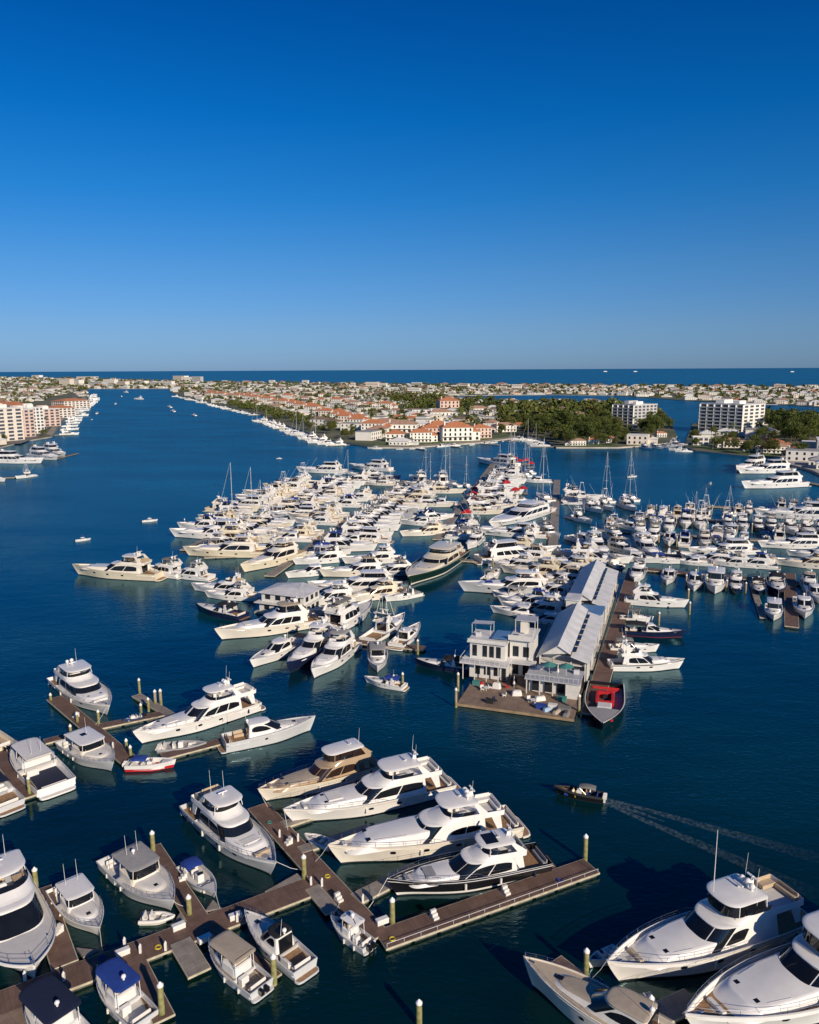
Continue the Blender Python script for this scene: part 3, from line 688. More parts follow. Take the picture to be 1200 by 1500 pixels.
# ------------------------------------------------------------------ docks
NDOCK = [0]
def dock(p0, p1, width, label, z=.55, m=DOCKD, name='floating_dock', group='floating docks', rail=None, world=False, edge=RUBR, cat='dock', off=0.0):
    A = (p0 if world else at(*p0, z)); B_ = (p1 if world else at(*p1, z)); A = Vector(A); B_ = Vector(B_)
    d = B_ - A; d.z = 0; Ln = d.length
    o = empty(name, (A.x, A.y, 0), math.atan2(d.y, d.x)); tag(o, label, cat, group)
    NDOCK[0] += 1; z = z + .003 * (NDOCK[0] % 41)
    w2 = width / 2; mb = MB(); mb.box(0, Ln, -w2, w2, z - .07, z, m); mb.build('deck_boards', o, 0)
    mb = MB()
    mb.box(-.04, Ln + .04, -w2 - .10, -w2 - .002, z - .26, z - .015, edge, .02); mb.box(-.04, Ln + .04, w2 + .002, w2 + .10, z - .26, z - .015, edge, .02)
    mb.box(-.09, -.042, -w2 - .1, w2 + .1, z - .26, z - .015, edge); mb.box(Ln + .042, Ln + .09, -w2 - .1, w2 + .1, z - .26, z - .015, edge)
    mb.build('rub_rail', o, 0)
    mb = MB(); n = max(1, int(Ln / 3.2)); s = Ln / n
    for i in range(n): mb.box(i * s + .25, (i + 1) * s - .25, -w2 + .05, w2 - .05, -.25, z - .27, FLOATM)
    mb.build('float', o, 0)
    if rail:
        for sg in ((-1,) if rail == 'r' else (1,)):
            mb = MB(); n = max(2, int(Ln / 2))
            for i in range(n + 1): x = .1 + (Ln - .2) * i / n; mb.tube([(x, sg * (w2 - .06), z), (x, sg * (w2 - .06), z + .45)], .03, ALU, 4)
            mb.tube([(.1, sg * (w2 - .06), z + .45), (Ln - .1, sg * (w2 - .06), z + .45)], .03, ALU, 4)
            mb.build('pipe_rack', o, 0)
    return o
def gusset(pts, label, z=.535, m=DOCKG):
    P = [at(*p, z) for p in pts]; c = sum(P, Vector()) / len(P)
    o = empty('dock_gusset', (c.x, c.y, 0)); tag(o, label, 'dock gusset', 'triangular dock corner plates')
    mb = MB(); a = [(p.x - c.x, p.y - c.y, z) for p in P]; b_ = [(x, y, z - .3) for x, y, _ in a]; mb.grid([a, b_], m, True); mb.cap(a, m); mb.cap(b_, m)
    mb.build('plate', o, 0)
    return o
pile_proto = {}
def piling(px, py, top, label=None, r=.26, kind='c', z0=0.0, group='mooring piles', cap=True):
    p = at(px, py, z0) if not isinstance(px, Vector) else px
    key = (round(top, 1), r, kind)
    if key not in pile_proto:
        o = empty('piling'); mb = MB(); mb.tube([(0, 0, -.6), (0, 0, 1.1)], r, PILEM, 12, r); mb.tube([(0, 0, 1.1), (0, 0, top)], r * .995, PILEC if kind == 'w' else PILEM, 12, r * .97); mb.build('post', o)
        if cap: mb = MB(); mb.tube([(0, 0, top), (0, 0, top + .16)], r * 1.08, CAPM, 12); mb.tube([(0, 0, top + .16), (0, 0, top + .5)], r * 1.08, CAPM, 12, .03); mb.build('cap', o)
        pile_proto[key] = o; c = o
    else: c = copy_tree(pile_proto[key])
    c.location = (p.x, p.y, 0); tag(c, label or 'wooden mooring pile with a white cone cap among the packed berths', 'piling', group)
    return c
dbox = []
def dockbox(px, py, ang, label, z=.55, s=1.0):
    p = at(px, py, z)
    if not dbox:
        o = empty('dock_box'); mb = MB(); mb.box(-.7, .7, -.32, .32, 0, .5, VINYL, .04); mb.build('bin', o); mb = MB(); mb.box(-.74, .74, -.36, .36, .502, .62, WHITE, .08); mb.build('lid', o); dbox.append(o); c = o
    else: c = copy_tree(dbox[0])
    c.location = p; c.rotation_euler = (0, 0, R(ang)); c.scale = (s, s, s); tag(c, label, 'dock box', 'white dock boxes'); return c
ped = []
def pedestal(px, py, label, z=.55):
    p = at(px, py, z)
    if not ped:
        o = empty('power_pedestal'); mb = MB(); mb.box(-.12, .12, -.12, .12, 0, .95, WHITE, .03); mb.build('housing', o); mb = MB(); mb.tube([(0, 0, .952), (0, 0, 1.12)], .10, CAPM, 8, .07); mb.build('lamp', o); ped.append(o); c = o
    else: c = copy_tree(ped[0])
    c.location = p; tag(c, label, 'power pedestal', 'white power pedestals'); return c

W1A, W1B = (566, 1388), (383, 1188)
dock((553, 1372), (378, 1180), 2.9, 'main brown walkway running from the end pier up past four big yachts')
dock((558, 1376), (866, 1268), 3.0, 'long brown end pier lying before the black yacht', rail='r')
dock((-60, 1492), (470, 1292), 3.4, 'wide brown walkway crossing the lower left of the basin')
dock((95, 1412), (58, 1302), 2.5, 'brown finger dock beside the tall white boat at left edge')
dock((294, 1352), (222, 1240), 2.3, 'brown finger dock between the grey cruiser and blue-topped runabout')
dock((190, 1392), (240, 1492), 2.0, 'brown finger dock right of the blue-topped boat')
dock((308, 1352), (402, 1432), 1.6, 'narrow brown finger between tan-topped and black-topped boats', off=0)
dock((264, 1378), (292, 1424), 2.3, 'short grey float left of the tan-topped boat', m=DOCKG)
dock((0, 1470), (40, 1520), 3.2, 'pale brown dock piece in the bottom left corner', m=WHARF, z=.53)
dock((522, 1316), (612, 1270), 2.0, 'brown finger dock behind the bow of the black yacht', m=DOCKG)
dock((458, 1300), (487, 1334), 1.7, 'short grey float beside the main walkway crossing', m=DOCKG)
dock((395, 1310), (440, 1284), 1.4, 'narrow grey float at the bow of the grey yacht', m=DOCKG, z=.5)
dock((440, 1245), (540, 1212), 1.5, 'grey finger under the bow of the cream yacht', m=DOCKG)
dock((415, 1208), (470, 1190), 1.5, 'grey finger under the bow of the white yacht', m=DOCKG)
dock((80, 1022), (192, 1116), 2.7, 'brown walkway beside the white flybridge yacht at left')
dock((66, 1086), (136, 1068), 1.8, 'short brown finger behind the pilot boat')
dock((146, 1064), (242, 1044), 2.0, 'brown finger pointing at the rusty buoys, left basin')
dock((200, 1018), (252, 1048), 1.7, 'weathered grey float behind the large white yacht', m=DOCKG)
dock((238, 1108), (338, 1082), 2.0, 'brown finger beside the large white yacht at left', rail=None)
dock((-20, 1080), (46, 1166), 2.4, 'brown dock at the left edge beside the dark-topped boat')
dock((812, 1408), (945, 1512), 2.2, 'brown dock between the two bows at bottom right')
dock((925, 1504), (1015, 1462), 2.4, 'grey-brown finger in shadow between two bottom right yachts', m=DOCKG)
for pts, l in [([(112, 1388), (122, 1402), (146, 1392)], 'pale grey corner plate where the finger by the tall white boat begins'),
               ([(256, 1350), (272, 1322), (288, 1346)], 'pale corner plate left of the runabout finger'),
               ([(301, 1334), (312, 1318), (325, 1330)], 'pale corner plate right of the runabout finger'),
               ([(200, 1396), (222, 1388), (206, 1418)], 'pale corner plate beside the blue-topped boat'),
               ([(440, 1290), (447, 1264), (454, 1284)], 'pale corner plate beside the main walkway pile'),
               ([(545, 1294), (530, 1318), (522, 1304)], 'pale corner plate by the black yacht finger')]: gusset(pts, l)
for x, y, tp, l in [(575, 1357, 3.2, 'yellow-green pile at the near corner of the end pier'), (857, 1262, 3.4, 'tan pile at the far end of the end pier'),
                    (402, 1442, 3.1, 'yellow-green pile between tan-topped and black-topped boats'), (238, 1492, 3.6, 'yellow-green pile right of the blue-topped boat'),
                    (278, 1345, 2.6, 'pile at the foot of the runabout finger'), (225, 1252, 3.0, 'pile at the tip of the finger by the grey cruiser'),
                    (54, 1308, 3.0, 'pile beside the tall white boat at left'), (44, 1168, 3.0, 'pile at the end of the left edge dock'),
                    (446, 1292, 3.3, 'pile at the crossing of the main walkway'), (145, 1060, 2.2, 'white-topped pile below the white flybridge yacht'),
                    (205, 1018, 3.0, 'green pile at the tip of the grey float'), (75, 1030, 1.6, 'short pile at the corner of the left walkway'),
                    (858, 1432, 3.0, 'green pile between the two bows at bottom right'), (952, 1498, 2.6, 'green pile at the foot of the shaded finger'),
                    (614, 1502, 2.4, 'lone capped pile at the bottom edge'), (192, 1112, 2.0, 'yellow pile behind the red and white boat'), (186, 1102, 2.0, 'yellow pile left of the blue bimini'),
                    (218, 1042, 2.3, 'pile on the finger left of the large white yacht'), (207, 1046, 1.7, 'thin pile on the finger below the grey float'),
                    (114, 1062, 2.0, 'pile behind the pilot boat'), (104, 1077, 1.6, 'short pile behind the pilot boat roof'),
                    (590, 1006, 2.6, 'lone tan pile beside the small white motorboat')]:
    piling(x, y, tp, l, r=.30 if y > 1200 else .24)
for x, y, l in [(228, 1034, 'left of two white piles on the grey float'), (236, 1033, 'right of two white piles on the grey float')]: piling(x, y, 2.8, l, r=.28, kind='w')
for x, y, a, l in [(560, 1352, 28, 'white dock box at the corner of the end pier'), (300, 1378, 38, 'white dock box beside the grey float'), (345, 1345, 30, 'white dock box on the wide walkway right of the fingers'), (262, 1360, 35, 'white dock box near the foot of the runabout finger'), (180, 1398, 34, 'white dock box by the blue-topped boat')]: dockbox(x, y, a, l)
for x, y, l in [(183, 1386, 'pedestal near the pale gusset'), (206, 1396, 'pedestal beside the blue-topped boat'), (243, 1392, 'pedestal on the walkway above open water'), 
                (348, 1350, 'pedestal at the head of the black-topped boat'), (456, 1296, 'pedestal left of the walkway crossing'), (472, 1298, 'pedestal right of the walkway crossing'), (532, 1322, 'pedestal by the bow of the black yacht'),
                (410, 1226, 'pedestal beside the grey yacht'), (437, 1232, 'pedestal under the white yacht bow'), (37, 1436, 'pedestal beside the dark cover'), (94, 1437, 'pedestal on the walkway edge between two covered boats'), (166, 1096, 'pedestal on the left walkway')]:
    pedestal(x, y, 'white power ' + l)

# ------------------------------------------------------------------ boats in the foreground
def LN(bow, stern, zb=1.8, zs=.6): return (at(*bow, zb).xy - at(*stern, zs).xy).length
NEARG = None
def near(fn, kw, bow, stern, zb, zs, label, cat='yacht', bw=None, name=None, rw=None):
    L = LN(bow, stern, zb, zs); kw = dict(kw); B_ = kw.pop('B', None) or L * rw
    r = fn(name or cat.replace(' ', '_'), L, B_, **kw)
    put(r, bow, stern, zb, zs, label, cat); print(label[:40], round(L, 1), round(B_, 1))
    return r
YC = dict
# black yacht
near(yacht, YC(fs=2.0, fb=3.0, hull=BLACK, hx=(.22, .70), rf=.17, hh=2.1, fly=(.16, .52), hard=(.24, .47), hard_h=1.7, hardtop_glass=True, stripe=3, stripe_m=BLACK, low=VINYL, cap=WHITE, bul=.5, sidewin=(.2, .66, .25, .8, .3), ports=0, domes=0, ant=1, legs='plate', seatm=VINYLG, sunpad=VINYLG, trunk=(.88, .45)), (566, 1283), (797, 1262), 3.0, .5, 'glossy black-hulled motor yacht with white upperworks beside the end pier', 'yacht', rw=.25)
# cream-white fairing yacht
near(yacht, YC(fs=2.3, fb=3.6, hull=IVORY, hx=(.20, .62), rf=.10, hh=2.4, trunk=(.92, 1.1), trunk_m=WHITE, fly=(.10, .52), hard=(.26, .47), hard_h=2.1, domes=3, ant=1, bul=.45, sidewin=(.2, .5, .35, .7, .6), ports=3, sunpad=None, seatm=VINYL, legs='plate'), (480, 1232), (754, 1206), 3.6, .8, 'large ivory motor yacht with three radar domes, behind the black yacht', 'yacht', rw=.24)
# white yacht with blue-black glass
near(yacht, YC(fs=2.0, fb=3.1, hx=(.18, .66), rf=.13, hh=2.2, fly=(.08, .52), hard=(.22, .46), hard_h=2.0, domes=0, ant=2, sidewin=(.18, .66, .34, .84, .3), trunk=(.88, .7), ports=2, sunpad=VINYL), (414, 1181), (656, 1146), 3.1, .7, 'white motor yacht with blue-black windshield, third from the black yacht', 'yacht', rw=.245)
# bronze trimmed yacht
near(yacht, YC(fs=1.8, fb=2.8, hull=IVORY, house=TANP, glass=GLASSB, hx=(.20, .66), rf=.14, hh=2.0, fly=(.10, .5), hard=(.16, .48), hard_h=1.8, hard_m=WHITE, trunk=(.90, .5), trunk_m=TANC, deck=TANC, domes=0, ant=1, arch=False, sunpad=None, seatm=VINYLT, ports=1, cap=GOLDP, fly_floor=TEAK, enclosed=True), (377, 1152), (552, 1118), 2.8, .7, 'tan and bronze motor yacht with flat cream hardtop, farthest of the four', 'yacht', rw=.26)
# silver-grey yacht left of the walkway
near(yacht, YC(fs=2.1, fb=3.0, hull=PEARL, house=WHITE, hx=(.24, .66), rf=.08, hh=2.3, fly=(.12, .52), hard=(.28, .50), hard_h=2.0, domes=0, ant=2, trunk=(.84, .5), sunpad=VINYL, n=2.7, sidewin=(.16, .66, .3, .8, .2), wshield=(.67, .22, .93), bul=.45, seatm=VINYLT, arch=False, panes=1), (404, 1258), (290, 1172), 3.0, 1.6, 'pearl grey motor yacht with rounded white hardtop left of main walkway', 'yacht', rw=.29)
# left big white yacht (portside view)
near(yacht, YC(fs=2.2, fb=3.2, hx=(.16, .66), rf=.14, hh=2.4, fly=(.03, .50), hard=(.22, .44), hard_h=2.2, domes=2, ant=2, trunk=(.90, .6), ports=3, sidewin=(.18, .64, .34, .84, .5), sidepanes=3, panes=2, bul=.45), (194, 1068), (373, 1032), 3.2, .6, 'large white flybridge yacht with two domes beside the left basin finger', 'yacht', rw=.25)
near(express, YC(fs=1.9, fb=2.7, hull=PEARL, house=WHITE, hx=(.24, .68), hh=1.8, rf=.2, sc=.24, ports=1, seatm=VINYLT, hard=True), (462, 1048), (328, 1092), 2.7, .7, 'pearl grey sport cruiser berthed stern-to behind the large white yacht', 'yacht', rw=.27)
near(yacht, YC(fs=1.9, fb=2.9, hx=(.22, .68), rf=.08, hh=2.1, fly=(.10, .5), hard=(.2, .46), hard_h=1.9, domes=2, ant=1, n=2.6, trunk=(.82, .4), sunpad=None, wshield=(.62, .3, .92), panes=1, brow=.2, arch=False), (160, 1030), (93, 990), 2.9, 1.2, 'white flybridge yacht with two domes at the head of the left walkway', 'yacht', rw=.30)
# two yachts at the lower right
bigy = near(yacht, YC(fs=2.4, fb=3.5, hx=(.20, .64), rf=.12, hh=2.6, fly=(.06, .56), hard=(.30, .54), hard_h=2.1, enclosed=True, domes=3, ant=2, trunk=(.86, .7), sunpad=None, ports=3, n=2.6, sidewin=(.48, .66, .35, .8, .2), sidepanes=1, bul=.55, seatm=VINYLT, legs='tube', panes=3), (889, 1402), (1163, 1338), 3.5, .8, 'large white motor yacht with enclosed bridge and tall whip antenna, lower right', 'yacht', rw=.26)
mb = MB(); mb.tube([(13.2, .9, 7.9), (13.2, .9, 15.0)], .05, WHITE, 5, .03); mb.build('whip_antenna', bigy)
near(yacht, YC(fs=2.6, fb=3.8, hx=(.20, .66), rf=.13, hh=2.7, fly=(.06, .54), hard=(.28, .54), hard_h=2.2, enclosed=True, domes=1, ant=0, trunk=(.88, .8), sunpad=None, ports=3, n=2.6, sidewin=(.2, .66, .3, .8, .2), bul=.6, deck=TEAK, panes=3), (1003, 1478), (1345, 1385), 3.8, .8, 'big white motor yacht with teak foredeck cut by the right edge', 'yacht', rw=.25)
near(express, YC(fs=2.0, fb=3.0, hull=IVORY, house=VINYL, hx=(.2, .62), hh=1.7, rf=.16, deck=TANC, ports=2, seatm=VINYLT, top=TANC, n=2.5), (767, 1400), (1010, 1560), 3.0, .7, 'ivory yacht bow with tan deck at the bottom edge', 'yacht', rw=.27)
# tall blunt-bowed boat at the left edge
near(yacht, YC(fs=2.0, fb=2.5, hx=(.24, .76), rf=.13, hh=2.3, hw=.86, fly=(.16, .62), hard=(.28, .50), hard_h=2.0, hard_m=WHITE, domes=0, ant=1, n=4.5, trunk=None, sunpad=None, wshield=(.58, .25, .95), panes=1, seatm=VINYLT, fly_floor=TEAKG, deck=NONSKID, bul=.4, ports=2, arch=False, sc=.2, s0=.5, rake=.02), (50, 1412), (-22, 1262), 2.3, 1.8, 'tall white blunt-bowed power catamaran berthed at the left edge', 'yacht', rw=.33)
# day boats
near(pilothouse, YC(fs=1.3, fb=2.0, hull=PEARL, house=IVORY, roof=GREYD, hx=(.34, .60), hh=2.1, open_front=True, domes=1, ant=2, roofw=.74, n=2.5, aft_over=.12), (255, 1318), (168, 1252), 2.0, 1.0, 'pearl grey cruiser with grey hardtop left of the finger dock', 'motorboat', rw=.36)
near(pilothouse, YC(fs=1.0, fb=1.6, hull=WHITE, roof=WHITE, hx=(.30, .58), hh=1.8, domes=0, ant=2, roofw=.74, open_front=True, aft_over=.1), (146, 1358), (92, 1296), 1.6, .8, 'white day boat with white hardtop beside the left finger', 'motorboat', rw=.38)
near(openboat, YC(fs=.8, fb=1.2, top=BLUEC, ob=1, tz=1.9, hull=PEARL, tx=(.1, .38)), (317, 1306), (272, 1266), 1.2, .6, 'small pale runabout with a blue bimini at its stern', 'motorboat', rw=.36)
near(pilothouse, YC(fs=.9, fb=1.4, hull=PEARL, roof=WHITE, hx=(.36, .62), hh=1.8, open_front=True, domes=1, ant=0, roofw=.74, ob=2), (484, 1340), (541, 1388), 1.4, .5, 'small light blue day boat with white top beside the main walkway', 'motorboat', rw=.37)  # hull toned pearl; its bluish look is shade, not paint
near(pilothouse, YC(fs=1.1, fb=1.6, hull=PEARL, roof=TANC, hx=(.32, .62), hh=2.0, open_front=True, domes=0, ant=0, roofw=.86, ob=2, aft_over=.06, roof_nose=.6, roofx1=.8, deck=TEAKG, sole_m=TEAKG, solar=False), (305, 1378), (384, 1452), 1.6, .5, 'day boat under a flat tan canvas top by the grey float', 'motorboat', rw=.36)
near(express, YC(fs=1.3, fb=2.0, hull=PEARL, house=WHITE, hx=(.30, .66), hh=1.6, rf=.16, top=BLACKC, sc=.3, roofglass=True, ports=2, plat=True, n=2.3), (358, 1332), (448, 1424), 2.0, .5, 'light blue sport cruiser with dark glass roof and white stern', 'motorboat', rw=.31)  # pearl tone chosen for a bow that only shade turns blue
near(pilothouse, YC(fs=1.1, fb=1.6, hull=PEARL, roof=BLUEC, hx=(.36, .62), hh=2.1, open_front=True, domes=1, ant=0, roofw=.84, aft_over=.1, roof_nose=1.1, canv=True, roofx1=.80, ob=0), (142, 1418), (213, 1500), 1.6, .5, 'boat under a bright blue oval canvas top at the bottom left', 'motorboat', rw=.36)
near(pilothouse, YC(fs=1.2, fb=1.7, hull=PEARL, roof=NAVYC, hx=(.36, .62), hh=2.1, open_front=True, domes=1, ant=0, roofw=.9, aft_over=.12, roof_nose=1.2, canv=True, roofx1=.86), (40, 1452), (120, 1545), 1.7, .5, 'boat under a near-black navy canvas top at the bottom left edge', 'motorboat', rw=.40)
near(pilothouse, YC(fs=1.3, fb=2.0, hull=PEARL, house=IVORY, roof=WHITE, hx=(.32, .60), hh=1.9, open_front=True, solar=True, domes=0, ant=1, roofw=.76, aft_over=.16), (166, 1116), (103, 1082), 2.0, 1.0, 'pilot boat with white hardtop and solar panel at left walkway', 'motorboat', rw=.38)
near(pilothouse, YC(fs=1.6, fb=2.1, hull=WHITE, roof=VINYL, hx=(.46, .66), hh=1.9, domes=0, ant=2, roofw=.66, aft_over=.1, n=2.8, seatm=VINYL, open_front=True, sole_m=NAVYC, roofx1=.8, solar=False, low=WHITE), (24, 1086), (84, 1158), 2.1, .5, 'white boat with high white roof and dark aft cockpit, stern towards us', 'motorboat', rw=.35)
near(express, YC(fs=1.2, fb=1.7, hull=PEARL, house=WHITE, hard=False, hx=(.3, .6), bimini=NAVYC, seatm=VINYL, ports=0, arch=False, dom=0, ant=0, canopy_x=(.25, .72)), (-44, 1122), (16, 1184), 1.7, .5, 'boat with a navy canvas top at the left edge, stern outward', 'motorboat', rw=.30)
near(openboat, YC(fs=1.2, fb=1.6, hull=CREAM, ob=2, inner=VINYLT), (-50, 1055), (8, 1096), 1.6, .8, 'cream stern of a boat cut by the left edge', 'motorboat', rw=.30)
near(openboat, YC(fs=1.1, fb=1.5, hull=WHITE, low=RED, stripe=3, stripe_m=RED, top=BLUEC, ob=2, obm=VINYL, tx=(.12, .42), tz=1.9, cushions=VINYL), (258, 1112), (186, 1122), 1.5, .5, 'white centre console with red waterline and blue bimini', 'motorboat', rw=.34)
near(openboat, YC(fs=.5, fb=.7, hull=RIBG, inner=GREYD, ob=0, console=True, rib=RIBG, screen=False), (302, 1088), (232, 1096), .7, .4, 'grey inflatable dinghy afloat by the large white yacht', 'dinghy', rw=.38)
near(openboat, YC(fs=.45, fb=.6, hull=IVORY, inner=GREYD, ob=0, console=False, rib=VINYL), (255, 1342), (206, 1346), .6, .4, 'small pale inflatable tender near the grey cruiser bow', 'dinghy', rw=.42)
near(openboat, YC(fs=.8, fb=1.2, hull=WHITE, inner=NAVYC, ob=1, console=True), (862, 1408), (905, 1392), 1.0, .5, 'small white tender beside the large yacht bow, lower right', 'dinghy', rw=.36)
near(openboat, YC(fs=.5, fb=.7, hull=VINYL, inner=GREYD, ob=0, console=False, rib=RIBG), (915, 1475), (960, 1465), .7, .4, 'pale dinghy in the shade behind the ivory bow', 'dinghy', rw=.42)
near(openboat, YC(fs=.5, fb=.7, hull=PEARL, inner=GREYD, ob=1, console=False, rib=VINYL), (447, 1222), (486, 1240), .7, .4, 'small pale dinghy moored between white and ivory yacht bows', 'dinghy', rw=.42)
near(openboat, YC(fs=.8, fb=1.15, hull=BLACK, inner=TEAK, ob=2, rib=RUBBER, top=GREYC, tz=2.0, tx=(.14, .48), seatm=BLUEC, obm=VINYL, cushions=BLUEC), (812, 1152), (883, 1170), 1.1, .4, 'black open boat with grey bimini under way trailing a wake', 'motorboat', rw=.27)
near(openboat, YC(fs=.75, fb=1.1, hull=BOOTB, inner=VINYL, ob=1, low=BOOTB), (180, 1054), (210, 1050), 1.0, .5, 'small white launch on the float left of the large yacht', 'dinghy', rw=.42)
# ------------------------------------------------------------------ middle distance: packed berths
PROTO = {}
def P_(key):
    D = dict
    if key == 'fly20': return yacht('yacht', 20, 5.3, 1.9, 2.9, rails=False, ports=2, ant=1, hx=(.2, .66), rf=.14), 20, 5.3, 'white flybridge yacht', 'yacht'
    if key == 'cream25': return yacht('yacht', 25, 6.1, 2.2, 3.3, hull=CREAM, house=IVORY, rails=False, ports=3, ant=1, domes=2, hx=(.17, .66), rf=.14, hh=2.3, sunpad=None, seatm=VINYLT, trunk=(.88, .6)), 25, 6.1, 'cream-hulled flybridge yacht', 'yacht'
    if key == 'fly17': return yacht('yacht', 17, 4.9, 1.7, 2.6, rails=False, ports=2, ant=1, domes=1, hh=1.9, hard_m=GREYD, hx=(.22, .68), rf=.14), 17, 4.9, 'white yacht with grey hardtop', 'yacht'
    if key == 'arch19': return yacht('yacht', 19, 5.1, 1.8, 2.7, rails=False, ports=2, hard=None, ant=2, hh=2.0, hx=(.2, .68), rf=.16, seatm=VINYLT), 19, 5.1, 'white open-bridge yacht with radar arch', 'yacht'
    if key == 'navy19': return yacht('yacht', 19, 5.1, 1.8, 2.8, hull=NAVY, rails=False, ports=0, ant=1, hx=(.2, .66), rf=.14), 19, 5.1, 'navy-hulled flybridge yacht', 'yacht'
    if key == 'tan22': return yacht('yacht', 22, 5.6, 2.0, 3.0, hull=IVORY, house=WHITE, rails=False, ports=2, ant=1, hard_m=TANC, hx=(.18, .66), rf=.13, enclosed=True, seatm=VINYLT, sidepanes=3), 22, 5.6, 'ivory yacht with tan bridge top', 'yacht'
    if key == 'mega32': return yacht('yacht', 32, 7.4, 2.6, 4.0, rails=False, ports=4, ant=2, domes=2, hh=2.6, hx=(.14, .68), rf=.12, fly=(.10, .58), fly_h=1.0, hard=(.2, .5), hard_h=2.4, enclosed=True, sidepanes=4, trunk=(.88, .8), bul=.6), 32, 7.4, 'long white motor yacht with enclosed bridge', 'yacht'
    if key == 'trawl': return yacht('yacht', 16, 5.0, 1.9, 3.0, rails=False, ports=1, ant=1, hh=2.2, hx=(.14, .60), rf=.04, fly=(.06, .5), hard=(.1, .4), sidepanes=3, trunk=None, sunpad=None, n=3.0, wshield=(.66, .45, .9), arch=True, hard_m=GREYC), 16, 5.0, 'white trawler yacht', 'yacht'
    if key == 'sport': 
        r = yacht('yacht', 18, 5.2, 1.3, 2.8, rails=False, ports=0, ant=2, domes=0, hh=2.1, hx=(.36, .66), rf=.16, fly=(.36, .56), hard=(.38, .52), hard_h=2.1, sc=.34, aft=False, seats=True, n=2.3, trunk=(.86, .4), sunpad=None)
        mb = MB()
        for sg in (1, -1):
            mb.tube([(6.5, sg * 1.7, 4.2), (7.4, sg * .7, 9.6)], .06, ALU, 4); mb.tube([(9.6, sg * 1.7, 4.2), (8.3, sg * .7, 9.6)], .06, ALU, 4)
            mb.tube([(8, sg * 2.5, 3.2), (3, sg * 6.0, 11.5)], .05, ALU, 4, .02)
        mb.box(7.2, 8.6, -.9, .9, 9.5, 9.65, WHITE); mb.build('fishing_tower', r); return r, 18, 5.2, 'white sportfishing boat with tower', 'yacht'
    if key == 'gold21': return yacht('yacht', 21, 5.5, 2.0, 3.0, hull=IVORY, house=CREAM, rails=False, ports=2, ant=1, hard_m=IVORY, hx=(.18, .68), rf=.16, glass=GLASSB, seatm=TANC, fly_floor=TEAK, deck=TEAKG, sidepanes=3), 21, 5.5, 'cream yacht with teak decks', 'yacht'
    if key == 'grey20': return yacht('yacht', 20, 5.3, 1.9, 2.9, hull=SILVER, house=WHITE, rails=False, ports=2, ant=1, hard_m=GREYC, hx=(.2, .68), rf=.16, seatm=VINYLG), 20, 5.3, 'silver-hulled yacht', 'yacht'
    if key == 'canv18': return yacht('yacht', 18, 5.0, 1.8, 2.7, rails=False, ports=2, ant=1, hard_m=BLUEC, hx=(.2, .68), rf=.15, enclosed=True, seatm=BLUEC, fly_floor=GREYD), 18, 5.0, 'yacht with blue bridge top', 'yacht'
    if key == 'exp15': return express('motorboat', 15, 4.3, rails=False, ports=2), 15, 4.3, 'white sport cruiser with hard roof', 'motorboat'
    if key == 'exp12': return express('motorboat', 12, 3.8, rails=False, ports=2, hard=False, hx=(.3, .62), bimini=BLUEC), 12, 3.8, 'white cruiser with blue bimini', 'motorboat'
    if key == 'expblk': return express('motorboat', 14, 4.2, rails=False, ports=2, hull=NAVY, hard=False, hx=(.3, .62), bimini=BLACKC), 14, 4.2, 'dark-hulled cruiser with black canvas', 'motorboat'
    if key == 'expcov': return express('motorboat', 13, 4.0, rails=False, ports=2, hard=False, hx=(.32, .64), cover=GREYC), 13, 4.0, 'white cruiser with grey cockpit cover', 'motorboat'
    if key == 'pilot': return pilothouse('motorboat', 11, 3.7, rails=False), 11, 3.7, 'white pilothouse boat', 'motorboat'
    if key == 'pilotg': return pilothouse('motorboat', 11, 3.7, rails=False, open_front=True, roof=GREYD, ob=2), 11, 3.7, 'white day boat with grey hardtop', 'motorboat'
    if key == 'open9': return openboat('motorboat', 9, 2.9, ob=2, top=WHITE, tx=(.34, .6)), 9, 2.9, 'white centre console with T-top', 'motorboat'
    if key == 'openb': return openboat('motorboat', 8, 2.7, ob=2, top=BLUEC, tx=(.3, .56), hull=LBLUE), 8, 2.7, 'pale blue centre console with blue top', 'motorboat'
    if key == 'redtop': return pilothouse('motorboat', 11, 3.7, rails=False, open_front=True, roof=REDC, ob=2), 11, 3.7, 'day boat with red canvas top', 'motorboat'
    if key == 'sail14': return sailboat('sailboat', 14, 4.2), 14, 4.2, 'white sailboat with blue sail cover', 'sailboat'
    if key == 'sail18': return sailboat('sailboat', 18, 5.0, hull=WHITE, mast_h=25, sailcover=VINYL), 18, 5.0, 'white sailboat with pale sail cover', 'sailboat'
def proto(key):
    if key not in PROTO: PROTO[key] = P_(key); return (PROTO[key][0],) + PROTO[key][1:]
    t = PROTO[key]; return (copy_tree(t[0]),) + t[1:]
TAKEN = []
ORD = ['first', 'second', 'third', 'fourth', 'fifth', 'sixth', 'seventh', 'eighth', 'ninth', 'tenth', 'eleventh', 'twelfth', 'thirteenth', 'fourteenth', 'fifteenth', 'sixteenth', 'seventeenth', 'eighteenth', 'nineteenth', 'twentieth',
       'twenty-first', 'twenty-second', 'twenty-third', 'twenty-fourth', 'twenty-fifth', 'twenty-sixth', 'twenty-seventh', 'twenty-eighth', 'twenty-ninth', 'thirtieth']
def hullpts(x, y, a, L, B_):
    ca, sa = math.cos(a), math.sin(a); n = max(2, int(L / B_)); return [(x + ca * L * (k + .5) / n, y + sa * L * (k + .5) / n, B_ * .46) for k in range(n)]
def free(pts, slack=0.0):
    for x, y, r in pts:
        for X, Y, R2 in TAKEN:
            if abs(X - x) < r + R2 and abs(Y - y) < r + R2 and math.hypot(X - x, Y - y) < r + R2 - slack: return False
    return True
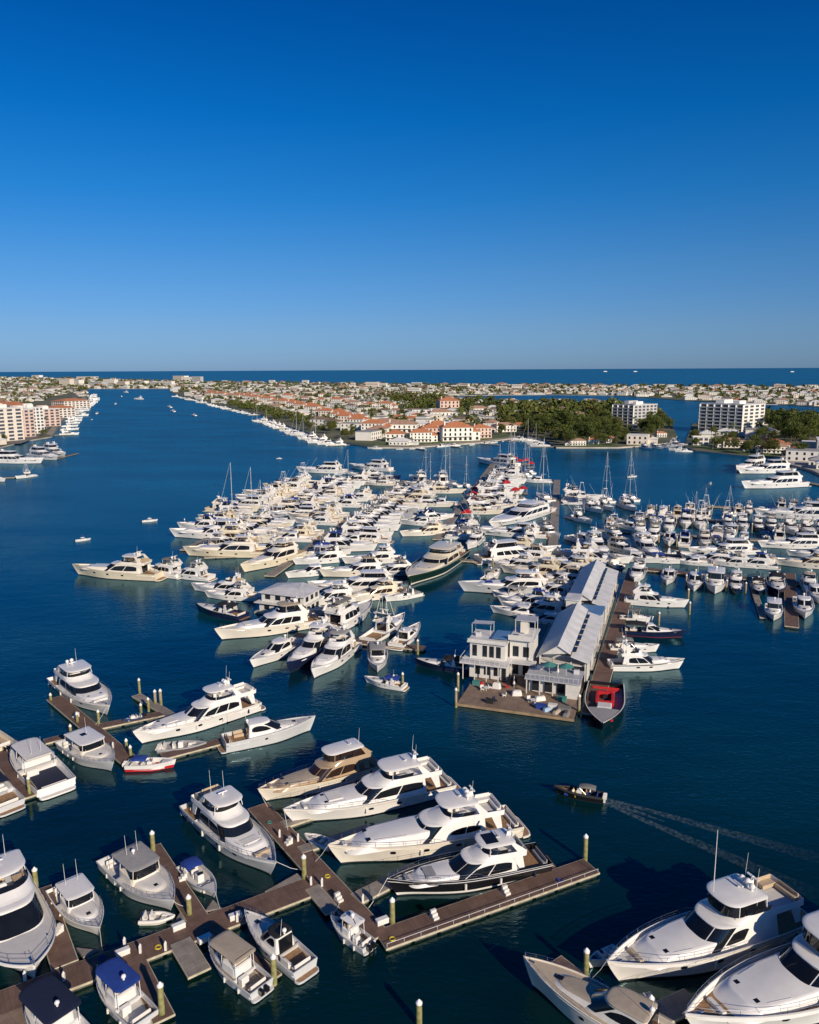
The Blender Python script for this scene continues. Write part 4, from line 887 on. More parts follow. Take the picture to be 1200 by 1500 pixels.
def set_boat(key, x, y, a, k, label, group=None, must=True):
    r, L, B_, look, cat = proto(key)
    r.location = (x, y, 0); r.rotation_euler = (0, 0, a); r.scale = (k, k, k)
    TAKEN.extend(hullpts(x, y, a, L * k, B_ * k)); tag(r, label, cat, group)
    return r
SIZE = {'fly20': (20, 5.3), 'cream25': (25, 6.1), 'fly17': (17, 4.9), 'arch19': (19, 5.1), 'navy19': (19, 5.1), 'tan22': (22, 5.6), 'mega32': (32, 7.4), 'trawl': (16, 5), 'sport': (18, 5.2), 'gold21': (21, 5.5), 'grey20': (20, 5.3), 'canv18': (18, 5.0), 'exp15': (15, 4.3), 'exp12': (12, 3.8), 'expblk': (14, 4.2),
        'expcov': (13, 4), 'pilot': (11, 3.7), 'pilotg': (11, 3.7), 'open9': (9, 2.9), 'openb': (8, 2.7), 'redtop': (11, 3.7), 'sail14': (14, 4.2), 'sail18': (18, 5)}
LOOK = {'fly20': 'white flybridge yacht', 'cream25': 'cream-hulled flybridge yacht', 'fly17': 'white yacht with grey hardtop', 'arch19': 'white open-bridge yacht', 'navy19': 'navy-hulled flybridge yacht', 'tan22': 'ivory yacht with tan top', 'mega32': 'long white motor yacht',
        'trawl': 'white trawler yacht', 'sport': 'white sportfishing boat', 'gold21': 'cream yacht with teak decks', 'grey20': 'silver-hulled yacht', 'canv18': 'yacht with blue top', 'exp15': 'white hard-roofed cruiser', 'exp12': 'white cruiser with blue bimini', 'expblk': 'dark-hulled cruiser', 'expcov': 'grey-covered cruiser', 'pilot': 'white pilothouse boat', 'pilotg': 'day boat with grey top',
        'open9': 'white centre console', 'openb': 'pale blue centre console', 'redtop': 'red-topped day boat', 'sail14': 'blue-covered sailboat', 'sail18': 'pale-covered sailboat'}
def mid(key, bow, stern, label, zb=2.6, zs=.6, group=None, kmax=None):
    A = at(*bow, zb); B_ = at(*stern, zs); d = (A - B_).xy; L = SIZE[key][0]; k = d.length / L
    a = math.atan2(d.y, d.x); k2 = min(max(k, .75), kmax or 1.18)
    B_ = Vector((A.x - math.cos(a) * L * k2, A.y - math.sin(a) * L * k2, 0)); k = k2
    set_boat(key, B_.x, B_.y, a, k, label, group)
def midL(key, px, py, deg, k, label, z=1.0, group=None):
    """boat centred on a pixel, with a heading in degrees and a size factor"""
    p = at(px, py, z); L = SIZE[key][0] * k; a = R(deg)
    set_boat(key, p.x - math.cos(a) * L / 2, p.y - math.sin(a) * L / 2, a, k, label, group)

# the boats one can tell apart, front rows first
mid('cream25', (106, 825), (243, 846), 'cream motor yacht at the far left tip of the packed marina, bow leftward', 3.6)
midL('trawl', 235, 838, 155, 1.0, 'white trawler with stacked decks directly right of the leftmost cream yacht')
midL('fly17', 275, 842, 160, 1.0, 'white yacht with grey hardtop right of the stacked-deck trawler')
mid('mega32', (248, 772), (372, 786), 'long white yacht whose bow juts out left below the twin masts', 4.0)
mid('cream25', (268, 800), (395, 812), 'cream yacht with tall white arch behind the floating dock at left', 3.4)
mid('arch19', (280, 852), (368, 868), 'white low yacht with bow left, above the grey-roofed houseboat', 2.6)
mid('expblk', (286, 882), (366, 906), 'dark-hulled cruiser pointing left in front of the grey-roofed houseboat', 2.2)
mid('tan22', (314, 920), (482, 908), 'largest ivory yacht pointing left, just below the grey-roofed houseboat', 3.2)
mid('exp15', (366, 966), (444, 938), 'white cruiser pointing down-left, leftmost of the three front bows', 2.3)
mid('navy19', (420, 972), (486, 936), 'dark-hulled cruiser in the middle of the three front bows', 2.6)
mid('fly17', (456, 980), (522, 940), 'white cruiser with portholes, rightmost of the three front bows', 2.6)
midL('trawl', 515, 905, 62, 1.25, 'wide boxy white yacht with dark aft windows, stern towards us')
midL('sport', 567, 920, 62, 1.0, 'white sportfisher with golden cockpit, left of the rounded white cruiser')
midL('exp15', 598, 930, 68, 1.0, 'rounded white cruiser at the right end of the front walkway')
mid('pilotg', (553, 978), (554, 950), 'small boat under blue canvas beside the front walkway', 1.6)
mid('exp12', (534, 990), (582, 1004), 'small white motorboat adrift below the blue canvas boat', 1.4)
mid('expblk', (606, 962), (690, 980), 'dark-sided open cruiser left of the white dock house', 1.8)
def own(fn, kw, bow, stern, zb, zs, label, cat, rw):
    L = LN(bow, stern, zb, zs); r = near(fn, kw, bow, stern, zb, zs, label, cat, rw=rw)
    B_ = L * rw; a = r.rotation_euler.z; TAKEN.extend(hullpts(r.location.x, r.location.y, a, L, B_)); return r
own(yacht, dict(fs=3.3, fb=4.3, hull=GREEN, house=CREAM, stripe=7, stripe_m=CREAM, cap=CREAM, hx=(.2, .6), rf=.06, fly=(.1, .5), hard=(.14, .42), domes=1, ant=1, trunk=(.82, .4), rails=False, sunpad=None, ports=0, bul=.6, n=2.8, low=IVORY), (597, 845), (668, 812), 3.4, .8, 'dark green yacht with cream upperworks and rail at the edge of open water', 'yacht', .27)
own(yacht, dict(fs=2.6, fb=3.6, hh=2.4, hx=(.1, .72), rf=.16, fly=(.12, .55), hard=(.2, .45), domes=1, ant=1, sidepanes=4, trunk=(.9, .5), rails=False, bul=.5, sunpad=None, low=WHITE), (716, 762), (800, 745), 3.6, 1.2, 'large bright white yacht lying broadside in the marina centre', 'yacht', .24)
own(yacht, dict(fs=2.3, fb=3.6, hull=PEARL, house=WHITE, hx=(.16, .64), rf=.12, fly=(.1, .52), hard=(.2, .46), domes=1, ant=1, rails=False, seatm=VINYLT, ports=3, sunpad=BLUEC, trunk=(.84, .4)), (671, 849), (815, 862), 3.6, .8, 'big pearl-hulled yacht pointing left above the white dock house', 'yacht', .235)
own(yacht, dict(fs=1.8, fb=2.7, hx=(.2, .66), rf=.16, fly=(.14, .48), hard=None, ant=1, domes=1, rails=False, stripe=6, stripe_m=BOOT, ports=2, low=WHITE), (1003, 962), (892, 976), 2.7, .6, 'white yacht with dark stripe, first berth right of the long walkway', 'yacht', .25)
own(express, dict(hull=NAVY, house=WHITE, hard=True, bimini=BLACKC, rails=False, hx=(.36, .68), boot=BOOTR, canopy_x=(.04, .36)), (1006, 922), (912, 924), 2.0, .6, 'navy-hulled cruiser with large black aft canopy right of the long walkway', 'motorboat', .27)
own(yacht, dict(fs=1.8, fb=2.8, rails=False, hx=(.2, .66), rf=.14, domes=0, ant=0, hard_m=WHITE), (1010, 876), (915, 880), 2.8, .6, 'white flybridge yacht farther along the long walkway, bow right', 'yacht', .26)
own(express, dict(rails=False, hard=False, bimini=GREYC, hx=(.3, .6)), (966, 944), (893, 950), 1.8, .6, 'white cruiser with grey bimini between the striped yacht and navy cruiser', 'motorboat', .28)
own(pilothouse, dict(rails=False, open_front=True, roof=GREYC, domes=0), (958, 902), (908, 905), 1.8, .6, 'day boat with dark canvas second from the navy cruiser', 'motorboat', .32)
redb = own(openboat, dict(hull=BLACK, cap=VINYL, sc=.64, fs=1.3, fb=2.0, seatm=REDC, inner=GREYD, console=False, ob=0, stripe=7, stripe_m=VINYL), (883, 1062), (888, 1004), 1.6, .6, 'white open boat with red cushions at the foot of the long walkway', 'motorboat', .36)
rmb = MB(); Lr = 15.0
for a_ in ((.30, .36, -1.3, 1.3), (.36, .60, .95, 1.5), (.36, .60, -1.5, -.95), (.60, .64, -1.4, 1.4)): rmb.box(a_[0] * Lr * 1.05, a_[1] * Lr * 1.05, a_[2] * 1.15, a_[3] * 1.15, .33, 1.55, REDC, .08)
rmb.build('red_sofa', redb); mb = MB(); mb.box(.655 * 16.5, .80 * 16.5, -1.3, 1.3, 1.3, 1.75, NONSKID, .15); mb.build('foredeck_pad', redb); mb = MB(); mb.box(.40 * Lr, .48 * Lr, -.4, .4, .33, 1.3, BLACKC, .08); mb.build('helm_console', redb)
for i, (x, y, kk, key) in enumerate([(938, 832, 1.1, 'fly17'), (982, 836, 1.0, 'exp15'), (1020, 842, 1.15, 'exp15'), (1049, 845, 1.15, 'pilot'), (1078, 848, 1.0, 'navy19'), (1110, 852, .9, 'expblk'), (1136, 848, 1.2, 'expblk'), (1182, 850, 1.2, 'tan22')]):
    L = SIZE[key][0] * kk; p = at(x, y, 1); a = R(-112)
    if i < 6: set_boat(key, p.x, p.y, a, 15.5 / SIZE[key][0] * kk, LOOK[key] + ', ' + ['first', 'second', 'third', 'fourth', 'fifth', 'sixth'][i] + ' bow from the left below the right-hand cross dock')
    else: set_boat(key, p.x, p.y, a, 15 / SIZE[key][0] * kk, LOOK[key] + (' under black canopy, left of the dark slip' if i == 6 else ' right of the dark slip near the right edge'))
mid('pilot', (1134, 902), (1133, 876), 'white boat with blue windshield, bow down, left one of the lowest right pair', 1.8)
mid('exp15', (1180, 900), (1174, 872), 'white dark-hulled boat, right one of the lowest right pair', 1.8)
mid('fly20', (892, 810), (835, 775), 'white yacht with long pale side pointing at the metal roof', 2.8)
mid('fly20', (965, 812), (905, 776), 'white yacht pointing down-right beyond the metal roof', 2.8)
midL('fly17', 868, 745, -72, 1.0, 'white yacht bow-on at the right end of the marina centre pier')
midL('fly17', 694, 795, -110, 1.0, 'white cruiser alone on the stub dock right of the green yacht')
midL('sport', 887, 742, -80, .95, 'white boat bow-on under the tall leaning mast')
midL('fly20', 920, 742, -82, .9, 'rightmost bow-on white boat under a tall single mast')
mid('mega32', (434, 683), (507, 692), 'long white yacht at the top left corner of the marina, bow left', 3.6)
mid('mega32', (511, 678), (573, 689), 'grey-sided long yacht at the top of the marina, bow up-left', 3.6)
mid('mega32', (698, 670), (758, 683), 'grey-sided yacht at the top of the red-flagged pier', 3.6)
mid('fly20', (600, 695), (632, 712), 'dark-glassed yacht under the left pair of masts', 2.8)
mid('fly20', (638, 695), (664, 716), 'yacht under the middle pair of masts', 2.8)
mid('mega32', (395, 745), (470, 757), 'long white yacht low in the left rows behind the single mast', 3.6)
mid('mega32', (480, 776), (562, 792), 'long white two-deck yacht with dark bands in the left centre', 3.6)
mid('mega32', (1008, 797), (1104, 808), 'cream-white long yacht in the right group, bow left', 3.6)
mid('mega32', (1105, 744), (1235, 760), 'long streamlined white yacht cut by the right edge', 4.0)
mid('mega32', (1110, 790), (1200, 800), 'white yacht with blue shade and black waterline near the right edge', 3.0)
mid('mega32', (450, 848), (590, 862), 'long ivory yacht with dark oval windows above the boxy yacht', 3.6)
mid('cream25', (352, 828), (440, 812), 'pale yacht with long flat white roof left of the centre', 2.8)
mid('mega32', (822, 800), (700, 822), 'cream-decked long yacht right of the stub dock', 3.0)
for i, (x, y, key, d) in enumerate([(845, 812, 'fly20', 160), (838, 824, 'arch19', 162), (826, 836, 'cream25', 160), (818, 850, 'tan22', 161), (806, 866, 'fly17', 160), (797, 880, 'exp15', 158), (786, 893, 'fly20', 160), (905, 790, 'trawl', -75), (868, 806, 'exp15', -80), (850, 760, 'sport', -70), (806, 782, 'trawl', -72), (775, 790, 'fly17', -95)]):
    midL(key, x, y, d, .95, LOOK[key] + (', ' + ORD[i] + ' from the far end left of the long metal roofs' if i < 7 else ', ' + ORD[i - 7] + ' of the scattered berths beyond the metal roofs'))
for x, y, k, d, l in [(345, 752, 1.15, 165, 'under the left of the twin masts'), (374, 758, 1.25, 165, 'under the right leaning twin mast'), (385, 742, .8, 165, 'with a single mast behind the leftmost rows'), (512, 692, .9, 150, 'between the two long yachts at the top'), (574, 702, .75, 150, 'with a lone mast right of the top yachts'),
                        (626, 712, 1.3, 120, 'with the left mast of the first pair'), (632, 705, 1.0, 120, 'with the right mast of the first pair'), (655, 716, 1.45, 120, 'with the taller mast of the second pair'), (661, 708, 1.2, 120, 'with the shorter mast of the second pair'), (684, 710, 1.0, 100, 'alone before the open channel'),
                        (733, 684, .95, 100, 'with a short mast on the red-flagged pier'), (749, 690, 1.6, 100, 'with the tallest mast of the red-flagged pier'), (754, 684, 1.3, 100, 'right beside the tallest mast'), (770, 694, 1.1, 100, 'with the left mast of the red canopies'), (776, 690, 1.1, 100, 'with the right mast of the red canopies'),
                        (797, 728, 1.65, 100, 'with the tall mast right of the marina centre'), (889, 730, 1.15, 95, 'with twin masts beyond the bow-on boats'), (924, 728, 1.15, 95, 'with a single mast, rightmost of the bow-on boats'), (1034, 744, .6, 95, 'with a short mast above the right group'), (1069, 750, .75, 95, 'with a lone white mast above the right group'), (1020, 746, .55, 95, 'with a small mast among the right group bows')]:
    k2 = k * .62 if k > 1.2 else k * .7; key = 'sail18' if k > 1.0 else 'sail14'
    midL(key, x, y, d, k2 * (1.25 if key == 'sail14' else 1.15), 'sailboat ' + l)

XR = [(898, 822, 'pilotg', 100, 1.0, 'beside the end of the metal roof'), (915, 806, 'tan22', -62, .85, 'just right of the far shed roof'), (938, 818, 'exp15', -25, 1.1, 'lying along the cross dock left end'), (957, 806, 'grey20', -80, .8, 'bow-on behind the cross dock left end'), (976, 820, 'exp12', -20, 1.0, 'low against the cross dock under the bow-on yacht'),
      (996, 812, 'expblk', -15, 1.1, 'left of the cream-white long yacht'), (1012, 822, 'exp15', 160, .9, 'between cross dock and cream-white long yacht'), (1040, 820, 'grey20', 160, .9, 'shaded behind the third bow'), (1068, 824, 'fly17', 160, .9, 'behind the fourth bow'), (1098, 826, 'canv18', 160, .9, 'behind the fifth bow'),
      (1128, 822, 'pilotg', 70, 1.0, 'at the far end of the dark slip'), (1180, 826, 'gold21', 160, .9, 'above the right edge end of the cross dock'), (1190, 812, 'fly20', 160, .8, 'second above the right edge end of the cross dock'), (925, 772, 'exp15', -65, 1.0, 'among the upper berths beyond the metal roof'), (905, 762, 'expcov', -70, 1.0, 'left upper berths beyond the metal roof'), (858, 792, 'exp15', -60, 1.2, 'angled beside the shed roof peak'),
      (880, 830, 'openb', 110, 1.1, 'right under the peak of the far shed'), (1195, 870, 'exp15', -110, 1.1, 'lowest at the right edge'), (640, 758, 'canv18', 20, .9, 'below the second mast pair'), (668, 772, 'exp12', -160, 1.2, 'left of the broadside yacht bow'), (620, 780, 'gold21', 200, .9, 'above the green yacht')]
XR += [(748, 802, 'gold21', 165, .9, 'behind the pearl-hulled yacht, upper one'), (768, 815, 'tan22', 162, .9, 'behind the pearl-hulled yacht, middle one'), (752, 828, 'fly20', 160, .9, 'behind the pearl-hulled yacht, lower one'), (722, 842, 'pilotg', 60, 1.0, 'off the stub dock right end'), (782, 838, 'gold21', 160, 1.0, 'left of the far shed foot'), (735, 806, 'exp15', -110, .9, 'small by the stub dock tip'),
       (800, 908, 'exp15', 158, 1.0, 'tucked between the dock houses and the near shed'), (812, 893, 'gold21', 158, .8, 'against the left side of the near shed'), (830, 866, 'fly20', 158, .8, 'against the left side of the far shed'),
       (772, 882, 'canv18', 160, .9, 'in the gap before the near shed roof'), (760, 896, 'exp15', 160, 1.0, 'behind the white dock houses'), (752, 872, 'pilotg', 160, 1.1, 'under the pearl-hulled yacht stern'),
       (478, 878, 'fly20', 200, .95, 'right of the grey-roofed houseboat, upper one'), (492, 892, 'exp15', 205, 1.0, 'right of the grey-roofed houseboat, lower one'), (545, 872, 'gold21', 205, .9, 'behind the boxy white yacht'), (590, 872, 'expcov', 215, .9, 'between boxy yacht and green yacht'), (338, 872, 'fly17', 170, .9, 'left of the grey-roofed houseboat'), (570, 838, 'grey20', 195, .9, 'left of the green yacht bow'), (545, 820, 'fly20', 190, 1.0, 'two berths left of the green yacht'),
       (470, 820, 'arch19', 200, 1.0, 'right of the flat-roofed pale yacht'), (455, 838, 'exp15', 210, 1.1, 'above the houseboat right corner'), (520, 838, 'tan22', 192, 1.0, 'above the ivory oval-windowed yacht')]
for x, y, key, d, k, w_ in XR: midL(key, x, y, d, k, LOOK[key] + ' ' + w_)
# rows of berths on parallel piers inside outlines drawn over the water
def inside(p, poly):
    c = False; n = len(poly)
    for i in range(n):
        x1, y1 = poly[i]; x2, y2 = poly[(i + 1) % n]
        if (y1 > p[1]) != (y2 > p[1]) and p[0] < (x2 - x1) * (p[1] - y1) / (y2 - y1) + x1: c = not c
    return c
def gp(pl, z=0): return [tuple(at(x, y, z).xy) for x, y in pl]
def rows(poly, holes, deg, names, pitch, keysL, keysR, lmin, lmax, seed, sides=('left', 'right'), off=0.0, flip=0.0, dockm=DOCKG, endname='near'):
    rn = random.Random(seed); G = gp(poly); H_ = [gp(h) for h in holes]; a = R(deg); u = (math.cos(a), math.sin(a)); v = (-u[1], u[0])
    s_ = [p[0] * v[0] + p[1] * v[1] for p in G]; t_ = [p[0] * u[0] + p[1] * u[1] for p in G]
    s = max(s_) - off; pi = 0; n = 0
    while s > min(s_) and pi < len(names):
        run = []; t = min(t_)
        while t < max(t_):
            if inside((u[0] * t + v[0] * s, u[1] * t + v[1] * s), G): run.append(t)
            t += 2
        if len(run) > 5:
            A = Vector((u[0] * run[0] + v[0] * s, u[1] * run[0] + v[1] * s, .5)); B_ = Vector((u[0] * run[-1] + v[0] * s, u[1] * run[-1] + v[1] * s, .5))
            dock(A, B_, 3.2, 'weathered floating pier, ' + names[pi], z=.5, m=dockm, name='floating_pier', world=True, group='long marina piers')
            for sd, sg in ((sides[0], 1), (sides[1], -1)):
                t = run[0] + 2; k = 0; cnt = 0
                while t < run[-1] - 1:
                    key = rn.choice(keysL if sg == 1 else keysR); L, B2 = SIZE[key]; tgt = rn.uniform(lmin, lmax); sc = min(max(tgt / L, .78), 1.2); L2, b2 = L * sc, B2 * sc
                    t += b2 / 2 + .35; st = 2.4 + rn.uniform(0, .8)
                    sternin = rn.random() < .72
                    an = a + sg * math.pi / 2 + rn.uniform(-.06, .06) + R(flip)
                    ca, sa = math.cos(an), math.sin(an)
                    x = u[0] * t + v[0] * s + ca * st; y = u[1] * t + v[1] * s + sa * st
                    cx, cy = x + ca * L2 * .6, y + sa * L2 * .6
                    if not sternin: x, y, an2 = x + ca * L2, y + sa * L2, an + math.pi
                    else: an2 = an
                    ok = inside((cx, cy), G) and not any(inside((cx, cy), h) for h in H_) and free(hullpts(x, y, an2, L2, b2), 1.1)
                    if ok and rn.random() > .06:
                        nm = LOOK[key] + ', ' + ORD[cnt] + ' from ' + endname + ' end, ' + sd + ' side, ' + names[pi]
                        set_boat(key, x, y, an2, sc, nm, 'boats packed along the marina piers'); n += 1; cnt = min(cnt + 1, 29)
                        if rn.random() < .45:
                            q = Vector((x, y, 0)) if sternin else Vector((x + math.cos(an2) * L2, y + math.sin(an2) * L2, 0)); q += Vector((ca * L2 * .9, sa * L2 * .9, 0)) + Vector((u[0], u[1], 0)) * (b2 / 2 + .1)
                            if free([(q.x, q.y, .3)]): piling(q, None, rn.choice([2.4, 3.0, 3.4]), 'wooden pile beside the ' + ORD[max(cnt - 1, 0)] + ' boat from ' + endname + ' end, ' + sd + ' side, ' + names[pi], r=.24, kind='w')
                        t += b2 / 2 + .3
                    else: t += b2 * .25
        pi += 1; s -= pitch
    print('row boats', n)
YK = ['fly20', 'gold21', 'grey20', 'canv18', 'cream25', 'gold21', 'fly17', 'arch19', 'arch19', 'tan22', 'navy19', 'trawl', 'exp15', 'sport', 'mega32']
MK = ['exp15', 'exp12', 'fly17', 'expcov', 'arch19', 'trawl', 'pilot', 'pilotg', 'exp15', 'sport', 'fly20', 'expblk']
SK = ['exp12', 'exp15', 'pilotg', 'redtop', 'open9', 'openb', 'expcov', 'fly17', 'arch19', 'sport', 'expblk', 'pilot', 'trawl']
main = [(330, 846), (262, 806), (288, 770), (330, 748), (378, 726), (432, 706), (478, 704), (566, 700), (596, 704), (668, 704), (700, 690), (722, 676), (778, 688), (836, 712), (866, 738), (866, 766), (800, 776), (842, 792), (900, 806), (905, 824), (822, 846), (705, 826), (640, 792), (588, 858), (560, 872), (470, 882), (442, 866), (372, 838)]
rows(main, [[(640, 780), (664, 780), (664, 800), (640, 800)], [(700, 756), (870, 752), (870, 772), (716, 778)], [(590, 835), (665, 812), (700, 830), (640, 870), (580, 880)]], 79,
     ['the leftmost pier', 'the second pier', 'the third pier', 'the fourth pier', 'the fifth pier', 'the sixth pier', 'the seventh pier'], 42, YK, YK[:9] + MK, 17, 27, 5, off=21)
right = [(884, 838), (858, 800), (872, 768), (930, 755), (1000, 743), (1110, 741), (1260, 744), (1260, 856), (1180, 846), (1130, 834), (925, 828)]
rows(right, [[(1108, 812), (1150, 812), (1150, 836), (1108, 834)], [(965, 806), (990, 806), (990, 815), (965, 815)]], -20, ['the far right-hand pier', 'the middle right-hand pier', 'the near right-hand pier'], 35, SK + YK, SK + YK, 13, 21, 11, sides=('far', 'near'), off=19, endname='left')
dock((926, 832), (1215, 858), 3.0, 'brown cross dock at right above a row of six bows', z=.55, name='floating_dock')
dock((1157, 840), (1160, 918), 3.0, 'short dock in the dark slip between two boats near the right edge', z=.55)
dock((1118, 905), (1100, 850), 1.4, 'narrow finger left of the black-canopied boat', z=.5, m=DOCKG)
dock((432, 930), (622, 950), 2.6, 'brown front walkway behind the three front bows', z=.55)
dock((640, 818), (728, 824), 2.4, 'grey stub dock right of the green yacht', z=.5, m=DOCKG)
dock((300, 816), (398, 812), 2.6, 'grey dock under the cream yacht with tall arch', z=.5, m=DOCKG)
for i, (x, y) in enumerate([(1005, 858), (1035, 862), (1064, 866), (1092, 870), (1010, 900), (1008, 880), (965, 916), (520, 958), (612, 958), (645, 828), (722, 832), (540, 962)]):
    piling(x, y, 3.0, ['tan pile right of the second bow below the cross dock', 'tan pile between third and fourth bows below the cross dock', 'tan pile between fourth and fifth bows below the cross dock', 'tan pile right of the fifth bow below the cross dock',
                       'tall pale pile off the tip of the far walkway yacht', 'pile just behind the far walkway yacht bow', 'yellow pile beside the dark-canvas day boat', 'pile on the front walkway left of the golden cockpit', 'pile at the right end of the front walkway', 'pile at the left end of the stub dock', 'pile at the right end of the stub dock', 'second pile on the front walkway'][i], kind='w', r=.26)
# red show canopies over the pier heads
def tent(px, py, s, label, m=REDC, z=.55):
    p = at(px, py, z); o = empty('canopy_tent', p, R(79)); tag(o, label, 'canopy tent', 'red canopies on the show pier')
    mb = MB(); rows_ = [[(-s, -s, 2.4), (s, -s, 2.4), (s, s, 2.4), (-s, s, 2.4)], [(-s * .1, -s * .1, 3.6), (s * .1, -s * .1, 3.6), (s * .1, s * .1, 3.6), (-s * .1, s * .1, 3.6)]]
    mb.grid([[(x, y, 2.1) for x, y, _ in rows_[0]]] + rows_, m, True); mb.cap(rows_[1], m); mb.build('canopy', o, 0)
    for sx in (1, -1):
        for sy in (1, -1): mb = MB(); mb.tube([(sx * s * .95, sy * s * .95, 0), (sx * s * .95, sy * s * .95, 2.3)], .05, ALU, 4); mb.build('leg', o)
    mb = MB(); mb.box(-s - .3, s + .3, -s - .3, s + .3, -.35, .0, DOCKG); mb.build('platform', o, 0)
for i, (x, y) in enumerate([(754, 676), (762, 680), (771, 679), (778, 684), (718, 708), (742, 713), (766, 722), (755, 724), (697, 722), (700, 736), (684, 758), (693, 730)]):
    tent(x, y, 2.1, ['small red canopy, farthest on the show pier', 'red canopy second on the show pier', 'red canopy third on the show pier', 'red canopy at the right of the show pier head', 'lone red canopy left of the show pier', 'red canopy behind the bright white broadside yacht', 'red canopy above the broadside yacht stern', 'red canopy left of the broadside yacht stern canopy', 'red canopy high in the marina centre', 'red canopy midway in the marina centre', 'red canopy lowest in the marina centre', 'red canopy between two others in the marina centre'][i])
# ------------------------------------------------------------------ floating dock house and the long metal roofs
WALLW = mat('painted_board_white', (.66, .64, .60), .6, var=.1, scale=1.2)
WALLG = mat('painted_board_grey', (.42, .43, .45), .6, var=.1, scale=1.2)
ROOFG = mat('metal_roof_grey_and_shaded', (.44, .45, .48), .45, var=.14, scale=.7)
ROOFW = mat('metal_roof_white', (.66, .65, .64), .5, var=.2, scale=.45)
ROOFB = mat('roof_blue', (.10, .22, .42), .5, var=.1)
WIND = mat('window_dark', (.02, .024, .03), .12, var=.3)
fO = at(670, 1030, .6); fA = R(-19)
def site(name, x, y, label, cat, group=None, z=0.0, rz=0.0):
    o = empty(name, (fO.x + math.cos(fA) * x - math.sin(fA) * y, fO.y + math.sin(fA) * x + math.cos(fA) * y, z), fA + rz); return tag(o, label, cat, group)
def bxp(o, name, x0, x1, y0, y1, z0, z1, m, c=0.0): mb = MB(); mb.box(x0, x1, y0, y1, z0, z1, m, c); return mb.build(name, o, 0 if not c else 30)
w_ = site('wharf', 0, 0, 'broad brown wharf carrying the white dock house', 'wharf')
bxp(w_, 'deck_boards', 0, 21.5, 0, 25, .45, .62, WHARF); bxp(w_, 'fascia', -.08, 21.58, -.1, -.003, .1, .60, mat('wharf_fascia', (.36, .25, .15), .8, var=.3, scale=1)); bxp(w_, 'float', .3, 21, .4, 24.5, -.4, .44, FLOATM)
dock((866, 1046), (929, 833), 3.4, 'long dark brown walkway beside the long metal roofs', z=.6, name='floating_dock')
def wall_window(o, x0, x1, y, z0, z1, name='window', m=None, ax='y', parent=None):
    mb = MB()
    if ax == 'y': mb.box(x0, x1, y - .04, y - .004, z0, z1, m or WIND)
    else: mb.box(y + .004, y + .04, x0, x1, z0, z1, m or WIND)
    return mb.build(name, parent or o, 0)
# left two-storey house
h = site('dock_house', -2.3, 6.6, 'white two-storey dock house with flat roof and railed upper deck', 'house')
bxp(h, 'lower_wall', 1.2, 9.0, 6.5, 13.5, .63, 3.6, WALLW); bxp(h, 'upper_wall', 1.0, 8.2, 7.6, 14.2, 3.85, 6.9, WALLW)
bxp(h, 'porch_roof', -.4, 9.3, 4.6, 14.3, 3.6, 3.85, ROOFW); bxp(h, 'roof', .5, 8.6, 7.0, 14.7, 6.9, 7.15, ROOFW)
for x in (.2, 2.6, 5.0, 7.4): bxp(h, 'post', x, x + .16, 4.8, 4.96, .63, 3.6, WALLW)
for x in (1.5, 3.6, 5.0, 6.4): wall_window(h, x, x + .95, 7.6, 4.3, 6.4)
for x in (2.2, 4.2, 6.2): wall_window(h, x, x + 1.2, 6.5, 1.3, 3.2)
wall_window(h, 7.8, 8.7, 6.5, .7, 3.0, 'door')
mb = MB()
for x in range(0, 10): mb.tube([(x - .3, 4.7, 3.85), (x - .3, 4.7, 4.75)], .04, WALLW, 4)
mb.tube([(-.3, 4.7, 4.75), (9.2, 4.7, 4.75)], .05, WALLW, 4); mb.tube([(-.3, 4.7, 4.75), (-.3, 14, 4.75)], .05, WALLW, 4); mb.build('railing', h, 0)
bxp(h, 'parapet', .6, 8.5, 7.1, 7.25, 7.15, 7.6, WALLW)
mb = MB(); mb.grid([[(.4, 11, 9.3), (4.6, 11, 9.5)], [(.4, 14.2, 9.0), (4.6, 14.2, 9.2)]], ROOFW); mb.grid([[(.4, 11, 9.24), (4.6, 11, 9.44)], [(.4, 14.2, 8.94), (4.6, 14.2, 9.14)]], ROOFW)
for x, y in ((.5, 11.1), (4.4, 11.1), (.5, 14.1), (4.4, 14.1)): mb.tube([(x, y, 7.1), (x, y, 9.2)], .06, WALLW, 4)
mb.build('roof_awning', h, 0)
bxp(h, 'solar_panel', 5.2, 8.2, 9.0, 14.0, 7.45, 7.6, ROOFB)
h.scale = (1, 1, 1.12)
# taller middle block
h = site('dock_house', -2.3, 6.6, 'white taller dock house with roof terrace, between flat-roofed ones', 'house')
bxp(h, 'wall', 8.7, 13.2, 10.0, 17.0, .63, 7.8, WALLW); bxp(h, 'terrace_slab', 8.5, 13.6, 9.0, 17.2, 7.8, 8.0, ROOFW)
bxp(h, 'balcony', 9.3, 14.2, 7.6, 9.97, 3.7, 3.9, ROOFW)
for x in (9.4, 14.0): bxp(h, 'post', x, x + .15, 7.7, 7.85, .63, 3.7, WALLW)
for x in (9.3, 11.4): wall_window(h, x, x + 1.2, 10, 4.4, 6.4); wall_window(h, x, x + 1.2, 10, .9, 3.0)
bxp(h, 'parapet', 8.5, 13.6, 9.02, 9.15, 8.0, 8.8, WALLW); bxp(h, 'stair_house', 10.2, 11.6, 13, 15.5, 8.0, 10.2, IVORY)
bxp(h, 'terrace_roof', 8.9, 13.2, 13.5, 17.0, 10.3, 10.45, ROOFG)
for x, y in ((9.0, 13.6), (13.0, 13.6), (9.0, 16.8), (13.0, 16.8)): bxp(h, 'post', x, x + .12, y, y + .12, 8.0, 10.3, WALLW)
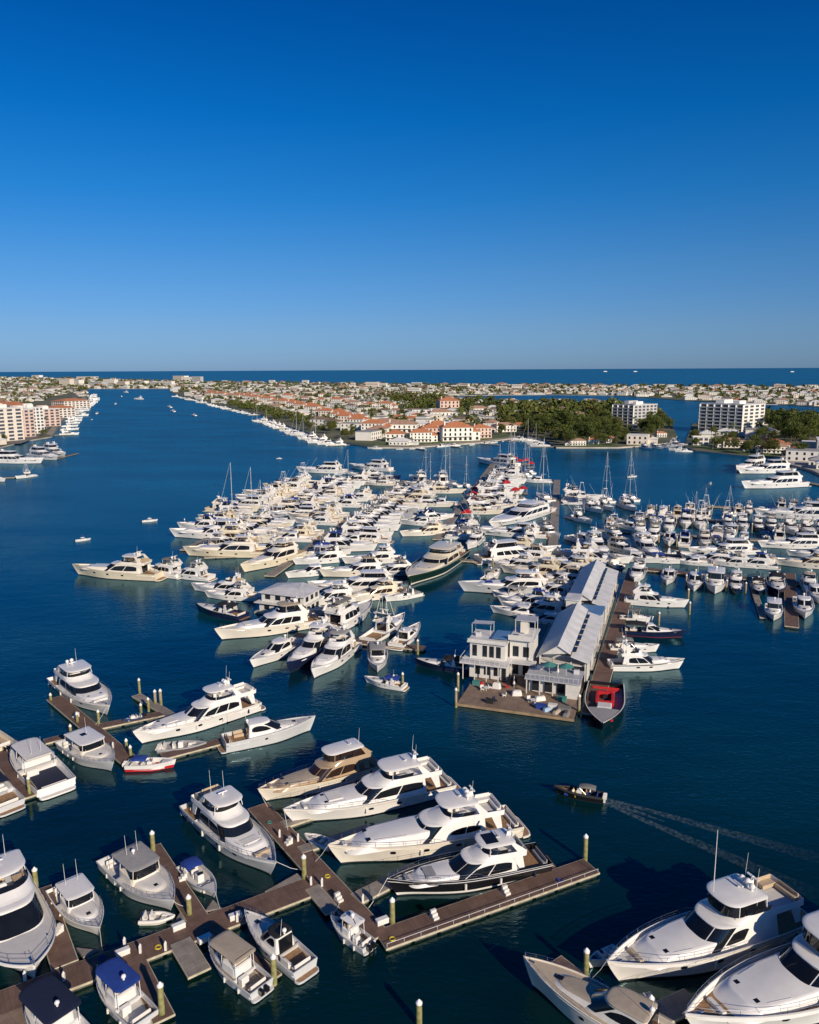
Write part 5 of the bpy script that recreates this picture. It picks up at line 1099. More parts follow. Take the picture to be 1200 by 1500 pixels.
mb = MB(); mb.box(13.3, 13.5, 8, 20, .63, 3, WALLW); mb.plate([(13.4, 4), (13.6, 4), (13.6, 10), (13.4, 10)], 9.0, 9.1, WALLW); mb.build('side_screen', h, 0)
h.scale = (1, 1, 1.08)
# low front pavilion
h = site('pavilion', 0, 3.6, 'low white pavilion with flat grey roof at the right end of the wharf', 'pavilion')
bxp(h, 'wall', 11.6, 21.0, 6.4, 11.0, .63, 3.4, WALLW); bxp(h, 'roof', 11.0, 21.5, 4.6, 11.6, 3.55, 3.8, ROOFG)
for x in (11.3, 13.8, 16.3, 18.8, 21.1): bxp(h, 'post', x, x + .2, 4.8, 5.0, .63, 3.55, WALLW)
for x in (12.2, 14.6, 17.0): wall_window(h, x, x + 1.5, 6.4, .8, 3.0)
bxp(h, 'panel', 18.95, 21.0, 4.84, 4.96, .63, 3.5, WALLW)
mb = MB(); mb.tube([(11.2, 4.7, 4.7), (21.3, 4.7, 4.7)], .04, WALLW, 4)
for x in range(12): mb.tube([(11.2 + x * .9, 4.7, 3.8), (11.2 + x * .9, 4.7, 4.7)], .03, WALLW, 4)
mb.build('railing', h, 0)
# long roofs
def shed(y0, y1, label):
    s = site('boat_shed', 0, 0, label, 'boat shed', 'long metal-roofed sheds'); x0, xr, xs, x1 = 12.2, 16.0, 18.5, 21.9; ze, zr, zs, z1 = 5.3, 7.9, 6.4, 5.2
    for (a, za, b, zb, m, n) in ((x0 - .5, ze - .3, xr, zr, ROOFG, 'roof_slope'), (xr, zr, xs, zs, ROOFW, 'roof_slope'), (xs + .05, zs - .5, x1 + .3, z1 - .4, ROOFW, 'lower_roof')):  # shade of the left slope is put into its darker grey; sun side paler
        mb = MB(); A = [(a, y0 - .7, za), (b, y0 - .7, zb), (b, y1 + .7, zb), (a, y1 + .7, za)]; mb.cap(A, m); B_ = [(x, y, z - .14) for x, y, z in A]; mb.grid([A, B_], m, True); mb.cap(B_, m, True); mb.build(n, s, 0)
    k = int((y1 - y0) / 4)
    for i in range(k): yy = y0 + 2 + i * (y1 - y0 - 3) / k; bxp(s, 'roof_vent', xs + .1, xs + .8, yy, yy + 2.4, zs - .45, zs - .2, WIND)
    n = int((y1 - y0) / 3.5)
    for i in range(n + 1): yy = y0 + (y1 - y0 - .25) * i / n; bxp(s, 'post', x1 - .25, x1, yy, yy + .25, .62, z1 - .42, WALLW)
    for i in range(n):
        yy = y0 + (y1 - y0 - .25) * i / n + .26
        if i % 2 == 0: bxp(s, 'wall_panel', x1 - .16, x1 - .08, yy, yy + 3.1, .62, z1 - .5, WALLW)
        else: bxp(s, 'side_window', x1 - .18, x1 - .12, yy, yy + 3.1, 1.4, 3.6, WIND); bxp(s, 'spandrel', x1 - .16, x1 - .08, yy, yy + 3.1, 3.62, z1 - .5, WALLW)
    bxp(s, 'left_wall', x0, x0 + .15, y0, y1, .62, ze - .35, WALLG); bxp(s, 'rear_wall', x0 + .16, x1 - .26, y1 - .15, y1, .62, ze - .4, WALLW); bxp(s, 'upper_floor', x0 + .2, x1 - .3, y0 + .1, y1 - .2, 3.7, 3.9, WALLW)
    mb = MB(); mb.plate([(x0 + .2, ze + .2), (xr, zr - .3), (xs - .2, zs - .1)], y0 - .3, y0 - .2, WALLW); mb.build('gable', s, 0)
    for x in (x0 + .1, x0 + 2.6, xr - 1.2, xs, x1 - .6): bxp(s, 'front_post', x, x + .22, y0 - .35, y0 - .13, .62, ze - .05 if x < xs else z1 - .6, WALLW)
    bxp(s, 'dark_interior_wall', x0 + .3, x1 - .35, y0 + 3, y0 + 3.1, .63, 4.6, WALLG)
    return s
shed(17.5, 47, 'nearer of the two long grey-white metal-roofed sheds')
shed(56, 92, 'farther of the two long grey-white metal-roofed sheds')
lk = site('link_building', 0, 0, 'small white link building with blue roof between the two long sheds', 'building')
bxp(lk, 'wall', 13, 21.4, 48.2, 54.6, .62, 5.2, WALLW); bxp(lk, 'roof', 16.5, 21.8, 47.9, 55.0, 5.2, 5.4, ROOFB); bxp(lk, 'turret', 13.2, 16.2, 48.6, 53.8, 5.2, 8.0, WALLW); bxp(lk, 'turret_roof', 12.9, 16.45, 48.3, 54.1, 8.0, 8.2, ROOFW)
wall_window(lk, 49, 50.4, 21.4, 1.2, 3.6, ax='x'); wall_window(lk, 51.6, 53, 21.4, 1.2, 3.6, ax='x')
fl = site('shed_float', 0, 0, 'long grey float that carries the metal-roofed sheds', 'float'); bxp(fl, 'deck', 9.0, 22.2, 25.1, 94, .3, .6, CONC)
dk = site('side_dock', 0, 0, 'dark grey dock strip left of the long sheds', 'dock'); bxp(dk, 'deck', 6.6, 8.9, 38, 94, .3, .58, DOCKG)
# clutter on the wharf
def chair(x, y, rz, label, m=VINYL):
    o = site('lounge_chair', x, y, label, 'chair', 'chairs on the wharf', .63, rz); bxp(o, 'seat', -.35, .35, -.35, .35, .3, .42, m, .03); bxp(o, 'backrest', -.35, .35, .3, .42, .42, 1.0, m, .03)
    for a in (-.3, .24):
        for b in (-.3, .24): bxp(o, 'leg', a, a + .06, b, b + .06, 0, .3, m)
for i, (x, y, r, m) in enumerate([(3.0, 7.2, .4, VINYL), (4.2, 8.4, 2.2, VINYL), (6.6, 2.6, 1.0, NAVYC), (7.6, 5.6, -1, VINYL), (12.6, 5.0, .6, VINYL), (14.0, 3.4, 2.4, VINYL), (7.4, 9.8, 1.8, REDC)]):
    chair(x, y, r, ['white chair nearest the left corner of the wharf', 'white chair beside the porch posts', 'navy chair in front of the left house', 'white chair in the middle of the wharf', 'white chair before the low pavilion', 'white chair nearest the wharf front edge at right', 'red chair between the two houses'][i], m)
def table(x, y, label):
    o = site('round_table', x, y, label, 'table', None, .63); mb = MB(); mb.tube([(0, 0, .7), (0, 0, .75)], .55, VINYL, 12); mb.build('table_top', o); mb = MB(); mb.tube([(0, 0, 0), (0, 0, .7)], .06, VINYL, 6); mb.build('pedestal', o)
table(3.8, 7.2, 'small white table between two wharf chairs'); table(13.4, 4.4, 'small white table before the low pavilion')
def umb(x, y, z, m, label, open_=True, r=1.5):
    o = site('parasol', x, y, label, 'parasol', None, z); mb = MB(); mb.tube([(0, 0, 0), (0, 0, 2.3)], .04, ALU, 5); mb.build('pole', o)
    mb = MB()
    if open_: mb.grid([[(r * math.cos(a * math.pi / 4), r * math.sin(a * math.pi / 4), 1.9) for a in range(8)], [(.03 * math.cos(a * math.pi / 4), .03 * math.sin(a * math.pi / 4), 2.5) for a in range(8)]], m, True)
    else: mb.tube([(0, 0, .8), (0, 0, 1.4), (0, 0, 2.5)], .26, m, 8, .04)
    mb.build('canopy', o, 0)
umb(15.2, 11.6, 3.8, TEALC, 'teal parasol on the pavilion roof, left one'); umb(18.4, 11.8, 3.8, TEALC, 'teal parasol on the pavilion roof, right one'); umb(8.6, 10.4, .63, VINYL, 'folded white parasol between the houses', False); umb(16.9, 11.2, 3.8, VINYL, 'folded white parasol on the pavilion roof', False)
def crate(x, y, s, m, label, name='storage_box', cat='box', h=.7):
    o = site(name, x, y, label, cat, None, .63); bxp(o, 'bin', -s, s, -s * .6, s * .6, 0, h, m, .04); bxp(o, 'lid', -s - .04, s + .04, -s * .6 - .04, s * .6 + .04, h + .002, h + .09, m, .03)
crate(15.2, 2.6, .9, BLUEC, 'blue storage box before the pavilion'); crate(17.2, 3.4, .8, VINYL, 'pale storage box right of the blue one'); crate(19.4, 2.8, 1.1, GREYC, 'dark storage box at the right of the wharf'); crate(5.8, 1.9, .6, BLACKC, 'black box near the wharf front edge')
crate(1.2, 9.6, .7, TEALC, 'green planter box at the left corner of the wharf', 'planter', 'planter'); crate(18.4, 7.2, .8, TEALC, 'green planter box under the pavilion roof', 'planter', 'planter')
for x, y, l in [(671, 1012, 'yellow pile at the left corner of the wharf'), (668, 1036, 'brown pile at the front left corner of the wharf'), (848, 1046, 'tan pile at the right end of the wharf'), (700, 985, 'yellow pile behind the left house')]: piling(x, y, 3.4, l, kind='w', r=.26)
for x, y, z, l in [(-.3, 17.2, 8.02, 'on the left flat roof'), (8.6, 17.3, 8.66, 'on the roof terrace'), (13.0, 13.8, 3.81, 'at the left of the pavilion roof'), (20.2, 13.4, 3.81, 'at the right of the pavilion roof')]:
    o = site('air_conditioner', x, y, 'grey air conditioner ' + l, 'air conditioner', None, z); bxp(o, 'housing', -.5, .5, -.4, .4, 0, .85, ALU, .04); bxp(o, 'grille', -.4, .4, -.3, .3, .851, .88, GREYD)
for i, (x, y, m, sx, sy, h_, l) in enumerate([(5.4, 9.2, VINYL, .9, .6, 1.0, 'white covered furniture before the left porch'), (9.8, 7.2, VINYL, 1.0, .7, .8, 'white covered furniture mid wharf'), (14.4, 6.2, VINYL, 1.1, .6, .7, 'white covered sofa before the pavilion'), (16.4, 2.0, LBLUE, .9, .5, .5, 'pale blue cover near the wharf edge'), (18.2, 1.6, TANC, 1.0, .5, .45, 'tan cover near the wharf edge'), (20.0, 1.2, GREYC, 1.1, .6, .5, 'grey cover at the right wharf corner'), (2.2, 10.0, REDC, .5, .4, .5, 'red cooler under the left porch'), (8.2, 12.0, BLACKC, .8, .6, 1.5, 'black covered grill between the houses')]):
    o = site('covered_furniture' if i not in (6, 7) else ['cooler', 'grill'][i - 6], x, y, l, 'furniture cover' if i not in (6, 7) else ['cooler', 'grill'][i - 6], None, .63, .3 * i); mb = MB(); q = Loft(-sx, sx, sy * 2, 0, h_, .15, .15, .75, sy * .5, .6, .2); q.body(mb, m, m, .12); o2 = mb.build('cover', o, 30)
# grey-roofed houseboat in the left group
p = at(405, 905); hb = empty('houseboat', (p.x - 5, p.y + 4, 0), R(-22)); tag(hb, 'boxy two-storey houseboat with flat grey hip roof in the left group', 'houseboat')
bxp(hb, 'float', -1, 14, -1, 10, -.3, .8, CONC); bxp(hb, 'lower_wall', 0, 13, 0, 9, .8, 3.8, WALLW); bxp(hb, 'balcony', -1.0, 13.6, -1.0, 9.6, 3.8, 4.05, WALLW); bxp(hb, 'upper_wall', .4, 12.8, .6, 8.8, 4.05, 7.0, WALLW)
mb = MB(); a = [(-.3, -.1, 7.0), (13.5, -.1, 7.0), (13.5, 9.5, 7.0), (-.3, 9.5, 7.0)]; b_ = [(x, y, 7.25) for x, y, _ in a]; mb.grid([a, b_, [(3.5, 4.0, 8.3), (9.6, 4.0, 8.3), (7.4, 9.8, 8.3), (3.5, 5.4, 8.3)]], ROOFW, True); mb.cap(a, ROOFW, True); mb.cap([(3.5, 4.0, 8.3), (9.6, 4.0, 8.3), (7.4, 9.8, 8.3), (3.5, 5.4, 8.3)], ROOFW); mb.build('roof', hb, 0)
for x in (1.5, 4.5, 7.5, 10.3): wall_window(hb, x, x + 1.5, .6, 4.9, 6.5); wall_window(hb, x, x + 1.5, 0, 1.6, 3.2)
hb.scale = (1, 1, .78)
for y in (1.6, 4.2, 6.6): wall_window(hb, y, y + 1.4, 12.8, 4.9, 6.5, ax='x'); wall_window(hb, y, y + 1.4, 13, 1.6, 3.2, ax='x')
# ------------------------------------------------------------------ land
LANDM = mat('land_cover', (.16, .15, .09), .95, col2=(.05, .075, .03), scale=.018, coord='Object', detail=8)
LAWN = mat('lawn', (.10, .14, .035), .95, col2=(.06, .10, .025), scale=.05)
SAND = mat('pale_ground', (.38, .33, .25), .95, col2=(.24, .21, .16), scale=.04)
SEAW = mat('seawall_concrete', (.50, .45, .38), .9, var=.3, scale=.1)
ROADM = mat('asphalt', (.16, .155, .15), .9, var=.15, scale=.05)
def land(name, pl, z=1.1, m=None, wall=True):
    P = gp(pl); mb = MB(); top = [(x, y, z) for x, y in P]
    import mathutils.geometry as mg
    tri = mg.tessellate_polygon([[Vector(p) for p in top]]); mb.v = list(top); mb.f = [tuple(t) for t in tri]; mb.m = [mb.mi(m or LANDM)] * len(tri)
    if wall: mb.grid([[(x, y, -.5) for x, y in P], [(x, y, z) for x, y in P]], SEAW, True)
    o = mb.build(name, None, 0); tag(o, kind='structure'); return o
MAIN = [(-260, 700), (-60, 668), (0, 657), (40, 647), (76, 641), (87, 625), (101, 607), (127, 586), (131, 577), (117, 572), (115, 569.8), (180, 569.8), (256, 569.5), (249, 574.5), (266, 581), (300, 589), (335, 598), (385, 609), (392, 615), (440, 631), (480, 645), (503, 650), (545, 657), (600, 657), (700, 650), (768, 641), (800, 646), (815, 657), (905, 657),
        (935, 655), (985, 650), (992, 640), (985, 626), (975, 615), (950, 607), (935, 597), (915, 592), (840, 591), (740, 589), (690, 586), (640, 584), (636, 581), (700, 579.5), (800, 578.5), (900, 580), (950, 583), (1000, 587), (1060, 590), (1110, 593), (1140, 593), (1200, 597), (1420, 600), (1420, 571), (1200, 569), (900, 567), (600, 565.5), (300, 561), (100, 555), (0, 554), (-300, 554)]
RIGHT = [(1003, 656), (1005, 648), (1010, 634), (1014, 623), (1030, 617), (1100, 609), (1140, 608), (1200, 613), (1420, 620), (1420, 780), (1230, 712), (1190, 692), (1150, 681), (1128, 674), (1075, 668), (1020, 662)]
land('land', MAIN); land('land', RIGHT)
gM, gR = gp(MAIN), gp(RIGHT)
land('lawn', [(548, 655), (600, 655), (700, 648), (764, 640), (760, 636), (700, 643), (600, 650), (550, 650)], 1.16, LAWN, False)
land('path', [(545, 656.6), (600, 656.6), (700, 649.6), (766, 640.8), (764, 639.5), (700, 648), (600, 655), (546, 655)], 1.22, SAND, False)
land('lawn', [(818, 656.3), (903, 656.3), (903, 652), (822, 652)], 1.16, LAWN, False)
land('lawn', [(1012, 657), (1072, 666), (1128, 672.5), (1190, 690), (1190, 680), (1130, 667), (1080, 661), (1020, 654)], 1.16, LAWN, False)
land('quay', [(1128, 674), (1150, 681), (1190, 692), (1230, 712), (1260, 712), (1220, 684), (1160, 668)], 1.3, CONC, False)
land('road', [(30, 652), (56, 642), (76, 624), (96, 603), (110, 590), (114, 580), (108, 580), (100, 590), (84, 604), (62, 624), (40, 642), (10, 652)], 1.17, ROADM, False)
land('promenade', [(76, 640.2), (86, 625), (100, 607), (126, 586.2), (130, 578), (124, 580), (118, 586), (94, 607), (80, 622), (68, 638)], 1.25, SAND, False)

# ------------------------------------------------------------------ foliage
def leafmat(name, a, b_, rough=.7):
    return mat(name, a, rough, col2=b_, scale=.35, detail=3, spec=.2)
L1 = leafmat('leaves_green', (.135, .155, .030), (.045, .068, .016)); L2 = leafmat('leaves_olive', (.15, .145, .035), (.050, .065, .018)); L3 = leafmat('leaves_dark', (.125, .145, .030), (.034, .055, .014)); L4 = leafmat('palm_leaves', (.11, .13, .04), (.06, .08, .02))
BARK = mat('bark', (.14, .10, .07), .9, var=.3, scale=2); BARKP = mat('palm_bark', (.24, .20, .16), .9, var=.3, scale=2)
def leafcloud(rn, mb, c, rx, rz, n, s, m):
    for _ in range(n):
        th = rn.uniform(0, 6.283); u = rn.uniform(-.75, 1); r = rn.uniform(.55, 1.05); q = math.sqrt(1 - min(u * u, 1))
        p = Vector((c[0] + rx * r * q * math.cos(th), c[1] + rx * r * q * math.sin(th), c[2] + rz * r * u))
        a = Vector((rn.gauss(0, 1), rn.gauss(0, 1), rn.gauss(0, .6))).normalized(); b = a.orthogonal().normalized(); b.rotate(Matrix.Rotation(rn.uniform(0, 6), 3, a))
        k = s * rn.uniform(.6, 1.3); mb.face([tuple(p - a * k - b * k * .5), tuple(p + a * k - b * k * .4), tuple(p + a * k * .7 + b * k * .6), tuple(p - a * k * .8 + b * k * .5)], m)
def make_tree(seed, h, m, wide=.45):
    rn = random.Random(seed); o = empty('tree'); mb = MB(); tr = MB()
    tr.tube([(0, 0, -.3), (0, 0, h * .3), (rn.uniform(-.4, .4), rn.uniform(-.4, .4), h * .55)], .05 * h * .5, BARK, 6, .02 * h * .6)
    for i in range(11):
        a = rn.uniform(0, 6.283); r = h * wide * rn.uniform(.2, .72); z = h * rn.uniform(.42, .84); s = h * rn.uniform(.13, .23)
        c = (r * math.cos(a), r * math.sin(a), z)
        if i < 5: tr.tube([(0, 0, h * .3), (c[0] * .5, c[1] * .5, h * .42), c], .02 * h * .5, BARK, 4, .006 * h)
        leafcloud(rn, mb, c, s * 1.15, s * .8, 190, h * .024, m)
    leafcloud(rn, mb, (0, 0, h * .78), h * .22, h * .2, 240, h * .024, m)
    tr.build('trunk', o); mb.build('crown', o, 0); return o
def make_palm(seed, h):
    rn = random.Random(seed); o = empty('palm_tree'); tr = MB(); tr.tube([(0, 0, -.3), (.15, 0, h * .5), (.5, .1, h)], .2, BARKP, 6, .13); tr.build('trunk', o)
    mb = MB()
    for i in range(17):
        a = i * 2.4 + rn.uniform(-.2, .2); el = rn.uniform(-.3, 1.0); L = rn.uniform(2.2, 3.0); pts = []
        for k in range(5): f = k / 4; pts.append(Vector((.5 + math.cos(a) * L * f * math.cos(el * .6), .1 + math.sin(a) * L * f * math.cos(el * .6), h + math.sin(el) * L * f - 1.7 * f * f)))
        sd = Vector((-math.sin(a), math.cos(a), 0))
        for sg in (1, -1): mb.grid([[tuple(p) for p in pts], [tuple(p + sd * sg * .42 * math.sin(math.pi * min(.95, .15 + k / 4 * .8)) - Vector((0, 0, .22))) for k, p in enumerate(pts)]], L4)
    mb.build('crown', o, 0); return o
TP = [make_tree(1, 11, L1), make_tree(2, 13, L2, .4), make_tree(3, 15, L3, .42), make_tree(4, 9, L2, .5), make_tree(5, 12, L1, .48), make_tree(6, 14, L3, .38)]; PP = [make_palm(7, 10), make_palm(8, 12.5)]
used_t = set(); NT = [0]
def zone(x, y):
    px, py = pix(x, y); c = int(px // 75); r = int((py - 560) // 16)
    cs = ['at the left edge', 'left of the channel', 'across the far channel', 'near the island tip', 'by the upper villas', 'by the middle villas', 'by the lower villas', 'above the island corner', 'above the big villas', 'right of the big villas', 'left of the wood', 'below the wood', 'by the grey tower', 'between the two towers', 'by the white tower', 'at the right edge']
    return cs[max(0, min(15, c))] + ', ' + ['farthest back', 'far back', 'midway back', 'toward the water', 'close to the water', 'at the water', 'at the water'][max(0, min(6, r))]
def tree(i, x, y, s, label, group, palm=False):
    src = (PP if palm else TP)[i]
    if (palm, i) in used_t: o = copy_tree(src)
    else: used_t.add((palm, i)); o = src
    o.location = (x, y, 1.05); o.rotation_euler = (0, 0, rnd.uniform(0, 6)); o.scale = (s, s, s * rnd.uniform(.85, 1.1)); NT[0] += 1
    kinds = ['green leafy', 'olive green', 'dark green', 'low olive', 'bushy green', 'tall dark green']
    return tag(o, ('slender palm tree ' if palm else kinds[i] + ' tree ') + ({'in the dense dark wood': 'wooded, ', 'on the shore before the villa row': 'on the shore '}.get(label, '')) + zone(x, y), 'palm tree' if palm else 'tree', ('palm trees ' if palm else kinds[i] + ' trees ') + group)

# ------------------------------------------------------------------ houses
TILE = mat('terracotta_tiles', (.56, .22, .10), .8, col2=(.42, .16, .075), scale=.5); TILE2 = mat('pale_red_tiles', (.44, .27, .19), .8, col2=(.34, .20, .14), scale=.4)
STU = mat('white_stucco', (.80, .77, .70), .85, var=.08, scale=.3); STUC = mat('cream_stucco', (.77, .68, .58), .85, var=.1, scale=.3); STUG = mat('grey_stucco', (.50, .50, .49), .85, var=.1, scale=.3); STUP = mat('pink_stucco', (.68, .50, .42), .85, var=.1, scale=.3)
RGREY = mat('grey_roof', (.36, .35, .34), .8, var=.2, scale=.3); RWHT = mat('white_roof', (.74, .73, .70), .8, var=.12, scale=.3); RBRN = mat('brown_roof', (.20, .14, .10), .85, var=.25, scale=.4)
WIND2 = mat('window_grey_blue', (.10, .115, .14), .2, var=.5, scale=.15)
def hip(mb, x0, x1, y0, y1, z, h, m, ov=.6):
    x0 -= ov; x1 += ov; y0 -= ov; y1 += ov; w = min(x1 - x0, y1 - y0) / 2
    a = [(x0, y0, z), (x1, y0, z), (x1, y1, z), (x0, y1, z)]; mb.grid([a, [(x, y, zz + .25) for x, y, zz in a]], m, True); mb.cap(a, m, True); a = [(x, y, z + .25) for x, y, _ in a]
    if x1 - x0 > y1 - y0: r0, r1 = (x0 + w, (y0 + y1) / 2, z + h), (x1 - w, (y0 + y1) / 2, z + h); mb.face([a[0], a[1], r1, r0], m); mb.face([a[1], a[2], r1], m); mb.face([a[2], a[3], r0, r1], m); mb.face([a[3], a[0], r0], m)
    else: r0, r1 = ((x0 + x1) / 2, y0 + w, z + h), ((x0 + x1) / 2, y1 - w, z + h); mb.face([a[0], a[1], r0], m); mb.face([a[1], a[2], r1, r0], m); mb.face([a[2], a[3], r1], m); mb.face([a[3], a[0], r0, r1], m)
def make_villa(blocks, wall, roof, win=True):
    o = empty('villa')
    for bi, (x0, x1, y0, y1, h, rh) in enumerate(blocks):
        mb = MB(); mb.box(x0, x1, y0, y1, -.5, h, wall); mb.build('wall', o, 0)
        mb = MB(); hip(mb, x0, x1, y0, y1, h + .003 * bi, rh, roof); mb.build('roof', o, 0)
        fl = int(h / 3.2)
        for f in range(fl):
            n = int((x1 - x0) / 3.6)
            for k in range(n):
                cx = x0 + (x1 - x0) * (k + .5) / n; z = .7 + f * 3.2; w = .65 if f else .95
                mb = MB(); mb.cap([(cx - w, y0 - .05, z), (cx + w, y0 - .05, z), (cx + w, y0 - .05, z + 1.5), (cx + w * .6, y0 - .05, z + 1.95), (cx, y0 - .05, z + 2.1), (cx - w * .6, y0 - .05, z + 1.95), (cx - w, y0 - .05, z + 1.5)], WIND); mb.build('window', o, 0)
            n = int((y1 - y0) / 4.5)
            for k in range(n): cy = y0 + (y1 - y0) * (k + .5) / n; z = .7 + f * 3.2; mb = MB(); mb.cap([(x1 + .05, cy - .6, z), (x1 + .05, cy + .6, z), (x1 + .05, cy + .6, z + 1.8), (x1 + .05, cy - .6, z + 1.8)], WIND); mb.build('window', o, 0)
    x0, x1, y0, y1, h, rh = blocks[0]
    mb = MB(); mb.box(x0 + .5, x1 - .5, y0 - 1.6, y0 - .06, 3.3, 3.5, wall); mb.build('balcony', o, 0)
    mb = MB(); mb.box(x0 + 1.5, x0 + 2.5, y0 + 3, y0 + 4, h + .5, h + rh + .6, wall); mb.build('chimney', o, 0)
    return o
VP = [make_villa([(-11, 11, -7, 7, 9.8, 3.6), (8, 17, -4, 9, 6.6, 2.8)], STU, TILE), make_villa([(-15, 3, -7, 7, 10.2, 3.6), (3.1, 16, -5, 8, 10.0, 3.4), (-22, -15.1, -3, 6, 6.6, 2.4)], STUC, TILE), make_villa([(-8, 8, -6, 6, 6.8, 3.0)], STU, TILE), make_villa([(-12, 12, -7, 7, 7.0, 3.2), (-18, -12.1, -5, 5, 4, 2)], STU, TILE2), make_villa([(-9, 9, -8, 8, 9.8, 3.4)], STUP, TILE)]
used_v = set(); HOUSES = []
def villa(i, px, py, rz, s, label):
    p = at(px, py, 1.1); src = VP[i]
    if i in used_v: o = copy_tree(src)
    else: used_v.add(i); o = src
    o.location = (p.x, p.y, 1.05); o.rotation_euler = (0, 0, R(rz)); o.scale = (s, s, s); HOUSES.append((p.x, p.y, 19 * s)); tag(o, label, 'villa', 'red-roofed villas on the waterfront'); return o
vl = [(0, 668, 645, 8, 1.2, 'large white villa with red roof at the island point, arched front'), (1, 652, 640, 8, 1.1, 'cream villa just left of the arched white villa at the point'), (4, 703, 641, 14, .95, 'white red-roofed villa right end of the big villa group'), (4, 630, 641, 5, .95, 'white villa left end of the big villa group'), (3, 738, 632, 20, .9, 'small white house right of the villa group under trees'),
      (0, 616, 647, 4, .85, 'white three-storey villa on the lawn with red roof'), (2, 580, 646, -6, 1.0, 'white cottage villa with red roof near the island corner'), (0, 548, 634, -14, 1.0, 'white villa with red roof above the corner trees'), (3, 565, 628, -10, 1.1, 'red-roofed house behind the corner cottage'), (3, 590, 633, -5, 1.2, 'broad red-roofed house between corner and big villas'),
      (4, 656, 602, 10, 1.6, 'tall red-roofed house alone among dark trees'), (3, 645, 613, 10, 1.2, 'red-roofed house below the tall tree-ringed one'), (3, 700, 606, 10, 1.1, 'red-roofed house at the edge of the dark wood')]
for i in range(17):
    f = i / 16; px = 312 + f * 214; py = 582.5 + f * 10 + f * f * 34; vl.append(([1, 0, 3, 1, 0][i % 5], px, py, -28 + f * 8, 1.12 - .15 * f, 'red-roofed villa, ' + ORD[i] + ' from the far end of the waterfront row'))
for v_ in vl: villa(*v_)
for i in range(9): f = i / 8; villa([3, 2, 0][i % 3], 375 + f * 190, 580 + f * 20, -20, 1.0, 'red-roofed house, ' + ORD[i] + ' from the left in the second row')
for i, (px, py) in enumerate([(868, 650), (845, 652), (893, 648), (945, 645), (968, 640), (1075, 655), (1100, 660), (1135, 663), (1165, 668)]): villa([2, 3][i % 2], px, py, [5, 0, 10, -10, 0, -12, -14, -16, -18][i], .55 if i < 5 else .72, ['white shore cottage right of centre under the wood', 'white shore cottage at the left of the wooded shore', 'white cottage at the right end of the wooded shore', 'small house at the boats by the channel mouth', 'small house at the channel corner', 'low red-roofed house below the white tower', 'red-roofed house right of the one below the tower', 'red-roofed house third from the tower', 'red-roofed house by the quay'][i])
def block(px, py, L, W, floors, rz, wall, label, bays=8, bays2=4, fh=3.2, roof=None, tile=False, bal=True, cat='apartment building', name='apartment_building', top=True, group=None):
    p = at(px, py, 1.1); o = empty(name, (p.x, p.y, 1.05), R(rz)); tag(o, label, cat, group); H_ = floors * fh
    bxp(o, 'wall', 0, L, 0, W, -.5, H_, wall)
    if tile: mb = MB(); hip(mb, 0, L, 0, W, H_, 4, TILE); mb.build('roof', o, 0)
    else: bxp(o, 'roof', -.3, L + .3, -.3, W + .3, H_, H_ + .5, RWHT); bxp(o, 'parapet', 0, L, -.28, -.1, H_ + .5, H_ + 1.2, wall)
    if top and not tile:
        bxp(o, 'plant_room', L * .2, L * .4, W * .3, W * .7, H_ + .5, H_ + 4, wall); bxp(o, 'plant_room', L * .6, L * .75, W * .3, W * .6, H_ + .5, H_ + 3.4, STU)
    cnt = 0
    for f in range(floors):
        for k in range(bays):
            if cnt >= 98: break
            x = L * (k + .5) / bays; w = L / bays * .33; bxp(o, 'window', x - w, x + w, -.06, -.005, f * fh + .5, f * fh + fh - .6, WIND2); cnt += 1
        for k in range(bays2):
            if cnt >= 98: break
            y = W * (k + .5) / bays2; w = W / bays2 * .3; bxp(o, 'window', L + .005, L + .06, y - w, y + w, f * fh + .6, f * fh + fh - .7, WIND2); cnt += 1
        if bal and f: bxp(o, 'balcony', .5, L - .5, -1.5, -.07, f * fh - .1, f * fh + .12, STU); bxp(o, 'balcony_front', .5, L - .5, -1.5, -1.42, f * fh + .13, f * fh + 1.0, wall)
    if bal:
        for k in range(bays + 1): x = L * k / bays; bxp(o, 'fin_wall', max(x - .15, 0), min(x + .15, L), -1.6, -.08, 0, H_, STU)
    HOUSES.append((p.x + L / 2 * math.cos(R(rz)), p.y + L / 2 * math.sin(R(rz)), max(L, W) * .6)); return o
block(1024, 631, 44, 42, 8, -50, STU, 'white multi-storey apartment tower with balconies at right', 6, 4, 3.3)
block(897, 625, 26, 42, 7, -50, STUG, 'grey-white multi-storey tower rising from the trees', 4, 6, 3.3)
for a in [(-30, 646, 26, 26, 9, -26, STUC, 'cream condominium tower cut by the left edge', 5, 3), (8, 641, 14, 22, 8, -26, STUP, 'narrow cream condominium tower second from the left edge', 3, 4), (26, 636, 12, 22, 8, -26, STU, 'pale condominium tower third from the left edge', 3, 5), (43, 625, 17, 28, 6, -28, STUP, 'pinkish condominium block fourth from the left edge', 4, 4)]: block(*a[:8], bays=a[8], bays2=a[9], top=True)
block(62, 612, 26, 32, 4, -30, STUC, 'cream block with red hip roof near the left promenade', 6, 5, tile=True, bal=False); block(76, 599, 32, 50, 4, -30, STUC, 'long cream hotel with red hip roof at the left point', 6, 7, tile=True, bal=False)
block(-30, 615, 60, 25, 6, -18, STUC, 'red-roofed cream block behind the left towers', 8, 3, tile=True, bal=False)
block(1196, 664, 30, 24, 3, -25, STUG, 'grey-blue low building at the right edge', 5, 3, bal=False, top=False); block(1015, 652, 12, 10, 2, -12, STU, 'small white boat house on the right channel corner', 3, 2, bal=False, top=False)
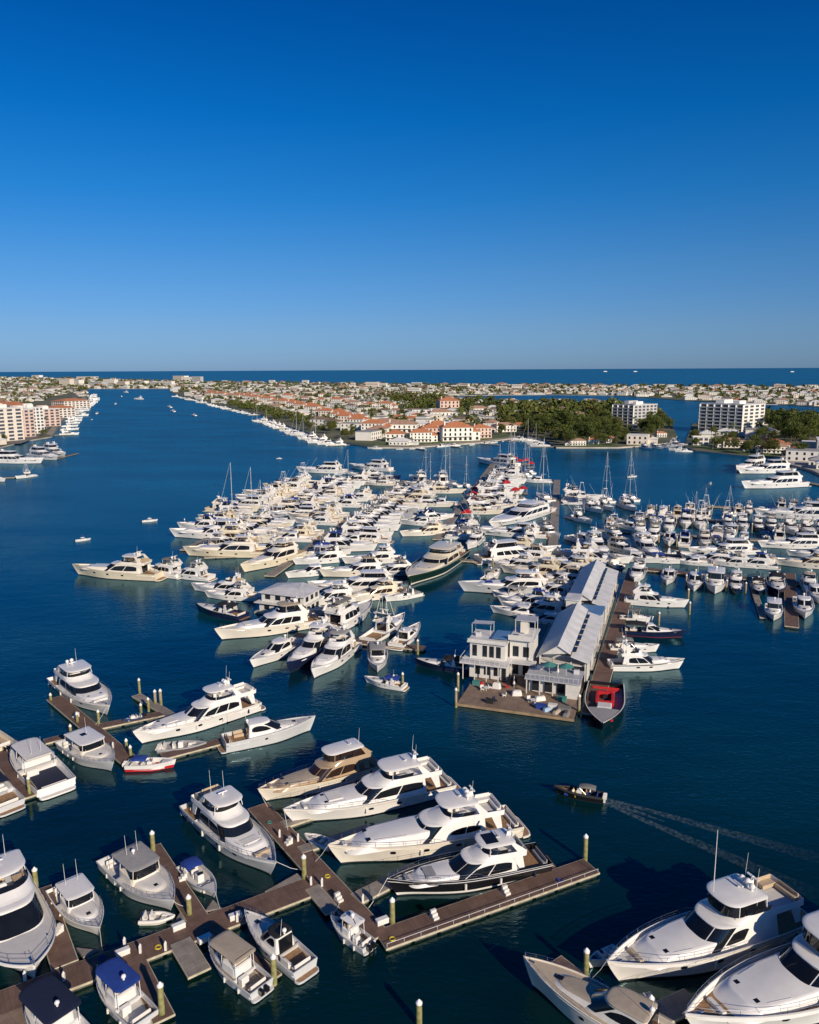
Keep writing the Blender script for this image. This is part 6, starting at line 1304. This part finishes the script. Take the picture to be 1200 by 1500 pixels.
# pale blocks on the far shores
rn = random.Random(3); FB = []
for i, (px, py, w, h) in enumerate([(52, 553, 14, 4), (95, 567, 18, 14), (108, 565, 20, 10), (140, 567, 22, 9), (160, 566, 18, 12), (178, 566, 16, 8), (205, 564, 18, 7), (228, 565, 16, 7), (246, 566, 14, 9), (262, 560, 20, 11), (275, 560, 18, 9), (288, 562, 14, 12), (300, 568, 14, 7), (278, 570, 16, 8), (398, 563, 8, 7), (438, 566, 14, 5), (447, 564, 9, 8), (545, 571, 18, 13), (560, 570, 12, 10), (610, 568, 14, 9), (606, 577, 18, 10), (680, 569, 12, 8), (757, 572, 14, 10), (858, 572, 10, 6), (1062, 577, 10, 6), (1142, 570, 14, 8), (1118, 578, 14, 7), (985, 572, 10, 6), (330, 561, 10, 4), (125, 556, 26, 5), (70, 572, 14, 6)]):
    p = at(px, py, 1.1); mpp = p.y / FPX * 1.02; L = w * mpp; H_ = h * mpp * .8; o = empty('apartment_building', (p.x, p.y, 1.05), R(rn.uniform(-30, -5))); tag(o, 'pale block on the far shore, ' + ORD[i % 30] + ' counted from the left' if i < 30 else 'pale block behind the hotel at left', 'apartment building', 'pale blocks on the far shore')
    wl = [STU, STUC, STU, STUG][i % 4]; bxp(o, 'wall', -L / 2, L / 2, 0, L * .5, -.5, H_, wl); bxp(o, 'roof', -L / 2 - .3, L / 2 + .3, -.3, L * .5 + .3, H_, H_ + .8, RWHT)
    nf = max(2, int(H_ / 4))
    for f in range(nf): bxp(o, 'window_band', -L / 2 + 1, L / 2 - 1, -.3, -.01, H_ * (f + .35) / nf, H_ * (f + .7) / nf, WIND)
    HOUSES.append((p.x, p.y, L * .6))
# ordinary houses and trees over the island: the near ones as things, the far ones massed
def flat_ok(x, y, m_=0):
    for X, Y, r in HOUSES:
        if abs(X - x) < r + m_ and abs(Y - y) < r + m_ and (X - x) ** 2 + (Y - y) ** 2 < (r + m_) ** 2: return False
    return True
def onland(x, y, m_=9):
    for dx, dy in ((0, 0), (m_, 0), (-m_, 0), (0, m_), (0, -m_)):
        if not (inside((x + dx, y + dy), gM) or inside((x + dx, y + dy), gR)): return False
    return True
def pix(x, y, z=1):
    v = camo.matrix_world.inverted() @ Vector((x, y, z)); return (600 + FPX * v.x / -v.z, 750 - FPX * v.y / -v.z)
def make_house(w, d, h, wall, roof, flat=False, wing=True):
    o = empty('house'); mb = MB(); mb.box(-w / 2, w / 2, -d / 2, d / 2, -.5, h, wall)
    if wing: mb.box(w / 2 + .01, w * .9, -d * .1, d * .45, -.5, h * .6, wall)
    for k in range(int(w / 3.5)):
        x = -w / 2 + w * (k + .5) / int(w / 3.5)
        for z in ([.8] if h < 5 else [.8, 3.9]): mb.box(x - .6, x + .6, -d / 2 - .05, -d / 2 - .002, z, z + 1.6, WIND)
    for k in range(2): mb.box(w / 2 + .002, w / 2 + .05, -d * .4 + k * 1.8, -d * .4 + k * 1.8 + 1.1, h - 2.3, h - .9, WIND)
    mb.build('wall', o, 0); mb = MB()
    if flat: mb.box(-w / 2 - .2, w / 2 + .2, -d / 2 - .2, d / 2 + .2, h, h + .4, roof)
    else: hip(mb, -w / 2, w / 2, -d / 2, d / 2, h, min(w, d) * .24, roof)
    if wing: hip(mb, w / 2 + .3, w * .9, -d * .1, d * .45, h * .6, 1.4, roof, .4)
    mb.build('roof', o, 0); return o
HP = [make_house(15, 11, 3.6, STU, RGREY), make_house(17, 12, 6.4, STU, TILE2), make_house(14, 11, 6.4, STUC, RWHT, True), make_house(18, 12, 3.8, STU, RWHT), make_house(16, 11, 6.2, STUG, RBRN), make_house(20, 13, 6.4, STU, RGREY, True), make_house(14, 10, 3.6, STUC, TILE)]
HL = ['low white house with grey hip roof', 'two-storey white house with pale red roof', 'cream flat-roofed house', 'low white house with white roof', 'grey house with brown roof', 'large white flat-roofed house', 'small cream house with red roof']
cand = []; rg = random.Random(21)
WOOD = gp([(732, 612), (742, 600), (800, 596), (900, 596), (918, 600), (905, 655), (815, 656), (800, 645), (770, 640), (735, 628)]); WOOD2 = gp([(572, 592), (585, 583), (640, 584), (650, 594), (725, 590), (735, 604), (690, 610), (640, 604), (600, 604)]); WOOD3 = gp([(1108, 648), (1104, 618), (1140, 612), (1210, 618), (1230, 650), (1180, 658)]); WOOD4 = gp([(935, 640), (940, 606), (975, 616), (985, 640)])
SHORE = gp([(330, 597), (385, 607), (440, 628), (480, 642), (503, 648), (520, 650), (522, 640), (480, 630), (440, 615), (385, 599), (340, 591)])
def wood(x, y): return any(inside((x, y), w2) for w2 in (WOOD, WOOD2, WOOD3, WOOD4))
y = 470.0
while y < 2300:
    st = 25 if y < 1200 else 30; x = -1.15 * y * .55
    while x < y * .62:
        xx, yy = x + rg.uniform(-.35, .35) * st, y + rg.uniform(-.35, .35) * st
        if onland(xx, yy, 10):
            px, py = pix(xx, yy)
            if -40 < px < 1240 and flat_ok(xx, yy, 8) and not inside((px, py), [(0, 660), (60, 648), (118, 580), (108, 574), (0, 600)]): cand.append((yy, xx, wood(xx, yy)))
        x += st
    y += st
hs_, ts_ = [], []
for yy, xx, wd in cand:
    if wd and rg.random() < .88: ts_.append((yy, xx, 1)); continue
    q = rg.random(); shore = inside((xx, yy), SHORE)
    if shore and q < .5: ts_.append((yy, xx, 2)); continue
    if q < .46: hs_.append((yy, xx, 0))
    if q > .22: ts_.append((yy + rg.uniform(7, 12), xx + rg.uniform(7, 12), 0))
# denser crowns inside the woods and along the shore rows
SH2 = gp([(812, 657), (912, 657), (918, 640), (812, 640)]); SH3 = gp([(1010, 659), (1075, 668), (1130, 674), (1185, 688), (1200, 672), (1120, 658), (1015, 645)]); SH4 = gp([(552, 655), (768, 640), (760, 632), (700, 640), (560, 646)]); SH5 = gp([(0, 655), (40, 645), (74, 638), (66, 626), (30, 636), (0, 640)]); VR = gp([(300, 588), (520, 650), (530, 630), (400, 590), (310, 572)])
for W_, st, kd in ((SH2, 14, 2), (SH3, 15, 2), (SH4, 24, 2), (SH5, 17, 2), (VR, 32, 2), (WOOD, 17.5, 1), (WOOD3, 19, 1), (WOOD2, 34, 1), (WOOD4, 16, 1), (SHORE, 25, 2)):
    x0, x1 = min(p[0] for p in W_), max(p[0] for p in W_); y0, y1 = min(p[1] for p in W_), max(p[1] for p in W_); y = y0
    while y < y1:
        x = x0
        while x < x1:
            a, b_ = x + rg.uniform(-.4, .4) * st, y + rg.uniform(-.4, .4) * st
            if inside((a, b_), W_) and onland(a, b_, 4) and flat_ok(a, b_, -7 if W_ in (VR, SH2, SH3, SH4) else 0): ts_.append((b_, a, kd))
            x += st
        y += st
hs_.sort(); ts_.sort(); print('houses', len(hs_), 'trees', len(ts_))
class Mass:
    def __init__(s): s.v = []; s.f = []; s.m = []; s.mats = []
    def add(s, me, M):
        i = len(s.v)
        for v_ in me.vertices: s.v.append(tuple(M @ v_.co))
        idx = []
        for m in me.materials:
            if m not in s.mats: s.mats.append(m)
            idx.append(s.mats.index(m))
        for p in me.polygons: s.f.append(tuple(i + k for k in p.vertices)); s.m.append(idx[p.material_index])
    def build(s, name, kind='stuff'):
        me = bpy.data.meshes.new(name); me.from_pydata(s.v, [], s.f)
        for m in s.mats: me.materials.append(m)
        me.polygons.foreach_set('material_index', s.m); o = bpy.data.objects.new(name, me); C.objects.link(o); o['kind'] = kind; return o
hm, tm = Mass(), Mass(); used_h = set(); nh = 0
far_tree = []
for i in range(5):
    mb = MB(); r2 = random.Random(40 + i)
    for k in range(5): leafcloud(r2, mb, (r2.uniform(-3.4, 3.4), r2.uniform(-3.4, 3.4), r2.uniform(3, 7)), 2.8, 2.4, 13, 1.25, [L1, L2, L3][i % 3])
    o = mb.build('t', None, 0); far_tree.append(o.data); bpy.data.objects.remove(o)
for yy, xx, _ in hs_:
    k = rg.choice([0, 0, 1, 2, 2, 3, 3, 4, 5, 5, 6]); rz = R(rg.choice([-20, -20, 70, -10, -30])) + rg.uniform(-.1, .1); s = rg.uniform(.85, 1.2)
    if nh < 262:
        if k in used_h: o = copy_tree(HP[k])
        else: used_h.add(k); o = HP[k]
        o.location = (xx, yy, 1.05); o.rotation_euler = (0, 0, rz); o.scale = (s, s, s); tag(o, HL[k] + ' ' + zone(xx, yy), 'house', HL[k] + 's on the land'); nh += 1
    else:
        M = Matrix.Translation((xx, yy, 1.05)) @ Matrix.Rotation(rz, 4, 'Z') @ Matrix.Scale(s, 4)
        for ch in kids(HP[k]): hm.add(ch.data, M)
nt_ = 0
for yy, xx, kd in ts_:
    if not onland(xx, yy, 3): continue
    k = rg.choice([2, 5, 0, 4, 1, 2] if kd == 1 else [1, 3, 0, 4, 1, 2]); s = rg.choice([.7, .9, 1.1, 1.4]) * rg.uniform(.85, 1.15) if kd == 1 else (rg.uniform(.5, .95) if kd == 2 else rg.uniform(.6, 1.0))
    if nt_ < 285:
        loc = {0: 'scattered among the houses', 1: 'in the dense dark wood', 2: 'on the shore before the villa row'}[kd]
        if kd != 1 and rg.random() < .22: tree(rg.choice([0, 1]), xx, yy, rg.uniform(.8, 1.1), loc, loc, True)
        else: tree(k, xx, yy, s, loc, loc)
        nt_ += 1
    else: tm.add(rg.choice(far_tree), Matrix.Translation((xx, yy, .8)) @ Matrix.Rotation(rg.uniform(0, 6), 4, 'Z') @ Matrix.Scale(s * 1.15, 4))
# beyond 2.3 km
rr = 2300.0
while rr < 9500:
    st = 34 * rr / 2300; x = -rr * .56
    while x < rr * .56:
        xx, yy = x + rg.uniform(-.4, .4) * st, rr + rg.uniform(-.4, .4) * st
        if onland(xx, yy, 12) and flat_ok(xx, yy, 10):
            if rg.random() < .50:
                k = rg.choice([0, 2, 2, 3, 3, 3, 4, 5, 5, 1]); s = rg.uniform(.8, 1.6) * (rr / 2300) ** .45; M = Matrix.Translation((xx, yy, 1.05)) @ Matrix.Rotation(R(rg.choice([-20, 70, -10, -30])), 4, 'Z') @ Matrix.Scale(s, 4)
                for ch in kids(HP[k]): hm.add(ch.data, M)
            for _q in range(rg.choice([0, 1, 1, 2])): tm.add(rg.choice(far_tree), Matrix.Translation((xx + st * rg.uniform(.2, .8), yy + st * rg.uniform(-.6, .6), .6)) @ Matrix.Rotation(rg.uniform(0, 6), 4, 'Z') @ Matrix.Scale(rg.uniform(.8, 1.5) * (rr / 2300) ** .5, 4))
        x += st
    rr += 30 * (rr / 2300) ** 1.6
hm.build('distant_houses'); tm.build('distant_trees'); print('mass faces', len(hm.f), len(tm.f), 'trees', nt_, 'houses', nh)
for src, used in ((HP, used_h), (VP, used_v)):
    for i, o in enumerate(src):
        if i not in used:
            for ch in list(o.children): bpy.data.objects.remove(ch)
            bpy.data.objects.remove(o)
for pal, src in ((False, TP), (True, PP)):
    for i, o in enumerate(src):
        if (pal, i) not in used_t:
            for ch in list(o.children): bpy.data.objects.remove(ch)
            bpy.data.objects.remove(o)
# ------------------------------------------------------------------ boats along the far shores, too small for parts
def flatten(key, name):
    r = P_(key)[0]; ms = Mass()
    for ch in r.children: ms.add(ch.data, Matrix.Identity(4)); 
    for ch in list(r.children): bpy.data.objects.remove(ch)
    bpy.data.objects.remove(r); o = ms.build(name); del o['kind']; C.objects.unlink(o); return o
FB_ = [(flatten('exp15', 'motorboat'), 15, 'motorboat', 'white motor cruiser'), (flatten('fly17', 'yacht'), 17, 'yacht', 'white flybridge boat'), (flatten('open9', 'motorboat'), 9, 'motorboat', 'small white open boat')]
SB_ = (flatten('sail14', 'sailboat'), 14, 'sailboat', 'white sailboat')
def fboat(t, x, y, a, s, label, group):
    o = t[0].copy(); C.objects.link(o); o.location = (x, y, 0); o.rotation_euler = (0, 0, a); o.scale = (s, s, s); tag(o, label, t[2], group); return o
def shorerow(pl, n, where, seed, out=1, kinds=(0, 0, 1, 2), smin=.7, smax=1.1, gap=2.0, docks=True, nd=6, sail=0, along=False):
    rn = random.Random(seed); G = gp(pl); segs = [(Vector(G[i]), Vector(G[i + 1])) for i in range(len(G) - 1)]; tot = sum((b - a).length for a, b in segs)
    for k in range(n):
        d = tot * (k + .5 + rn.uniform(-.2, .2)) / n
        for a, b in segs:
            if d <= (b - a).length: break
            d -= (b - a).length
        u = (b - a).normalized(); nrm = Vector((u.y, -u.x)) * out; p = a + u * d + nrm * (gap + rn.uniform(0, 3)); t = SB_ if rn.random() < sail else FB_[rn.choice(kinds)]
        ang = math.atan2(nrm.y, nrm.x) if not along else math.atan2(u.y, u.x) + (math.pi if rn.random() < .5 else 0)
        ang += rn.uniform(-.12, .12); s = rn.uniform(smin, smax)
        fboat(t, p.x, p.y, ang, s, t[3] + ', ' + (ORD[k] if k < 30 else ORD[k - 30] + ' past the middle') + ' from the far end ' + where, 'boats moored ' + where)
    if docks:
        for k in range(nd):
            d = tot * (k + .9) / nd
            for a, b in segs:
                if d <= (b - a).length: break
                d -= (b - a).length
            u = (b - a).normalized(); nrm = Vector((u.y, -u.x)) * out; A = a + u * min(d, (b - a).length); B_ = A + nrm * 18
            dock(Vector((A.x, A.y, .6)), Vector((B_.x, B_.y, .6)), 2.2, 'small private jetty, ' + ORD[k] + ' from the far end ' + where, z=.6, m=DOCKG, name='jetty', world=True, group='jetties ' + where)
shorerow([(264, 581), (300, 589), (335, 598), (385, 609)], 24, 'on the upper island shore', 1, nd=6)
shorerow([(392, 616), (440, 632), (480, 646), (515, 653)], 26, 'below the red villa row', 2, nd=7, sail=.12, kinds=(0, 1, 1, 2), smax=1.25)
shorerow([(552, 657.5), (600, 657.5), (700, 651), (766, 642)], 15, 'along the island point', 4, nd=5, kinds=(0, 2, 2), smin=.6, smax=.95, along=True)
shorerow([(772, 643), (800, 648), (812, 656)], 5, 'in the cove left of the wood', 5, nd=2, sail=.3)
shorerow([(925, 656), (950, 654.5), (985, 650)], 6, 'at the channel mouth', 6, nd=2, kinds=(0, 1), smin=.8)
shorerow([(131, 578), (127, 587), (101, 608), (87, 626), (78, 641)], 26, 'along the left promenade', 8, out=-1, nd=6, kinds=(0, 1, 1, 0), smin=.9, smax=1.35)
shorerow([(1010, 659), (1022, 663)], 2, 'at the right channel corner', 9, docks=False, smin=.8)
for i, (key, b_, s_, l) in enumerate([('mega32', (96, 664), (30, 657), 'white motor yacht, farthest of the stacked yachts at the left shore'), ('mega32', (85, 668), (5, 663), 'white motor yacht, middle of the stacked yachts at the left shore'), ('mega32', (64, 672), (-25, 676), 'white motor yacht nearest us at the left shore'), ('fly20', (90, 660), (48, 653), 'white yacht behind the stacked yachts at the left shore'),
                                ('sport', (22, 696), (52, 696), 'white sportfisher at the small left jetty'), ('fly17', (8, 700), (-20, 702), 'white boat cut by the left edge at the jetty'),
                                ('mega32', (1078, 684), (1148, 676), 'farthest of three white motor yachts off the right quay'), ('mega32', (1080, 686), (1160, 690), 'middle of three white motor yachts off the right quay'), ('mega32', (1086, 707), (1180, 710), 'nearest of three white motor yachts off the right quay, dark bow')]): mid(key, b_, s_, l, 3.4 if key == 'mega32' else 2.4, kmax=1.22)
dock((80, 672), (112, 664), 3, 'brown jetty end with white pile off the left yachts', z=.6); dock((-30, 701), (24, 699), 2.4, 'narrow jetty at the left edge', z=.6); dock((1150, 700), (1230, 716), 4, 'grey dock off the right quay', z=.6, m=DOCKG)
# ------------------------------------------------------------------ boats under way and their wakes
def wakemat():
    m = bpy.data.materials.new('wake_foam'); m.use_nodes = True; t = m.node_tree; b = t.nodes['Principled BSDF']; b.inputs['Base Color'].default_value = (.55, .66, .68, 1); b.inputs['Roughness'].default_value = .8
    tc = t.nodes.new('ShaderNodeTexCoord'); n = t.nodes.new('ShaderNodeTexNoise'); n.inputs['Scale'].default_value = 1.6; n.inputs['Detail'].default_value = 8; n.inputs['Roughness'].default_value = .75
    mp = t.nodes.new('ShaderNodeMapping'); mp.inputs['Scale'].default_value = (1.2, .8, 1); t.links.new(tc.outputs['Object'], mp.inputs['Vector']); t.links.new(mp.outputs[0], n.inputs['Vector'])
    r = t.nodes.new('ShaderNodeMapRange'); r.inputs['From Min'].default_value = .42; r.inputs['From Max'].default_value = .85; r.inputs['To Max'].default_value = .42; t.links.new(n.outputs['Fac'], r.inputs['Value']); sx = t.nodes.new('ShaderNodeSeparateXYZ'); t.links.new(tc.outputs['Object'], sx.inputs[0]); f = t.nodes.new('ShaderNodeMapRange'); f.inputs['From Min'].default_value = -30; f.inputs['From Max'].default_value = 0; f.inputs['To Min'].default_value = .0; t.links.new(sx.outputs['X'], f.inputs['Value'])
    mu = t.nodes.new('ShaderNodeMath'); mu.operation = 'MULTIPLY'; t.links.new(r.outputs[0], mu.inputs[0]); t.links.new(f.outputs[0], mu.inputs[1]); t.links.new(mu.outputs[0], b.inputs['Alpha']); return m
WAKE = wakemat()
def wake(p, deg, L, w0, w1, arms=True, solid=False):
    a = R(deg); mb = MB(); z = .02
    def q(x, y): return (x, y, z)
    if arms:
        for sg in (1, -1):
            n = 8; rows_ = []
            for k in range(n + 1):
                f = k / n; c = sg * (w0 + (w1 - w0) * f); t_ = .25 + 2.2 * f * (w1 / 8); rows_.append([q(-L * f, c - t_), q(-L * f, c + t_)])
            mb.grid(rows_, WAKE)
    else: mb.grid([[q(0, -w0), q(0, w0)], [q(-L, -w1), q(-L, w1)]], WAKE)
    o = mb.build('wake', None, 0); o.location = (p.x, p.y, 0); o.rotation_euler = (0, 0, a); tag(o, kind='stuff'); return o
P0, P1 = at(884, 1172), at(1140, 1262); wake(P0, math.degrees(math.atan2(P0.y - P1.y, P0.x - P1.x)), 30, .6, 4.2); wake(P0, math.degrees(math.atan2(P0.y - P1.y, P0.x - P1.x)), 9, .8, .1, False)
for i, (px, py, deg, s, t, l, wk) in enumerate([(220, 764, 20, .7, 2, 'small tan open boat adrift left of the marina', 0), (122, 792, 30, .6, 2, 'small open boat near the leftmost cream yacht', 0), (409, 672, 200, .45, 2, 'tiny boat in open water above the marina', 0), (926, 699, 10, .7, 2, 'small craft crossing behind the rightmost bow-on boat', 1), (1041, 709, 60, .5, 2, 'tiny white boat off the right quay', 1),
                                         (143, 606, 100, .8, 0, 'small white boat in the left channel, nearer one', 1), (170, 592, 100, .8, 0, 'small white boat in the mid channel', 1), (184, 575, 160, 1.0, 1, 'boat near the far end of the channel', 0), (203, 585, 170, 1.3, 1, 'boat trailing a wake across the far channel', 1), (178, 581, 120, .8, 0, 'small boat left of the one with the wake', 0), (248, 597, 130, 1.1, 0, 'first of two boats near the island tip', 1), (253, 603, 130, 1.0, 0, 'second of two boats near the island tip', 1), (284, 609, 130, .9, 0, 'boat running along the upper island shore', 1), (135, 615, 90, .6, 2, 'tiny boat in the left channel, nearest one', 0)]):
    p = at(px, py); t_ = FB_[t]; a = R(deg); fboat(t_, p.x - math.cos(a) * t_[1] * s / 2, p.y - math.sin(a) * t_[1] * s / 2, a, s, l, 'small boats in open water')
    if wk: wake(Vector((p.x - math.cos(a) * t_[1] * s / 2, p.y - math.sin(a) * t_[1] * s / 2, 0)), deg, 40 if py > 600 else 70, 1.2, 3.2, False)
for px, l in ((931, 'distant white ship on the horizon, left one'), (887, 'distant white ship on the horizon beside the other'), (1161, 'distant white ship on the horizon at right')):
    p = at(px, 543.6); o = empty('ship', (p.x * .8, p.y * .8, 0), 0); tag(o, l, 'ship', 'ships on the horizon'); k = p.y * .8 / FPX * .55
    bxp(o, 'hull', -5 * k, 5 * k, 0, 1.5 * k, 0, 1.0 * k, STU); bxp(o, 'superstructure', -3 * k, 3 * k, .2 * k, 1.3 * k, 1.0 * k, 2.0 * k, STU)
# ------------------------------------------------------------------ gear on the near docks
stepp = []
def steps(px, py, ang, label, z=.56):
    p = at(px, py, z)
    if not stepp:
        o = empty('boarding_steps')
        for k in range(3): mb = MB(); mb.box(k * .32, .96, -.35, .35, k * .28, (k + 1) * .28 - .002, VINYL, .02); mb.build('step', o)
        stepp.append(o)
    c = stepp[0] if len(stepp) == 1 and not stepp[0].get('label') else copy_tree(stepp[0])
    c.location = p; c.rotation_euler = (0, 0, R(ang)); tag(c, label, 'boarding steps', 'white boarding steps')
for x, y, a, l in [(418, 1238, 40, 'white boarding steps on the main walkway by the grey yacht'), (500, 1322, 130, 'white boarding steps near the walkway corner'), (640, 1348, 120, 'white boarding steps at the near half of the end pier'), (745, 1312, 120, 'white boarding steps at the far half of the end pier'), (108, 1052, 60, 'white boarding steps beside the flybridge yacht at left'), (230, 1100, 70, 'white boarding steps behind the red and white boat'), (262, 1290, 30, 'white boarding steps on the runabout finger'), (80, 1370, 60, 'white boarding steps on the finger by the tall white boat')]: steps(x, y, a, l)
hosep = []
def hose(px, py, label, m=YELLOW, z=.56):
    p = at(px, py, z); mb = MB(); n = 30; mb.tube([((.22 + .006 * k) * math.cos(k * .63), (.22 + .006 * k) * math.sin(k * .63), .05 + .004 * (k % 9)) for k in range(n)], .035, m, 4)
    o = mb.build('hose_coil', None, 60); o.location = p; tag(o, label, 'hose', 'coiled hoses on the docks')
for x, y, m, l in [(480, 1284, YELLOW, 'yellow coiled hose at the walkway crossing'), (395, 1205, TEALC, 'green coiled hose by the grey yacht'), (232, 1388, YELLOW, 'yellow coiled hose above the open slip'), (150, 1404, BLUEC, 'blue coiled hose behind the blue-topped boat'), (575, 1376, YELLOW, 'yellow coiled hose near the end pier corner'), (820, 1290, BLUEC, 'blue coiled hose toward the end pier tip'), (300, 1362, TEALC, 'green coiled hose by the tan-topped boat'), (150, 1086, YELLOW, 'yellow coiled hose on the left walkway')]: hose(x, y, l, m)
def line(a, za, b_, zb, label):
    A = at(*a, za); B_ = at(*b_, zb); mid_ = (A + B_) / 2; mid_.z -= (A - B_).length * .06
    mb = MB(); mb.tube([tuple(A - mid_), (0, 0, 0), tuple(B_ - mid_)], .03, VINYL, 4); o = mb.build('mooring_line', None, 60); o.location = mid_; tag(o, label, 'mooring line', 'white mooring lines')
for a, za, b_, zb, l in [((568, 1286), 2.8, (540, 1330), .6, 'bow line of the black yacht'), ((482, 1236), 3.3, (462, 1262), .6, 'bow line of the ivory yacht'), ((416, 1184), 2.9, (422, 1216), .6, 'bow line of the white yacht with blue-black glass'), ((380, 1156), 2.6, (392, 1182), .6, 'bow line of the tan and bronze yacht'),
                         ((404, 1262), 2.7, (448, 1276), .6, 'bow line of the pearl grey yacht'), ((254, 1320), 1.8, (270, 1328), .6, 'bow line of the pearl grey cruiser'), ((146, 1360), 1.5, (150, 1392), .6, 'bow line of the white day boat'), ((158, 1032), 2.6, (140, 1062), .6, 'bow line of the flybridge yacht at the left walkway'), ((316, 1308), 1.2, (322, 1330), .6, 'bow line of the blue-topped runabout'),
                         ((890, 1406), 3.2, (868, 1432), .6, 'bow line of the large yacht at lower right'), ((485, 1342), 1.3, (500, 1318), .6, 'bow line of the small pearl day boat'), ((360, 1334), 1.8, (352, 1350), .6, 'bow line of the pearl sport cruiser with dark roof')]: line(a, za, b_, zb, l)
# ------------------------------------------------------------------ people in the small boats
SKIN = mat('skin', (.50, .30, .21), .6); HAIRM = mat('dark_hair', (.03, .02, .015), .7)
def person(parent_pt, rz, shirt, legs, label, stand=False, hat=None):
    o = empty('person', parent_pt, rz); tag(o, label, 'person', 'people in the small boats')
    hz = .92 if stand else .50
    V = [(0, 0, hz), (.02, 0, hz + .25), (0, 0, hz + .48), (.02, 0, hz + .60), (.04, 0, hz + .74)]; E_ = [(0, 1), (1, 2), (2, 3), (3, 4)]; Rr = [.15, .13, .15, .055, .10]
    for sg in (1, -1):
        i = len(V); V += [(0, sg * .2, hz + .47), (.08, sg * .27, hz + .22), (.30, sg * .2, hz + .14), (.38, sg * .18, hz + .15)]; E_ += [(2, i), (i, i + 1), (i + 1, i + 2), (i + 2, i + 3)]; Rr += [.07, .05, .04, .035]
        i = len(V)
        if stand: V += [(0, sg * .1, hz - .08), (.03, sg * .12, hz - .46), (-.01, sg * .13, .08), (.14, sg * .14, .04)]
        else: V += [(.08, sg * .1, hz - .02), (.45, sg * .14, hz - .02), (.47, sg * .14, .08), (.62, sg * .15, .05)]
        E_ += [(0, i), (i, i + 1), (i + 1, i + 2), (i + 2, i + 3)]; Rr += [.1, .075, .05, .04]
    me = bpy.data.meshes.new('body'); me.from_pydata(V, E_, []); me.materials.append(legs); b = bpy.data.objects.new('body', me); C.objects.link(b); b.parent = o
    md = b.modifiers.new('skin', 'SKIN'); md.use_smooth_shade = True
    for k, sv in enumerate(me.skin_vertices[0].data): sv.radius = (Rr[k], Rr[k]); sv.use_root = (k == 0)
    b.modifiers.new('sub', 'SUBSURF').levels = 1
    m2 = MB(); m2.tube([(0, 0, hz + .02), (.02, 0, hz + .28), (0, 0, hz + .5), (0, 0, hz + .54)], .175, shirt, 10, .12)
    for sg in (1, -1): m2.tube([(0, sg * .15, hz + .48), (.05, sg * .25, hz + .30)], .088, shirt, 8, .075)
    m2.build('shirt', o, 60); m2 = MB(); m2.sphere((.045, 0, hz + .745), .107, SKIN, 1.15, 12, 8); m2.sphere((.15, 0, hz + .73), .022, SKIN, 1.2, 6, 4); m2.build('face', o, 60)
    m2 = MB(); m2.sphere((.02, 0, hz + .79), .118, hat or HAIRM, .85, 12, 8)
    if hat: m2.box(.08, .22, -.07, .07, hz + .79, hz + .81, hat)
    m2.build('cap' if hat else 'hair', o, 60)
SHW = mat('white_shirt', (.7, .68, .65), .8); SHN = mat('maroon_shirt', (.22, .05, .06), .8); SHY = mat('yellow_shorts', (.55, .42, .06), .8); SHB = mat('blue_shirt', (.05, .10, .35), .8)
A_, B2_ = at(883, 1170, .4), at(812, 1152, 1.1); hd = math.atan2(B2_.y - A_.y, B2_.x - A_.x); dl = (B2_ - A_); dl.z = 0; pr = Vector((-dl.y, dl.x, 0)).normalized(); Lb = dl.length
def inb(f, s_, z): v = Vector((A_.x, A_.y, 0)) + dl * f + pr * s_; v.z = z; return v
person(inb(.33, .2, .5), hd, SHN, SHY, 'person in maroon shirt seated at the helm under the grey bimini'); person(inb(.27, -.35, .45), hd, SHW, HAIRM, 'person in white shirt and cap seated aft under the grey bimini', hat=SHW)
person(inb(.60, .45, .35), hd + 2.6, SHW, SHY, 'person with yellow shorts sitting ahead of the bimini facing aft')
q = at(121, 792); person((q.x, q.y, .35), 1.0, SHB, HAIRM, 'person in blue shirt standing in the boat near the leftmost cream yacht', True)
q = at(219, 764); person((q.x, q.y, .35), .5, SHW, HAIRM, 'person in white shirt standing in the tan boat left of the marina', True)
